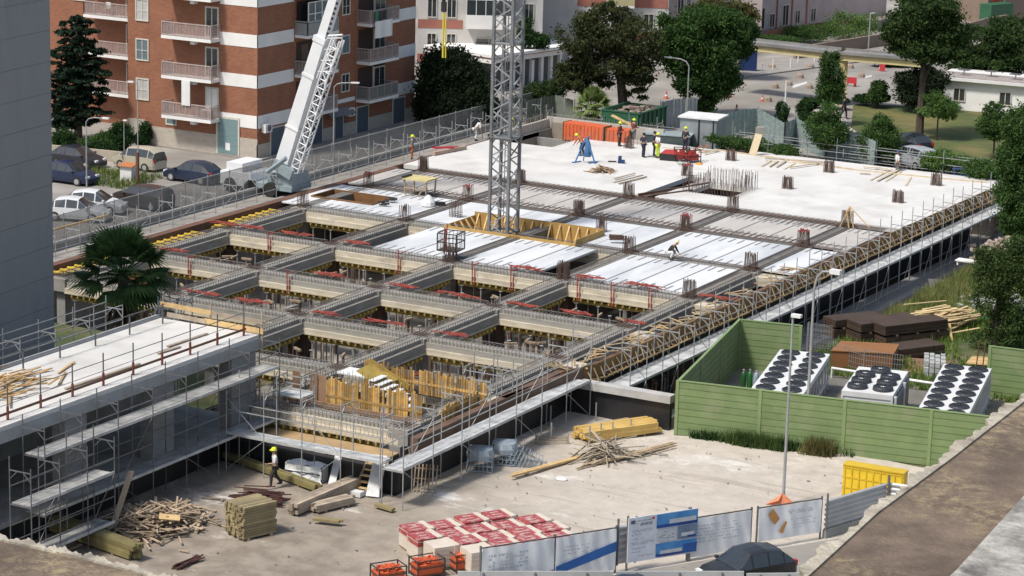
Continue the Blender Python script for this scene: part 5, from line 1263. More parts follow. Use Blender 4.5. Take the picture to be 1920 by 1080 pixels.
# laundry, awning, air conditioners
z = 2.55+FH3*2-.3; g = MB(); g.grid((X1+1.5,-5.0,z+.2),(0,2.6,0),(0,0,-1.3+0),14,4,lambda u,v:.05*math.sin(u*14)) ; L1 = mk('laundry_sheet', g, white, label='white sheet hanging from the second brick balcony rail', cat='laundry')
for k, (yy, cc, nm) in enumerate(((-4.8, mat('green cloth', (.02,.22,.13), None, 3, .9), 'green towel'), (-4.3, darkc, 'black shirt'), (-3.7, darkc, 'dark trousers'), (-3.2, greyc, 'grey shirt'))):
    g = MB(); g.grid((X1+1.42,yy,z+.95),(0,.38,0),(0,0,-.75),5,4,lambda u,v:.02*math.sin(u*9)); mk('laundry_item', g, cc, label='%s hung on the balcony line above the white sheet' % nm, cat='laundry')
def ac(label, c, face='E'):
    t = thing('air_conditioner', label, 'air conditioner', c); g = MB(); g.cb((0,0,0),(.35,.85,.62) if face == 'E' else (.85,.35,.62)); mk('case', g, white, t); g = MB()
    if face == 'E': g.tube((.175,.05,0),(.19,.05,0),.24,14)
    else: g.tube((.05,-.19,0),(.05,-.175,0),.24,14)
    mk('fan_grille', g, steeld, t)
ac('white air conditioner at the street corner of the brick block', (X1+.25, -17.6, 1.75)); ac('white air conditioner under the first floor balconies of the brick block', (X1+.25, -6.4, 1.45)); ac('white air conditioner on the lowest sunlit balcony', (-16.9, Y0-.75, 2.55), 'S')
g = MB(); g.box(-18.75, Y0-1.3, 3.1, -18.0, Y0-1.26, 4.9); mk('shutter_leaf', g, white, label='white board standing on the lowest sunlit balcony', cat='board')
g = MB(); g.add([(X1+.05,-9.6,1.9),(X1+.05,-6.6,1.9),(X1+.8,-6.4,1.5),(X1+.8,-9.8,1.5)],[(0,1,2,3)]); g.tube((X1+.8,-9.8,1.5),(X1+.8,-6.4,1.5),.05); mk('awning', g, greyc, label='folded grey awning over a shop at the brick block', cat='awning')
# ================================================================ CARS
def car(label, px, py, head, L_=4.1, W_=1.72, H_=1.48, col=None, kind='hatch', z=ZS, name='parked_car', loc=None, dz=0):
    c = loc if loc is not None else G(px, py, z); t = thing(name, label, 'car', (c.x, c.y, z+dz), head)
    a = L_/2; hw = W_/2
    # stations x, belt z, roof z (None outside the cabin), half width
    if kind == 'suv': prof = [(-a,.55,.75,.78),(-a+.12,.95,1.35,.92),(-a+.55,1.0,H_,.99),(-.4,1.0,H_+.02,1),(.55,.98,H_-.06,1),(1.15,.96,1.0,1),(a-.35,.84,.86,.96),(a-.05,.62,.64,.82),(a,.5,.52,.78)]
    else: prof = [(-a,.55,.72,.78),(-a+.15,.86,.95,.9),(-a+.75,.90,H_-.12,.98),(-.55,.90,H_,1),(.25,.88,H_-.06,1),(1.0,.86,.92,1),(a-.45,.74,.78,.97),(a-.08,.56,.58,.84),(a,.44,.46,.8)]
    body = MB(); glass = MB(); n = len(prof); ring = []
    for x, bz, rz_, k in prof:
        w1 = hw*k; w2 = w1*(.74 if rz_-bz > .2 else .93); ring.append([(x,-w1*.94,.2),(x,-w1,.45),(x,-w1,bz),(x,-w2,rz_-.03),(x,-w2*.7,rz_+.01),(x,0,rz_+.03),(x,w2*.7,rz_+.01),(x,w2,rz_-.03),(x,w1,bz),(x,w1,.45),(x,w1*.94,.2)])
    cab = [prof[i][2]-prof[i][1] > .2 for i in range(n)]
    for i in range(n-1):
        for j in range(10):
            f = [ring[i][j], ring[i+1][j], ring[i+1][j+1], ring[i][j+1]]; gl = False
            if j in (2, 7) and (cab[i] or cab[i+1]): gl = True
            if j in (3,4,5,6) and cab[i] != cab[i+1]: gl = True
            body.add(f, [(0,1,2,3)])
            if gl:
                cc = sum((Vector(p) for p in f), Vector())/4; nn = (Vector(f[1])-Vector(f[0])).cross(Vector(f[2])-Vector(f[0])); nn = nn.normalized() if nn.length > 1e-6 else Vector((0,0,1))
                if nn.dot(cc-Vector((0,0,.8))) < 0: nn = -nn
                s = .90 if j in (2,7) else 1.0
                f2 = [cc+(Vector(p)-cc)*s+nn*.012 for p in f]; glass.add(f2, [(0,1,2,3)])
        body.add([ring[i][0],ring[i+1][0],ring[i+1][10],ring[i][10]],[(0,1,2,3)])
    body.add(ring[0],[tuple(range(11))]); body.add(ring[-1],[tuple(range(11))])
    mk('body', body, col, t, smooth=False); mk('window_glass', glass, mat('car glass', (.03,.035,.04), None, 3, .06, spec=.9), t)
    for x in (-a+.78, a-.82):
        for s in (-1, 1):
            g = MB(); g.tube((x, s*(hw-.2), .31), (x, s*(hw+.015), .31), .32, 16); w1 = mk('wheel', g, rub, t); g = MB(); g.tube((x, s*(hw+.016), .31), (x, s*(hw+.03), .31), .19, 12); mk('rim', g, steel, w1)
    for s in (-1, 1):
        g = MB(); g.cb((a-.12, s*hw*.62, .62),(.14,.34,.14)); mk('headlight', g, white, t)
        g = MB(); g.cb((-a+.06, s*hw*.72, .80),(.12,.18,.26)); mk('tail_light', g, mat('tail light red', (.45,.02,.02), None, 3, .3), t)
        g = MB(); g.cb((.85, s*(hw+.08), .95),(.12,.18,.12)); mk('mirror', g, col, t)
    return t
def paint(n, c): return mat('car paint '+n, c, tuple(x*.92 for x in c), 2, .35, coat=.25)
car('dark blue hatchback parked by the grey tower below the conifer', 132, 342, 0.02, 4.0, col=paint('navy', (.012,.022,.06)))
car('dark car parked behind the dark blue hatchback', 146, 312, .1, 4.0, col=paint('graphite', (.02,.022,.03)))
car('beige small suv parked in front of the brick block', 262, 316, 3.10, 3.8, 1.7, 1.6, col=paint('beige', (.42,.38,.30)), kind='suv')
car('dark blue car with only its roof showing above the netting', 362, 340, 3.1, 4.2, col=paint('navy two', (.015,.025,.055)))
car('dark brown car half hidden by netting fence and scaffold frames', 268, 388, 3.1, 4.3, col=paint('brown', (.035,.025,.022)), kind='suv')
car('white car parked nearest the grey tower behind the scaffold', 146, 412, .35, 4.1, col=paint('white a', (.62,.64,.66)))
car('second white car parked just beyond the first white one', 178, 398, .35, 4.1, col=paint('white b', (.66,.68,.70)))
# street things at the left
def planter(): pass
c = G(240, 338, ZS); t = thing('roadside_shrine', 'small white box with orange tiled lid beside a brown post', 'cabinet', c, .1); g = MB(); g.box(-.45,-.3,0,.45,.3,1.0); mk('cabinet', g, white, t); g = MB(); g.add([(-.6,-.45,1.05),(.6,-.45,1.05),(.6,.45,1.2),(-.6,.45,1.2),(-.6,-.45,1.0),(.6,-.45,1.0),(.6,.45,1.15),(-.6,.45,1.15)],[(0,1,2,3),(4,7,6,5),(0,4,5,1),(2,6,7,3),(1,5,6,2),(0,3,7,4)]); mk('lid', g, mat('terracotta', (.42,.16,.06), None, 3, .8), t)
g = MB(); c = G(258, 345, ZS); g.tube(c, c+Vector((0,0,2.2)), .13, 8); mk('utility_post', g, rustbeam, label='thick short brown post beside the tiled cabinet', cat='post')
b = G(163, 372, ZS); lamp('curved arm street lamp in front of the conifer hedge', b, H(165, 228, b), (1.35,.1,.35), (.5,.2,.1), .06)
b = G(259, 340, ZS); lamp('thin rusty lamp post with small head before the brick wall', b, H(257, 160, b), (-.3,-.1,.2), (.4,.2,.1), .05)
b = G(233, 300, ZS); lamp('short thin lamp post among the hedges', b, H(233, 226, b), None, (.3,.2,.08), .045)
b = G(625, 300, ZS); lamp('street lamp with long horizontal arm before the shaded brick face', b, H(627, 163, b), (1.2,.5,.35), (.6,.2,.1), .06)
b = G(1287, 240, ZS); lamp('grey street lamp with curved arm beside the big green tree', b, H(1284, 124, b), (-1.5,-.2,.55), (.6,.22,.1), .08)
g = MB(); pts = Gs([(97,292),(225,305),(300,318)]); 
for i in range(2): g.bar(pts[i]+Vector((0,0,.4)), pts[i+1]+Vector((0,0,.4)), .2, .8)
mk('garden_wall', g, mat('wall beige', (.40,.35,.28), None, 1, .9), label='low beige garden wall below the hedges and conifer', cat='wall')
# ================================================================ VEGETATION
def leafmat(name, a, b, isl=.45):
    if name in _M: return _M[name]
    a = tuple(min(1, x*1.8) for x in a); b = tuple(min(1, x*1.7) for x in b)
    m = mat(name, a, b, .9, .75, isl=isl*.8, spec=.2); t = m.node_tree; bs = t.nodes['Principled BSDF']; tr = t.nodes.new('ShaderNodeBsdfTranslucent'); mx = t.nodes.new('ShaderNodeMixShader'); mx.inputs[0].default_value = .38
    src = bs.inputs['Base Color'].links[0].from_socket; t.links.new(src, tr.inputs['Color']); o = [n for n in t.nodes if n.type == 'OUTPUT_MATERIAL'][0]; t.links.new(bs.outputs[0], mx.inputs[1]); t.links.new(tr.outputs[0], mx.inputs[2]); t.links.new(mx.outputs[0], o.inputs['Surface']); return m
L_dark = leafmat('leaf very dark', (.016,.026,.011), (.007,.013,.006)); L_cedar = leafmat('cedar needles', (.014,.028,.016), (.008,.016,.010))
L_pine = leafmat('pine olive', (.042,.050,.018), (.020,.026,.010)); L_green = leafmat('fresh green', (.034,.070,.016), (.016,.036,.010)); L_mid = leafmat('mid green', (.045,.085,.022), (.022,.045,.012))
L_light = leafmat('light green', (.085,.14,.035), (.04,.08,.02)); L_hedge = leafmat('hedge green', (.022,.050,.014), (.010,.026,.008)); L_olive = leafmat('olive brown', (.07,.065,.022), (.035,.036,.014))
L_pine2 = leafmat('pine green', (.034,.058,.016), (.015,.03,.009)); L_grass = leafmat('grass blade', (.09,.115,.03), (.05,.075,.018), .4); L_dry = leafmat('dry grass', (.14,.14,.05), (.08,.095,.03), .35)
bark = mat('bark', (.085,.065,.05), (.045,.034,.027), 3, .95, bump=.4)
def leaves(g, lobes, n, size, seed, flat=.0, core=.35, cl=30, sg=.15):
    n = int(n*2.0); size = size*.62
    """n small leaf faces spread through the outer volume of each lobe (cx,cy,cz,rx,ry,rz)"""
    r_ = random.Random(seed); vol = [max(1e-6, l[3]*l[4]+l[3]*l[5]+l[4]*l[5]) for l in lobes]; s = sum(vol)
    for l, v in zip(lobes, vol):
        k = max(8, int(n*v/s)); clumps = []
        for _ in range(max(5, k//cl)):
            a, u = r_.uniform(0, 6.283), r_.uniform(-1, 1); q = math.sqrt(1-u*u); rad = core+(1-core)*r_.random()**.55
            clumps.append((q*math.cos(a)*rad, q*math.sin(a)*rad, u*rad))
        for i in range(k):
            c = clumps[r_.randrange(len(clumps))]
            x, y, z = (l[0]+l[3]*(c[0]+r_.gauss(0, sg)), l[1]+l[4]*(c[1]+r_.gauss(0, sg)), l[2]+l[5]*(c[2]+r_.gauss(0, sg)))
            sz = size*r_.uniform(.6, 1.35); th = r_.uniform(0, 6.283); ph = math.acos(r_.uniform(-1, 1))*(1-flat)
            n_ = Vector((math.sin(ph)*math.cos(th), math.sin(ph)*math.sin(th), math.cos(ph))); a = n_.orthogonal().normalized(); b = n_.cross(a); t_ = r_.uniform(0, 6.283); e = a*math.cos(t_)+b*math.sin(t_); f = n_.cross(e); p = Vector((x, y, z))
            g.add([p-e*sz, p+f*sz*.42, p+e*sz, p-f*sz*.42], [(0,1,2,3)])
def tree(label, base, lobes, m, n=6000, size=.22, trunk=.25, th=None, name='tree', cat='tree', seed=1, lean=(0,0), limbs=5, flat=0, group=None, core=.35, cl=30, sg=.15):
    base = Vector(base); t = thing(name, label, cat, base, 0, group); g = MB(); leaves(g, lobes, n, size, seed, flat, core, cl, sg); mk('crown', g, m, t)
    if trunk:
        g = MB(); r_ = random.Random(seed); top = th or max(l[2] for l in lobes); pts = [Vector((0,0,-.1)), Vector((lean[0]*.3, lean[1]*.3, top*.3)), Vector((lean[0]*.7, lean[1]*.7, top*.65)), Vector((lean[0], lean[1], top))]
        g.path(pts, [trunk*1.15, trunk*.9, trunk*.65, trunk*.3], 8)
        for i in range(limbs):
            l = lobes[r_.randrange(len(lobes))]; f = r_.uniform(.4, .8); s = pts[0].lerp(pts[3], f); s = Vector((lean[0]*f, lean[1]*f, top*f)); e = Vector((l[0]+r_.uniform(-.4,.4)*l[3], l[1]+r_.uniform(-.4,.4)*l[4], l[2]+r_.uniform(-.3,.3)*l[5]))
            g.path([s, s.lerp(e, .5)+Vector((0,0,-.1)), e], [trunk*.45, trunk*.3, trunk*.1], 6)
        mk('trunk', g, bark, t)
    return t
def S(px_len, base): return px_len/(FPX/((Vector(base)-CAM).dot(CF)))
def TB(px, py, z=ZS): return G(px, py, z)
def lobes_px(base, lst, depth=.9):
    """lobes given where they are seen over the base: (px, py, rx_px, rz_px, depth offset m)"""
    out = []; cu = 1/math.cos(PIT)
    for e in lst:
        px, py, rx, rz = e[:4]; dy = e[4] if len(e) > 4 else 0; b2 = Vector(base)
        sc = FPX/((b2-CAM).dot(CF)); bx, by = PX(base); x = (px-bx)/sc; z = H(px, py, base)-base[2]
        # sideways along the camera's right, depth along its forward
        rgt = Vector((math.cos(YAW), -math.sin(YAW), 0)); fwd = Vector((math.sin(YAW), math.cos(YAW), 0)); p = rgt*x+fwd*dy; rr_ = rx/sc
        out.append((p.x, p.y, z-dy*math.tan(.2)*0, rr_, rr_*depth, rz/sc*1.02))
    return out
def ptree(label, bp_, lst, m, **kw):
    z = kw.pop('z', ZS); b = G(bp_[0], bp_[1], z); d = kw.pop('depth', .9); return tree(label, b, lobes_px(b, lst, d), m, **kw)
# conifer at the left
lst = []
for i in range(11):
    y = 38+i*19; w_ = 30+min(i, 5)*5+(i % 2)*6-max(0, i-9)*8; lst += [(146-w_*.45, y+6, w_*.62, 8), (146+w_*.45, y, w_*.62, 8), (146, y-3, w_*.6, 9)]
ptree('dark layered conifer standing between grey tower and brick block', (147, 268), lst, L_cedar, n=14000, cl=60, sg=.13, size=.26, trunk=.28, seed=2, flat=.45, name='conifer_tree')
for i, (bx, by, l_, lab) in enumerate(((118,285,[(118,262,24,20)],'rounded dark hedge bush at the grey tower'),(200,280,[(180,268,32,14),(200,262,22,16)],'low broad hedge bush under the conifer'),(235,282,[(228,255,24,24)],'tall round bush beside the short lamp'),(195,292,[(195,278,30,14),(170,282,30,13)],'long clipped hedge behind the garden wall'),(272,275,[(272,252,12,24),(266,262,14,14)],'slim pointed shrub against the brick plinth'),(120,240,[(112,235,18,12)],'small bush behind the rounded hedge'))):
    ptree(lab, (bx, by), l_, L_hedge if i != 1 else L_mid, n=2600, size=.15, trunk=.05, limbs=2, seed=20+i, name='shrub', cat='shrub')
# dark evergreens beyond the brick block
ptree('huge near black evergreen mass between brick block and crane mast', (850, 236), [(815,160,38,60),(845,130,45,38),(880,170,45,50),(850,190,60,42),(905,205,30,28),(800,205,25,30)], L_dark, n=26000, size=.24, trunk=.35, seed=31, name='evergreen_tree')
ptree('leafy bush right of the crane mast above the netting', (1015, 215), [(1005,178,28,20),(1035,168,26,20),(985,190,22,14)], leafmat('ivy green', (.032,.055,.018), (.016,.028,.010)), n=5000, size=.18, trunk=.12, seed=32, name='bush', cat='bush')
ptree('dark ivy bush on terrace behind the white pergola roof', (1000, 110), [(985,62,16,28),(1010,75,20,14)], L_hedge, n=2600, size=.18, trunk=.08, seed=33, name='bush', cat='bush', z=2.0)
ptree('broad olive crowned pine with a leaning dark trunk', (1172, 235), [(1090,75,50,42),(1140,50,60,36),(1185,75,45,45),(1080,125,42,30),(1130,110,55,35),(1180,135,45,25),(1075,150,35,18),(1110,160,40,16),(1205,110,30,28),(1140,25,35,14,1),(1190,175,28,12)], L_pine, n=16000, cl=150, sg=.16, size=.24, trunk=.42, seed=34, lean=(-1.2,-.2), limbs=12, name='pine_tree', core=.5)
ptree('dense fresh green tree with a crown narrowing to the ground', (1322, 222), [(1270,60,45,38),(1320,45,55,36),(1360,60,45,40),(1280,105,45,40),(1330,100,60,48),(1300,150,42,34),(1345,150,40,34),(1325,190,28,26),(1250,90,25,30),(1385,70,28,34)], L_green, n=26000, cl=90, sg=.15, size=.24, trunk=.45, seed=35, name='broadleaf_tree')
ptree('olive brown tree crown behind the fresh green tree', (1350, 150), [(1330,25,40,22),(1375,30,38,26),(1395,55,22,20)], L_olive, n=7000, size=.28, trunk=.3, seed=36, name='broadleaf_tree')
# light fan palm bush
def palm(label, base, zc, nf, ln, m, droop=.5, trunk=.2, seed=1, name='palm_tree', cat='palm', wid=.5, seg=16, skirt=0):
    t = thing(name, label, cat, base); r_ = random.Random(seed); g = MB(); h = zc-base[2]
    for i in range(nf):
        a = i*2.399+r_.uniform(-.2,.2); el = 1.35-1.9*(i/nf)+r_.uniform(-.1,.1); l = ln*r_.uniform(.8,1.05); d = Vector((math.cos(a)*math.cos(el), math.sin(a)*math.cos(el), math.sin(el))); o = Vector((0,0,h)); stem = o+d*l*.45
        g.tube(o, stem, .03, 4, .02); sd = d.cross(Vector((0,0,1))); sd = sd.normalized() if sd.length > .01 else Vector((1,0,0)); up = sd.cross(d)
        for k in range(seg):
            u = -1+2*k/(seg-1); an = u*1.25; dd = (d*math.cos(an)+sd*math.sin(an)+up*.10*math.cos(u*2)).normalized(); ll = l*.62*(1-.25*abs(u)); tip = stem+dd*ll*.55; tip2 = stem+dd*ll+Vector((0,0,-droop*ll*(.4+.5*abs(u)))); w2 = sd*math.cos(an)*.055*wid*2+d*math.sin(-an)*.055*wid*2
            g.add([stem, tip-w2, tip2, tip+w2], [(0,1,2,3)])
    mk('frond', g, m, t) if False else mk('crown', g, m, t)
    g = MB(); g.path([Vector((0,0,-.1)), Vector((.05,0,h*.5)), Vector((0,0,h))], [trunk*1.2, trunk, trunk*.95], 10); mk('trunk', g, bark, t)
    if skirt:
        g = MB()
        for i in range(skirt):
            a = r_.uniform(0,6.283); z = h-r_.uniform(.2,1.8); p = Vector((math.cos(a)*trunk, math.sin(a)*trunk, z)); q = p+Vector((math.cos(a)*.6, math.sin(a)*.6, -r_.uniform(.8,1.5))); w2 = Vector((-math.sin(a),math.cos(a),0))*.12; g.add([p, q-w2, q+w2*.2+Vector((0,0,-.5)), q+w2], [(0,1,2,3)])
        mk('dead_frond', g, mat('dead frond', (.16,.12,.07), (.1,.075,.045), 2, .9, isl=.3), t)
    return t
b = G(1112, 240, ZS); palm('small pale green palm beside the orange containers', b, ZS+1.6, 34, 2.1, leafmat('pale palm', (.12,.16,.05), (.07,.10,.03)), .6, .22, 5, wid=.7)
pb = G(232, 690, ZY); zc = H(236, 515, pb)
palm('dark fan palm rising between scaffold, wing roof and beam grid', pb, zc, 36, 3.35, leafmat('dark palm', (.046,.085,.026), (.022,.044,.014)), .4, .28, 8, wid=.85, seg=22, skirt=40)
# trees of the park side
def young(label, bp_, lst, m=L_mid, n=2600, size=.16, seed=1, trunk=.08, **kw): return ptree(label, bp_, lst, m, n=n, size=size, trunk=trunk, seed=seed, name='young_tree', limbs=6, **kw)
young('slender columnar tree before the footbridge pillar', (1552, 238), [(1550,120,20,24),(1553,145,25,26),(1550,172,24,22),(1560,165,22,18)], seed=41, n=5200, m=L_green)
young('leafy street tree standing against the zigzag metal fence', (1548, 305), [(1548,215,22,20),(1540,240,32,24),(1560,245,32,22),(1547,265,28,12)], seed=42, n=6500, m=L_mid)
young('thin small tree by the white bollard on the road', (1463, 265), [(1464,208,13,16),(1462,230,15,16),(1458,250,12,14)], seed=43, n=2400, m=L_hedge)
young('bushy multi stemmed tree beside the dark parked cars', (1646, 308), [(1648,232,20,18),(1640,262,34,28),(1662,262,28,26),(1645,285,36,18)], seed=44, n=8000, m=L_mid)
young('small tree at the hedge corner of the park', (1645, 205), [(1645,165,16,14),(1642,180,20,14)], seed=45, n=2400)
young('young tree on the lawn with pale thin leaves', (1756, 265), [(1750,185,24,14),(1765,200,30,16),(1745,208,26,12),(1772,215,20,10)], seed=46, n=3000, m=L_light)
young('young tree on the lawn with upright bright crown', (1862, 300), [(1860,210,22,18),(1855,232,32,20),(1872,240,26,16),(1860,252,24,10)], seed=47, n=4200, m=L_mid)
ptree('round dark evergreen on the park lawn', (1728, 212), [(1700,155,28,20),(1735,150,38,24),(1725,178,44,24),(1690,148,16,10)], L_dark, n=9000, size=.2, trunk=.2, seed=48, name='evergreen_tree')
ptree('tall park pine with long bare trunk', (1723, 262), [(1700,40,45,34),(1735,25,50,28),(1760,60,45,30),(1690,85,40,22),(1740,95,55,22),(1725,8,50,16),(1780,95,26,16),(1660,60,22,18)], L_pine2, n=19000, cl=130, sg=.17, size=.24, trunk=.32, seed=49, limbs=12, name='pine_tree', core=.5)
ptree('wide park pine shading the white pavilion', (1875, 190), [(1840,70,50,24),(1880,60,45,24),(1900,100,40,28),(1840,120,40,22),(1870,150,50,22),(1820,150,36,16),(1910,60,30,24),(1805,110,26,14),(1830,180,30,10),(1800,140,34,20),(1850,110,44,26),(1900,150,34,22)], L_pine2, n=19000, cl=130, sg=.17, size=.24, trunk=.32, seed=50, limbs=12, name='pine_tree', core=.5)
ptree('dense dark green tree at the far right corner of the podium', (1905, 470), [(1905,240,38,40),(1900,300,40,50),(1905,360,44,50),(1910,415,42,40),(1900,270,26,30)], L_mid, n=17000, cl=90, size=.2, trunk=.25, seed=51, name='broadleaf_tree', z=ZY)
ptree('sparse feathery tree with forked dark trunk by the timber pile', (1866, 655), [(1880,500,50,34),(1850,520,36,36),(1905,560,40,50),(1880,610,40,34),(1840,480,22,20),(1895,460,30,20),(1860,640,40,22),(1900,610,34,40),(1850,560,30,30),(1905,490,34,40)], leafmat('feather green', (.05,.08,.022), (.025,.042,.013)), n=14000, cl=60, sg=.16, size=.14, trunk=.16, seed=52, limbs=14, name='broadleaf_tree', z=ZY, core=.6)
hs = [((1500,228),[(1506,205,14,14),(1515,195,16,12)],'rounded end of the curved clipped hedge'),((1530,235),[(1530,222,22,10),(1510,222,14,12)],'lower arm of the curved clipped hedge'),((1555,205),[(1540,190,20,7),(1570,188,20,6)],'upper arm of the curved clipped hedge'),((1625,200),[(1620,185,20,8),(1650,182,18,8)],'straight clipped hedge at the lawn edge'),((1700,126),[(1672,118,22,9),(1690,116,20,8)],'clipped hedge island across the road'),
      ((1770,330),[(1765,300,34,18),(1800,310,34,20),(1745,305,24,14)],'flowering bush bank behind the silver car'),((1835,345),[(1840,318,34,18),(1870,322,24,16)],'green bush bank at the far right slab corner'),((1400,290),[(1375,268,30,12),(1420,275,30,14),(1340,262,20,8)],'low bush row below the zigzag metal fence'),((1480,300),[(1470,285,26,12)],'low bush beside the street tree'),
      ((1500,80),[(1490,62,40,12),(1530,60,40,14)],'terrace shrubs above the footbridge'),((1590,75),[(1580,48,40,24),(1615,55,30,22),(1625,40,20,18)],'big bright shrub by the pink house'),((1480,45),[(1480,40,24,12),(1470,34,18,8)],'terrace shrub in front of pink house windows'),((1640,125),[(1645,108,18,7)],'small hedge behind the footbridge'),((1440,98),[(1470,75,30,8),(1440,72,24,6)],'low trailing shrubs over footbridge roof'),((1860,30),[(1830,8,40,14),(1800,10,24,10)],'bush on the retaining wall at the top right')]
for i, (b_, l_, lab) in enumerate(hs):
    ptree(lab, b_, l_, L_hedge if i < 5 else (L_light if i in (5, 10) else L_mid), n=3000, size=.16, trunk=.05, limbs=2, seed=60+i, name='shrub', cat='shrub')
# grass, weeds
def tufts(name, label, area, n, h, m, seed, z=ZY, w_=.025):
    g = MB(); r_ = random.Random(seed); k = 0
    while k < n:
        x, y = r_.uniform(area[0], area[2]), r_.uniform(area[1], area[3])
        if not area[4](x, y, r_): continue
        k += 1; l = h*r_.uniform(.4, 1.2)
        for _ in range(5):
            a = r_.uniform(0, 6.283); t_ = r_.uniform(.1, .8)*l; c, s = math.cos(a), math.sin(a); X_, Y_ = x+r_.gauss(0,.08), y+r_.gauss(0,.08); g.add([(X_-s*w_, Y_+c*w_, z), (X_+s*w_, Y_-c*w_, z), (X_+c*t_, Y_+s*t_, z+l)], [(0,1,2)])
    return mk(name, g, m, kind='stuff', label=label, cat='grass')
def patch(x, y, r_, f=.35, o=0): return math.sin(x*f+o)+math.sin(y*f*1.3+2+o)+.7*math.sin((x+y)*.8+o) > r_.uniform(-1.2, .6)
fb = lambda x, y, r_: patch(x, y, r_) and not (FBL.x-.2 < x < FR.x+9 and y < FBL.y+1.5)
tufts('grass', 'rough green grass growing beside the deep side of the podium', (39.7, -57, 66, 8, fb), 26000, .42, leafmat('meadow blade', (.10,.145,.03), (.055,.09,.018), .4), 1, w_=.035)
tufts('grass', 'tall dry yellow grass along the edge of the excavation', (39.6, -34, 44.5, 2, lambda x, y, r_: patch(x, y, r_, .5, 1)), 3600, .8, L_dry, 2)
tufts('grass', 'lawn blades in the park beyond the slab', (14, 26, 46, 60, lambda x, y, r_: False if True and False else r_.random() < .5), 5000, .16, L_olive, 3, ZS+.1) if False else None
tufts('weeds', 'dark weeds growing at the foot of the green noise fence', (FL.x+2.5, FL.y-.2, FL.x+6.5, FL.y+1.4, lambda x, y, r_: -.7 < y-(FL.y+(FR.y-FL.y)*(x-FL.x)/(FR.x-FL.x)) < -.1 and abs(x-FL.x-4.2)+r_.random()*1.3 < 2.1), 300, .75, leafmat('weed blade', (.055,.085,.025), (.03,.05,.015), .4), 4, w_=.03)
tufts('weeds', 'reddish green weeds round the curved arm lamp foot', (FL.x+5.6, FL.y-.3, FL.x+8.8, FL.y+1.6, lambda x, y, r_: -.8 < y-(FL.y+(FR.y-FL.y)*(x-FL.x)/(FR.x-FL.x)) < -.1 and abs(x-FL.x-7.3) < .1+r_.random()*.8), 170, .9, leafmat('weed olive', (.10,.09,.035), (.06,.06,.022), .4), 5, w_=.03)
tufts('weeds', 'thin weeds along the fence foot', (FL.x, FL.y-.6, FR.x, FL.y+1.2, lambda x, y, r_: abs(y-(FL.y+(FR.y-FL.y)*(x-FL.x)/(FR.x-FL.x)+0)) < .35 and math.sin(x*1.7) > r_.uniform(-.2, 1.6)), 260, .5, L_hedge, 6, w_=.04)
tufts('grass', 'grass clumps by the tiled cabinet', (-20, -33, -14, -28, lambda x, y, r_: r_.random() < .6), 500, .5, L_grass, 7, ZS)
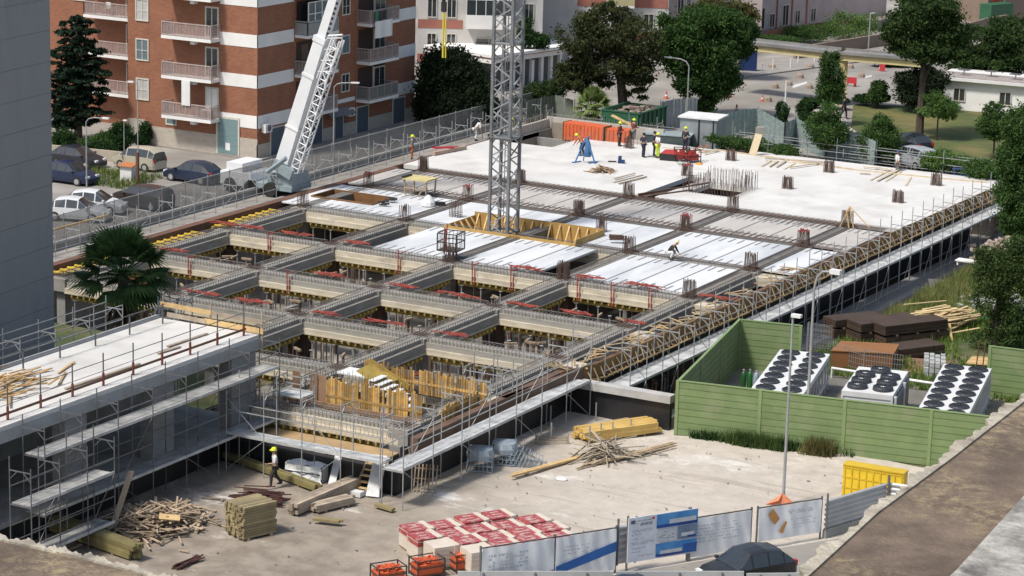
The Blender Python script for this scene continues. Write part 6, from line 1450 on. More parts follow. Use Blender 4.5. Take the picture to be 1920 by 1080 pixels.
# ================================================================ BACKGROUND BUILDINGS AND ROAD
pinkw = mat('pink render', (.50,.42,.40), (.42,.345,.33), .6, .9); pinkb = mat('brick red band', (.38,.15,.11), (.30,.12,.09), .8, .9)
whitew = mat('flat white render', (.56,.54,.52), (.47,.455,.44), .5, .9); yel = mat('bridge yellow', (.62,.52,.27), (.50,.42,.22), .8, .7); roofg = mat('grey roof sheet', (.24,.235,.23), (.16,.155,.15), .6, .7)
RG = Vector((math.cos(YAW), math.sin(YAW)*-1, 0)); RG = Vector((math.cos(YAW), -math.sin(YAW), 0)); FW = Vector((math.sin(YAW), math.cos(YAW), 0))
class Blk:
    """a box building whose front runs from A to B (ground points), with parts placed in front coordinates (u metres along, z up, d outwards)"""
    def __init__(s, name, label, cat, A, B_, depth, h, wallm, z=ZS):
        s.A = Vector(A); s.B = Vector(B_); s.d = (s.B-s.A); s.L = s.d.length; s.d.normalize(); s.n = Vector((s.d.y, -s.d.x, 0))   # outwards = towards the viewer
        if s.n.dot(CAM-s.A) < 0: s.n = -s.n
        c = (s.A+s.B)/2; s.t = thing(name, label, cat, (c.x, c.y, z)); s.z = z
        g = MB(); s.bx(g, 0, s.L, z, z+h, -depth, 0); s.wall = mk('wall', g, wallm, s.t, world=True)
    def P(s, u, z, d): return s.A+s.d*u+s.n*d+Vector((0,0,z-s.A.z))
    def bx(s, g, u0, u1, z0, z1, d0, d1, m=0):
        g.add([s.P(u0,z0,d0), s.P(u1,z0,d0), s.P(u1,z0,d1), s.P(u0,z0,d1), s.P(u0,z1,d0), s.P(u1,z1,d0), s.P(u1,z1,d1), s.P(u0,z1,d1)], [(0,3,2,1),(4,5,6,7),(0,1,5,4),(1,2,6,5),(2,3,7,6),(3,0,4,7)], m)
    def part(s, name, rects, m, par=None, **kw):
        g = MB()
        for r in rects: s.bx(g, *r)
        return mk(name, g, m, par or s.t, world=par is None, **kw)
    def win(s, u, z, w_=1.0, h=1.4, pm=None):
        g = MB(); f = .08
        for r in ((u-w_/2-f,u+w_/2+f,z-f,z,0,.08),(u-w_/2-f,u+w_/2+f,z+h,z+h+f,0,.08),(u-w_/2-f,u-w_/2,z,z+h,0,.08),(u+w_/2,u+w_/2+f,z,z+h,0,.08),(u-.03,u+.03,z,z+h,.03,.06)): s.bx(g, *r)
        o = mk('window', g, frm, s.t, world=True); g = MB(); s.bx(g, u-w_/2, u+w_/2, z, z+h, .005, .028); 
        q = mk('pane', g, pm or glassd, o); 
        q.matrix_parent_inverse = Matrix.Translation(s.t.location).inverted() @ Matrix.Identity(4) if False else Matrix.Identity(4); return o
    def balc(s, u0, u1, z, dp=1.2, glazed=False, m=None):
        g = MB(); s.bx(g, u0, u1, z-.2, z, 0, dp); o = mk('balcony', g, whiter, s.t, world=True); g = MB(); s.bx(g, u0, u1, z, z+.95, dp-.08, dp); s.bx(g, u0, u0+.06, z, z+.95, 0, dp-.08); s.bx(g, u1-.06, u1, z, z+.95, 0, dp-.08); mk('parapet', g, m or whiter, o)
        if glazed:
            g = MB(); n = max(2, int((u1-u0)/.8))
            for i in range(n+1): u = u0+(u1-u0-.06)*i/n; s.bx(g, u, u+.06, z+.95, z+2.3, dp-.07, dp-.01)
            s.bx(g, u0, u1, z+2.3, z+2.4, 0, dp); s.bx(g, u0, u1, z+.95, z+1.0, dp-.075, dp-.005); mk('glazing_bar', g, white, o); g = MB(); s.bx(g, u0+.05, u1-.05, z+1.0, z+2.3, dp-.06, dp-.04); mk('pane', g, glassd, o)
# white and red flats
a, b = G(905, 165, ZS), G(1100, 118, ZS); 
def at(px, py, z=ZS): return G(px, py, z)
A_ = at(782, 150); bl1 = Blk('apartment_block', 'white flats with red bands seen left of the crane mast', 'apartment block', A_, A_+Vector((9.5, 5.2, 0))*1.0, 12, 13, whitew)
for i in range(4):
    z = ZS+1.6+3*i; bl1.part('red_band', [(-.02,bl1.L*.36,z,z+.75,0,.03)], pinkb)
    bl1.win(1.2, z+1.0, .7, 1.5); bl1.win(2.9, z+1.0, .7, 1.5)
    bl1.balc(4.2, 8.4, z+.4, 1.4, glazed=(i == 1)); bl1.win(6.2, z+.7, 2.2, 1.5)
bl1.win(9.6, 5, .8, 1.4); bl1.part('canopy', [(3.8,9.6,ZS+3.0,ZS+3.2,0,3.2)], whiter)
A2 = at(985, 118); bl2 = Blk('apartment_block', 'white and terracotta banded flats behind the pergola', 'apartment block', A2, A2+Vector((11.5, 6.0, 0)), 10, 13, whitew)
for i in range(4):
    z = ZS+2.4+3*i; bl2.part('red_band', [(4.6,7.2,z,z+.8,0,.03),(9.9,12.9,z,z+.8,0,.03)], pinkb); bl2.win(6, z+1.1, 1.0, 1.3); bl2.win(11.2, z+1.1, .8, 1.3); bl2.balc(7.4, 9.8, z+.3, 1.5, m=mat('cream blind', (.45,.40,.22), None, 2, .8))
A3 = at(1200, 112); bl3 = Blk('apartment_block', 'white flats with a terracotta band and a narrow window pair', 'apartment block', A3, A3+Vector((4.6, 2.6, 0)), 8, 13, pinkw)
for i in range(3): z = ZS+3.0+3*i; bl3.part('red_band', [(0,3.4,z,z+.8,0,.03)], pinkb); bl3.win(3.6, z-1.6, .5, 1.5); bl3.win(4.1+.25, z-1.6, .3, 1.5)
# long low white building with columns and striped eaves
A4 = at(905, 172); bl4 = Blk('portico_building', 'long low white building with columns under stepped white eaves', 'building', A4, at(1052, 150), 6, 2.6, mat('portico dark wall', (.20,.20,.21), None, 1, .9))
bl4.part('eave', [(-.5,bl4.L+.6,ZS+2.6,ZS+3.0,-6.3,1.4),(-.6,bl4.L+.7,ZS+3.1,ZS+3.35,-6.4,1.7)], whiter); bl4.part('eave_stripe', [(-.55,bl4.L+.65,ZS+3.0,ZS+3.1,-6.3,1.5)], pinkb)
for i in range(9): u = .3+i*(bl4.L-.4)/8; bl4.part('column', [(u-.16,u+.16,ZS,ZS+2.6,.75,1.05)], whiter)
bl4.part('shutter', [(1.0+i*1.25,1.7+i*1.25,ZS+.3,ZS+2.2,.005,.05) for i in range(6)], mat('pale blue shutter', (.20,.27,.36), None, 2, .7))
# pergola sunshade
c = at(1012, 92, ZS); t = thing('sunshade', 'large white awning sail on the terrace behind the portico building', 'sunshade', c); hz_ = H(1040, 40, c)
g = MB(); L_ = 7; g.add([(-1.0,-1.2,2.9),(4.6,1.2,2.9),(4.6,3.8,3.5),(-1.0,2.0,3.5),(-1.0,-1.2,2.8),(4.6,1.2,2.8)], [(0,1,2,3),(0,4,5,1)]); mk('fabric', g, white, t); g = MB()
for x, y in ((-.9,-1.1),(1.8,0),(4.5,1.2)): g.tube((x,y,0),(x,y,2.85),.05)
mk('pole', g, steel, t)
# pink house at the top right with terrace
A5 = at(1412, 78); bl5 = Blk('pink_house', 'long pinkish white house with drainpipes and dark doorways above the footbridge', 'house', A5, at(1660, 42), 8, 7, pinkw)
bl5.part('drainpipe', [(u,u+.12,ZS,ZS+7,.01,.13) for u in (3.7,6.3,8.9)], pinkb)
for u, k in ((1.2,1),(3.0,0),(5.3,1),(7.4,0),(10.2,0)): 
    for z in (ZS+1.2, ZS+4.3): bl5.win(u, z, .8 if not k else .95, 1.3 if not k else 2.0, darkc if k else None)
bl5.part('terrace', [(-1.5,bl5.L,ZS,ZS+.9,.01,2.5)], mat('terrace wall', (.25,.20,.18), None, 1, .9)); bl5.part('railing', [(-1.5,bl5.L*.6,ZS+.9,ZS+1.5,2.40,2.45)], mat('rusty planter', (.20,.10,.06), None, 2, .8))
bl6 = Blk('white_building', 'tall white building with red pipes partly hidden by the footbridge tree', 'building', at(1395, 88), at(1410, 80), 6, 9, whitew)
A7 = at(1262, 85); bl7 = Blk('pink_house', 'plain pink walled house between the two big trees', 'house', A7, A7+Vector((7.5,4.0,0)), 8, 10, pinkw); bl7.win(1.2, 4.6, .6, 1.2, darkc); bl7.win(4.6, 4.0, 1.2, 1.4)
A8 = at(1855, 38); bl8 = Blk('red_building', 'brown building with a red door panel and green kiosk at the top right corner', 'building', at(1850, 45), at(1990, 32), 6, 8, mat('brown wall', (.23,.17,.13))); bl8.part('red_panel', [(.6,1.9,ZS+1.6,ZS+7.5,.01,.06)], mat('signal red', (.45,.06,.03), None, 1, .7)); bl8.part('kiosk', [(-1.5,2.0,ZS,ZS+2.3,.2,1.8)], greenp); bl8.part('drainpipe', [(2.4,2.5,ZS,ZS+7,.1,.2)], steel)
# retaining walls at the right
def wall(label, pts, h, m, th=.3, z=ZS, cat='wall', name='garden_wall'):
    g = MB(); P_ = [at(p[0], p[1], z) for p in pts]
    for i in range(len(P_)-1): g.bar(P_[i]+Vector((0,0,h/2)), P_[i+1]+Vector((0,0,h/2)), th, h)
    return mk(name, g, m, label=label, cat=cat)
wall('brown retaining wall rising to the right behind the park', [(1745,98),(1850,68),(1885,62)], 1.9, mat('brown wall', (.23,.17,.13), (.16,.12,.09), .8, .9))
wall('earth coloured wall behind the footbridge', [(1490,112),(1640,88),(1700,80)], 1.2, mat('brown wall', (.23,.17,.13)))
wall('low dark wall with posts along the far pavement', [(1180,158),(1380,140),(1560,108)], .9, mat('kerb wall', (.20,.17,.15), None, 1, .9)) if False else None
for i in range(7):
    c = at(1788+i*12, 78-i*3.2+12); g = MB(); g.tube(c, c+Vector((0,0,1.1)), .07, 6); mk('rail_post', g, white, label='small white rail post, %s up the ramp at top right' % ORD[i], cat='post', group='white ramp posts')
wall('pale kerb wall of the ramp at the top right', [(1775,108),(1860,84),(1915,70)], .5, mat('ramp kerb', (.34,.28,.24), None, 1, .9))
# white pavilion in the park
bp9 = Blk('park_pavilion', 'white park pavilion with terrace roof shaded by pines', 'pavilion', at(1762, 205), at(1945, 222), 5, 2.6, whiter)
bp9.part('roof', [(-.4,bp9.L+.4,ZS+2.6,ZS+2.85,-5.2,.5)], white); bp9.part('roof_rail', [(-.2,bp9.L,ZS+3.3,ZS+3.36,.3,.36),(-.2,bp9.L,ZS+2.85,ZS+3.3,.31,.33)], mat('rail mesh', (.3,.22,.2)), label='thin roof rail'); bp9.win(1.6, ZS+.9, .9, 1.0); bp9.win(5.5, ZS+.9, .9, 1.0)
for i in range(3):
    g = MB(); c = bp9.P(1.5+i*2.2, ZS+2.86, -1.5-.5*(i % 2)); g.cb(c+Vector((0,0,.45)), (.9,.7,.06)); g.tube(c, c+Vector((0,0,.42)), .05); mk('table', g, steeld, label='%s dark table on the roof of the white park pavilion' % ORD[i], cat='table')
# yellow footbridge
pb0 = at(1577, 197); zt = H(1577, 104, pb0); t = thing('footbridge', 'pale yellow footbridge with grey deck roof crossing the far road', 'footbridge', pb0)
def deckseg(nm, pa, pb_, w_=2.4):
    a = G(pa[0], pa[1], zt+.35); b = G(pb_[0], pb_[1], zt+.35); d = (b-a).normalized(); g = MB(); g.bar(a-Vector((0,0,.3)), b-Vector((0,0,.3)), w_*.86, .5); mk('girder', g, yel, t, world=True)
    g = MB(); g.bar(a, b, w_, .08); nn = Vector((-d.y,d.x,0))
    for s in (-1,1): g.bar(a+nn*s*w_/2+Vector((0,0,.1)), b+nn*s*w_/2+Vector((0,0,.1)), .1, .25)
    mk('deck_roof', g, roofg, t, world=True)
deckseg('l', (1375, 76), (1566, 97)); deckseg('r', (1578, 98), (1745, 112))
g = MB(); g.cb(pb0+Vector((0,0,(zt-ZS)/2)), (.75,.6,zt-ZS), .4); g.bar(pb0+Vector((-1.3,-.3,zt-ZS-.2)), pb0+Vector((1.3,.3,zt-ZS-.2)), .9, .35); mk('pillar', g, yel, t, world=True)
for px in (1392, 1240): pass
c = at(1378, 150); g = MB(); g.box(c.x-.12,c.y-.12,ZS,c.x+.12,c.y+.12,zt); mk('pillar', g, steel, t, world=True, label='thin grey post under the far end')
g = MB(); c = at(1402, 135); g.cb(c+Vector((0,0,1.0)), (1.6,.2,1.9), .3); mk('windbreak_sheet', g, mat('deep blue', (.01,.03,.12), None, 1, .5), label='deep blue panel standing under the footbridge', cat='panel')
# lamp masts
for i, (px, py, pt, lab) in enumerate(((1628,95,25,'thin tall mast before the bright shrub'),(1478,60,15,'thin grey mast at the far left end of the pink house'))):
    b = at(px, py); g = MB(); g.tube(b, Vector((b.x,b.y,H(px,pt,b))), .06, 6); g.tube(Vector((b.x,b.y,H(px,pt,b))), Vector((b.x,b.y,H(px,pt,b)))+Vector((.4,.1,.05)), .05, 6); mk('mast', g, steel, label=lab, cat='mast')
# road cones and low blocks
def cone(label, px, py, s=1.0):
    c = at(px, py); t = thing('traffic_cone', label, 'traffic cone', c, 0, 'cones and blocks along the far road'); g = MB(); g.box(-.28*s,-.28*s,0,.28*s,.28*s,.05); g.lathe((0,0,.05), [(.2*s,0),(.06*s,.75*s)],10); mk('body', g, mat('cone orange', (.55,.12,.06), None, 3, .6), t); g = MB(); g.lathe((0,0,.05),[(.172*s,.22*s),(.13*s,.42*s)],10); mk('white_sleeve', g, white, t)
for i, (px, py) in enumerate(((1368,182),(1381,210),(1249,185),(1650,132),(1429,190))): cone('orange and white traffic cone, %s' % ('on the pavement right of the green tree','nearest the cabin','left of the green tree trunk','by the hedge island','in the middle of the road')[i], px, py, .8 if i < 3 else .65)
def block(label, px, py):
    c = at(px, py); g = MB(); g.lathe((c.x,c.y,ZS),[(.38,0),(.34,.3),(.2,.42)],8); mk('road_block', g, mat('block tan', (.30,.24,.19), None, 2, .9), label=label, cat='road block', group='low road blocks')
blp = [(1447,128,'by the zebra gap'),(1440,190,'beside the road mark'),(1479,160,'left of the crossing strip'),(1517,166,'right of the crossing strip'),(1500,146,'above the crossing strip'),(1594,128,'beside the bridge pillar'),(1615,145,'right of the red board'),(1453,165,'next to the thin bollard'),(1520,128,'under the footbridge'),(1545,108,'farthest under the footbridge')]
for px, py, lab in blp: block('low tan road block '+lab, px, py)
for i, (px, py) in enumerate(((1449,132),(1482,130),(1496,120),(1527,118),(1428,140))):
    c = at(px, py); g = MB(); g.tube(c, c+Vector((0,0,1.0)), .06, 6); mk('bollard', g, white, label='thin white bollard, %s along the far kerb' % ORD[i], cat='bollard', group='thin white bollards')
c = at(1472, 200); g = MB(); g.tube(c, c+Vector((0,0,2.2)), .07, 6); mk('post', g, white, label='tall thin white post at the road edge by the small tree', cat='post')
g = MB(); c = at(1594, 162); g.cb(c+Vector((0,0,.55)), (1.1,.12,.55), .3); g.cb(c+Vector((-.4,0,.15)), (.06,.5,.3)); g.cb(c+Vector((.4,.1,.15)), (.06,.5,.3)); mk('barrier_board', g, mat('barrier red', (.55,.04,.05), None, 3, .6), label='red road barrier board beside the bridge pillar', cat='barrier')
g = MB(); c = at(1654, 134); g.cb(c+Vector((0,0,.4)), (.5,.08,.7), .3); mk('road_sign', g, mat('barrier red', (.55,.04,.05)), label='small round red and white board on the hedge island', cat='sign')
# ---- skip, hoarding sheets and cabin behind the slab
t = thing('skip', 'dark green rubble skip standing beyond the slab', 'skip', at(1188, 248)); c = at(1188, 248); g = MB(); yaw = .50
def skipbox(g, L_, W_, h, th): 
    for s in (-1,1): g.box(-L_/2, s*W_/2-th/2, .15, L_/2, s*W_/2+th/2, h); g.box(s*L_/2-th/2, -W_/2+th, .15, s*L_/2+th/2, W_/2-th, h)
    g.box(-L_/2+th, -W_/2+th, .15, L_/2-th, W_/2-th, .25)
skipbox(g, 3.1, 4.8, 1.9, .1); mk('shell', g, greenp, t); g = MB()
for i in range(7):
    y = -2.3+i*.76; g.box(1.61,y-.05,.2,1.70,y+.05,1.9); g.box(-1.70,y-.05,.2,-1.61,y+.05,1.9)
g.box(-1.7,-2.5,1.9,1.7,-2.35,2.0); g.box(1.55,-2.35,1.9,1.72,2.4,2.0); g.box(-1.72,-2.35,1.9,-1.55,2.4,2.0); mk('rib', g, greenp, t)
g = MB(); rr2 = random.Random(8)
for i in range(60): g.cb((rr2.uniform(-1.3,1.3), rr2.uniform(-2.1,2.1), 1.55+rr2.uniform(-.1,.35)), (rr2.uniform(.2,.7), rr2.uniform(.1,.4), rr2.uniform(.05,.3)), rr2.uniform(0,3), rx=rr2.uniform(-.5,.5))
mk('rubble', g, mat('skip rubble', (.28,.22,.19), (.18,.13,.11), 3, .9, isl=.3), t)
g = MB(); g.box(.3,-2.47,1.1,.75,-2.455,1.25); mk('plate', g, white, t)
zinc = mat('zinc sheet', (.30,.33,.34), (.22,.25,.26), .8, .5, metal=.3); zg = mat('greenish zinc sheet', (.30,.37,.36), (.20,.26,.25), 1.2, .5, metal=.2, stretch=(1,1,5))
def sheetf(label, pts, h, m, z=ZS, n=None, lean_=0):
    P_ = [at(p[0], p[1], z) for p in pts]; c = P_[0]; t = thing('metal_hoarding', label, 'hoarding', c)
    for i in range(len(P_)-1):
        a, b = P_[i], P_[i+1]; k = max(1, int((b-a).length/1.1)); d = (b-a).normalized(); nn = Vector((-d.y,d.x,0))
        for j in range(k):
            p, q = a.lerp(b, j/k), a.lerp(b, (j+.97)/k); g = MB(); m_ = 6
            vs = []; fs = []
            for w_ in range(m_+1):
                r = p.lerp(q, w_/m_)+nn*(.03 if w_ % 2 else -.03); l = nn*rnd.uniform(-.01,.01); vs += [r, r+Vector((0,0,h+rnd.uniform(-.04,.04)))+l]
            for w_ in range(m_): fs.append((2*w_, 2*w_+2, 2*w_+3, 2*w_+1))
            g.add(vs, fs); mk('metal_sheet', g, m, t, world=True)
        for j in range(k+1): g = MB(); r = a.lerp(b, j/k)+nn*.07; g.tube((r.x,r.y,z),(r.x,r.y,z+h+.1),.035,5); mk('post', g, steeld, t, world=True) if j % 2 == 0 else None
    return t
sheetf('grey zinc hoarding between the skip and the site cabin', [(1238,245),(1262,240),(1306,236)], 2.3, zinc); sheetf('zigzag greenish hoarding running right behind the slab', [(1350,262),(1418,252),(1470,282),(1490,272),(1550,300),(1612,306),(1640,318)], 2.1, zg)
sheetf('tall netting and sheet hoarding left of the pine trunk', [(985,232),(1040,222),(1075,232)], 1.9, mat('netting grey green', (.16,.18,.15), None, 2, .9))
c = at(1320, 275); t = thing('site_cabin', 'grey site cabin with white roof behind the slab edge', 'cabin', c, .12); g = MB(); g.box(-1.6,-1.2,0,1.3,1.2,2.3); mk('wall', g, zinc, t); g = MB(); g.box(-1.75,-1.35,2.3,1.45,1.35,2.42); mk('roof', g, white, t); g = MB(); g.box(-.15,-1.23,.05,-.02,-1.205,2.25); g.box(1.0,-1.23,.05,1.1,-1.205,2.25); mk('corner_strip', g, blackp, t)
c = at(1255, 278); t = thing('open_container', 'low dark container with pale blue grey lid beside the cabin', 'container', c, .25); g = MB(); g.box(-1.9,-.9,0,1.7,.9,1.1); mk('body', g, mat('container dark', (.05,.07,.07), None, 2, .7), t); g = MB(); g.box(-1.95,-.95,1.1,1.75,.95,1.17); mk('lid', g, mat('lid blue grey', (.30,.36,.38), None, 2, .4), t)
# far cars
car('silver car parked beyond the far right corner of the slab', 1712, 312, 2.6, 4.2, 1.75, 1.55, col=paint('silver', (.34,.36,.38)), kind='suv')
car('black car just behind the silver car by the bushes', 1706, 284, 2.6, 3.9, col=paint('black', (.01,.01,.013)))
car('dark small car near the path beside the bushy tree', 1604, 284, 2.0, 3.8, col=paint('graphite', (.02,.022,.03)))
cc = at(1690, 330); g = MB()
for i in range(6): c = at(1425+i*14, 268+i*2); 
t = thing('stone_trough', 'weathered stone trough behind the zigzag fence', 'trough', at(1455, 262), .15); g = MB(); g.box(-1.6,-.3,.2,1.6,.3,.9); g.box(-.5,-.2,.9,-.1,.2,1.3); mk('body', g, mat('weathered stone', (.30,.29,.27), (.2,.19,.18), 2, .9), t)
# ================================================================ MATERIAL STORE ON THE GRASS (right)
def slabstack(label, pa, L_, W_, hs_, rz, m, z=ZY):
    t = thing('panel_stack', label, 'panel stack', G(pa[0], pa[1], z), rz, 'stacks of brown shuttering panels'); r_ = random.Random(int(pa[0]))
    z0 = .12; g = MB()
    for k, h in enumerate(hs_):
        o = r_.uniform(-.12,.12); 
        n = int(h/.055)
        for j in range(n): e = r_.uniform(-.02,.02); g.box(-L_/2+o+e,-W_/2+e*.6,z0+j*.055,L_/2+o+e,W_/2+e*.6,z0+j*.055+.047)
        z0 += h+.1
    mk('panels', g, m, t); g = MB(); z0 = 0
    for k, h in enumerate(hs_):
        for x in (-L_*.33,0,L_*.33): g.box(x-.06,-W_/2,z0,x+.06,W_/2,z0+.11)
        z0 += h+.1
    mk('bearer', g, woodo, t)
    g = MB(); 
    for x in (-L_*.3, L_*.3): g.box(x-.02,-W_/2-.02,.1,x+.02,-W_/2-.005,z0)
    mk('strap', g, blackp, t)
pn_ = mat('dark brown panel', (.075,.045,.028), (.045,.028,.018), 1.2, .75, isl=.25)
rz0 = 1.0
slabstack('rear left stack of dark brown shuttering panels at the grass edge', (1600, 628), 3.4, 1.25, (.5,.45), rz0, pn_); slabstack('middle stack of dark brown shuttering panels', (1655, 635), 4.2, 1.4, (.5,.5), rz0, pn_)
slabstack('tall right stack of dark brown panels under the pale boards', (1706, 640), 4.4, 1.4, (.5,.55), rz0, pn_); slabstack('front stack of dark brown panels in the grass', (1702, 668), 4.0, 1.5, (.6,), rz0, pn_)
c = G(1620, 690, ZY); t = thing('rust_box', 'orange rust coloured covered box before the brown panels', 'container', c, .45); g = MB(); g.prism([(-1.9,-1.0),(1.4,-1.2),(1.9,.9),(-1.2,1.1)],0,1.15); mk('body', g, mat('rust sides', (.20,.085,.03), None, 1, .8), t); g = MB(); g.prism([(-1.95,-1.05),(1.45,-1.25),(1.95,.95),(-1.25,1.15)],1.15,1.2); mk('cover', g, mat('rust cover', (.26,.115,.035), (.21,.09,.03), .8, .7), t)
c = G(1770, 612, ZY); t = thing('board_pile', 'fan of pale yellow boards spread over panel stacks', 'board pile', c, .35); g = MB(); r_ = random.Random(31)
for i in range(60): a = .85+r_.gauss(0,.16); l = r_.uniform(2,3.2); x, y = r_.gauss(0,.75), r_.gauss(0,.75); z = .25+r_.uniform(0,.75); g.bar((x-math.cos(a)*l/2,y-math.sin(a)*l/2,z),(x+math.cos(a)*l/2,y+math.sin(a)*l/2,z+r_.uniform(-.15,.12)),.16,.035)
mk('boards', g, mat('pale yellow board', (.60,.46,.24), (.46,.34,.17), 2, .75, isl=.25), t); g = MB(); g.box(-1,-1,0,1,1,.3); mk('bearer', g, woodo, t)
g = MB(); c = G(1785, 640, ZY); g.bar(c, c+Vector((-.4,.5,.9)), .14, .04); mk('leaning_board', g, woodn, label='single short board leaning on the fan of boards', cat='board')
t = thing('block_stack', 'small grid stack of pale grey hollow blocks behind the chillers', 'block stack', G(1752, 700, ZY), .35); g = MB()
for i in range(4):
    for j in range(8):
        for k in range(3):
            if k == 2 and (i+j) % 3 == 0: continue
            g.box(-.6+i*.3,-1.1+j*.28,k*.3,-.35+i*.3,-.86+j*.28,k*.3+.26)
mk('blocks', g, mat('pale block', (.40,.41,.40), None, 2, .8, isl=.12), t)
g = MB(); c = G(1700, 688, ZY); g.cb(c+Vector((0,0,.06)), (4.6,3.2,.14), .3); mk('earth_bed', g, mat('red brown earth', (.22,.13,.08), (.16,.09,.055), 2, .95, bump=.5), label='low bed of red brown rubble behind the middle chiller', cat='rubble', kind='stuff')
wire = mat('wire mesh', (.33,.34,.34), None, 3, .5, metal=.3)
def wfence(label, pts, h, z=ZY):
    P_ = [G(p[0],p[1],z) for p in pts]; t = thing('wire_fence', label, 'fence', P_[0])
    for i in range(len(P_)-1):
        a, b = P_[i], P_[i+1]; n = int((b-a).length/.14); g = MB()
        for j in range(n+1): r = a.lerp(b, j/n); g.bar(r+Vector((0,0,.1)), r+Vector((0,0,h)), .014)
        for k in range(6): g.bar(a+Vector((0,0,.1+k*(h-.12)/5)), b+Vector((0,0,.1+k*(h-.12)/5)), .014)
        mk('mesh_panel', g, wire, t, world=True); g = MB(); g.tube(a, a+Vector((0,0,h+.05)), .03, 5); mk('post', g, wire, t, world=True)
wfence('wire mesh fence behind the middle chiller', [(1560,690),(1618,706),(1690,716)], 1.5); wfence('leaning wire mesh bundle beside the rear green fence panel', [(1512,662),(1556,668)], 1.7)
wfence('dense wire panels next to the leaning mesh bundle', [(1514,658),(1558,664)], 1.65)
for i, px in enumerate((1829, 1841)): c = G(px, 700, ZY); g = MB(); g.tube(c, c+Vector((.1,0,1.9)), .035, 6); mk('rebar_stake', g, rustbeam, label='thin rusty stake behind the right chiller, %s one' % ('left' if i == 0 else 'right'), cat='stake')
g = MB(); c = G(1845, 690, ZY)
for i in range(9): g.bar(c+Vector((-.9,-.5+i*.13,.25+.02*i)), c+Vector((.9,-.1+i*.13,.3+.02*i)), .11, .04)
mk('board_pile', g, woodn, label='small pile of new boards beside the rusty stakes', cat='board pile')
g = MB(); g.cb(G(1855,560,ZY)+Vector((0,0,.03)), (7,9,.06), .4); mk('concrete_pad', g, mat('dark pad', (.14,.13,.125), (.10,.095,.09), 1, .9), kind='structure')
r_ = random.Random(41)
def rubblepile(label, px, py, sx, sy, h, n, m):
    c = G(px, py, ZY); g = MB()
    for i in range(n):
        u, v = r_.gauss(0,.45), r_.gauss(0,.45); k = max(0,1-u*u-v*v); s = r_.uniform(.08,.3); g.cb((c.x+u*sx,c.y+v*sy,c.z+.05+h*k*r_.random()),(s*r_.uniform(1,2),s,s*.7),r_.uniform(0,3),rx=r_.uniform(-.6,.6))
    mk('rubble_pile', g, m, label=label, cat='rubble pile')
rubblepile('heap of pale rubble at the far end of the grass', 1895, 480, 2.5, 3.5, 1.2, 240, mat('pale rubble', (.42,.34,.28), (.30,.24,.2), 2, .9, isl=.3))
rubblepile('whitish rubble beside the dark pad under the feathery tree', 1850, 570, 2.4, 4.0, .35, 170, mat('whitish rubble', (.50,.49,.47), (.38,.37,.36), 2, .9, isl=.25))
g = MB(); c = G(1822, 600, ZY); g.grid(c+Vector((-.9,-.3,.06)), (1.8,.4,0), (-.2,.8,.15), 12, 6, lambda u, v: .09*math.sin(u*11+v*6)); mk('green_sheet', g, mat('sea green sheet', (.10,.40,.33), None, 2, .5), label='crumpled sea green plastic sheet by the pale boards', cat='plastic sheet')
g = MB(); c = G(1812, 497, ZY); g.cb(c+Vector((0,0,.3)),(1.3,.8,.08)); 
for k in (-.5,.5): g.cb(c+Vector((k,0,.13)),(.1,.7,.26))
mk('low_table', g, whiter, label='low white board bench in the tall grass', cat='bench')
# stage barrier at right of slab corner: blue frame
t = thing('storage_rack', 'blue metal frames stored at the far right corner', 'frame', at(1830, 340), .3); g = MB()
for i in range(5): g.bar((-1.6+i*.8,-.4,0),(-1.6+i*.8,-.4,.9),.06); g.bar((-1.6+i*.8,.4,0),(-1.6+i*.8,.4,.9),.06)
for z in (.3,.9):
    for y in (-.4,.4): g.bar((-1.7,y,z),(1.7,y,z),.07)
mk('frame', g, mat('frame blue', (.05,.10,.28), None, 3, .5), t)
# ================================================================ MOSSY PARAPETS OF THE ROOF THE PHOTO WAS TAKEN FROM
moss = bpy.data.materials.new('mossy concrete'); moss.use_nodes = True; t_ = moss.node_tree; b_ = t_.nodes['Principled BSDF']; b_.inputs['Roughness'].default_value = .95
ge = t_.nodes.new('ShaderNodeNewGeometry')
def nz(s, d, st=(1,1,1), r=.65):
    mp = t_.nodes.new('ShaderNodeMapping'); mp.inputs['Scale'].default_value = st; t_.links.new(ge.outputs['Position'], mp.inputs['Vector']); n = t_.nodes.new('ShaderNodeTexNoise'); n.inputs['Scale'].default_value = s; n.inputs['Detail'].default_value = d; n.inputs['Roughness'].default_value = r; t_.links.new(mp.outputs[0], n.inputs['Vector']); return n.outputs[0]
def rg(v, a, b): r = t_.nodes.new('ShaderNodeMapRange'); r.inputs[1].default_value = a; r.inputs[2].default_value = b; t_.links.new(v, r.inputs[0]); return r.outputs[0]
def mxx(f, a, b):
    x = t_.nodes.new('ShaderNodeMix'); x.data_type = 'RGBA'; t_.links.new(f, x.inputs[0])
    for i, c in ((6,a),(7,b)):
        if isinstance(c, tuple): x.inputs[i].default_value = c+(1,)
        else: t_.links.new(c, x.inputs[i])
    return x.outputs[2]
c1 = mxx(rg(nz(1.6, 8), .4, .62), (.10,.072,.052), (.18,.132,.098)); c2 = mxx(rg(nz(6, 8, (1,1,1), .85), .47, .60), c1, (.30,.24,.14)); c3 = mxx(rg(nz(.55, 7), .44, .54), c1, c2); c4 = mxx(rg(nz(16, 4, (1,1,1), .7), .66, .75), c3, (.30,.25,.17)); t_.links.new(c4, b_.inputs['Base Color'])
bm_ = t_.nodes.new('ShaderNodeBump'); bm_.inputs['Strength'].default_value = .8; bm_.inputs['Distance'].default_value = .04; t_.links.new(nz(14, 6), bm_.inputs['Height']); t_.links.new(bm_.outputs[0], b_.inputs['Normal'])
rim = mat('chipped rim', (.50,.45,.36), (.28,.25,.20), 6, .95, bump=.6, bsc=20, c3=(.12,.10,.08), sc3=3)
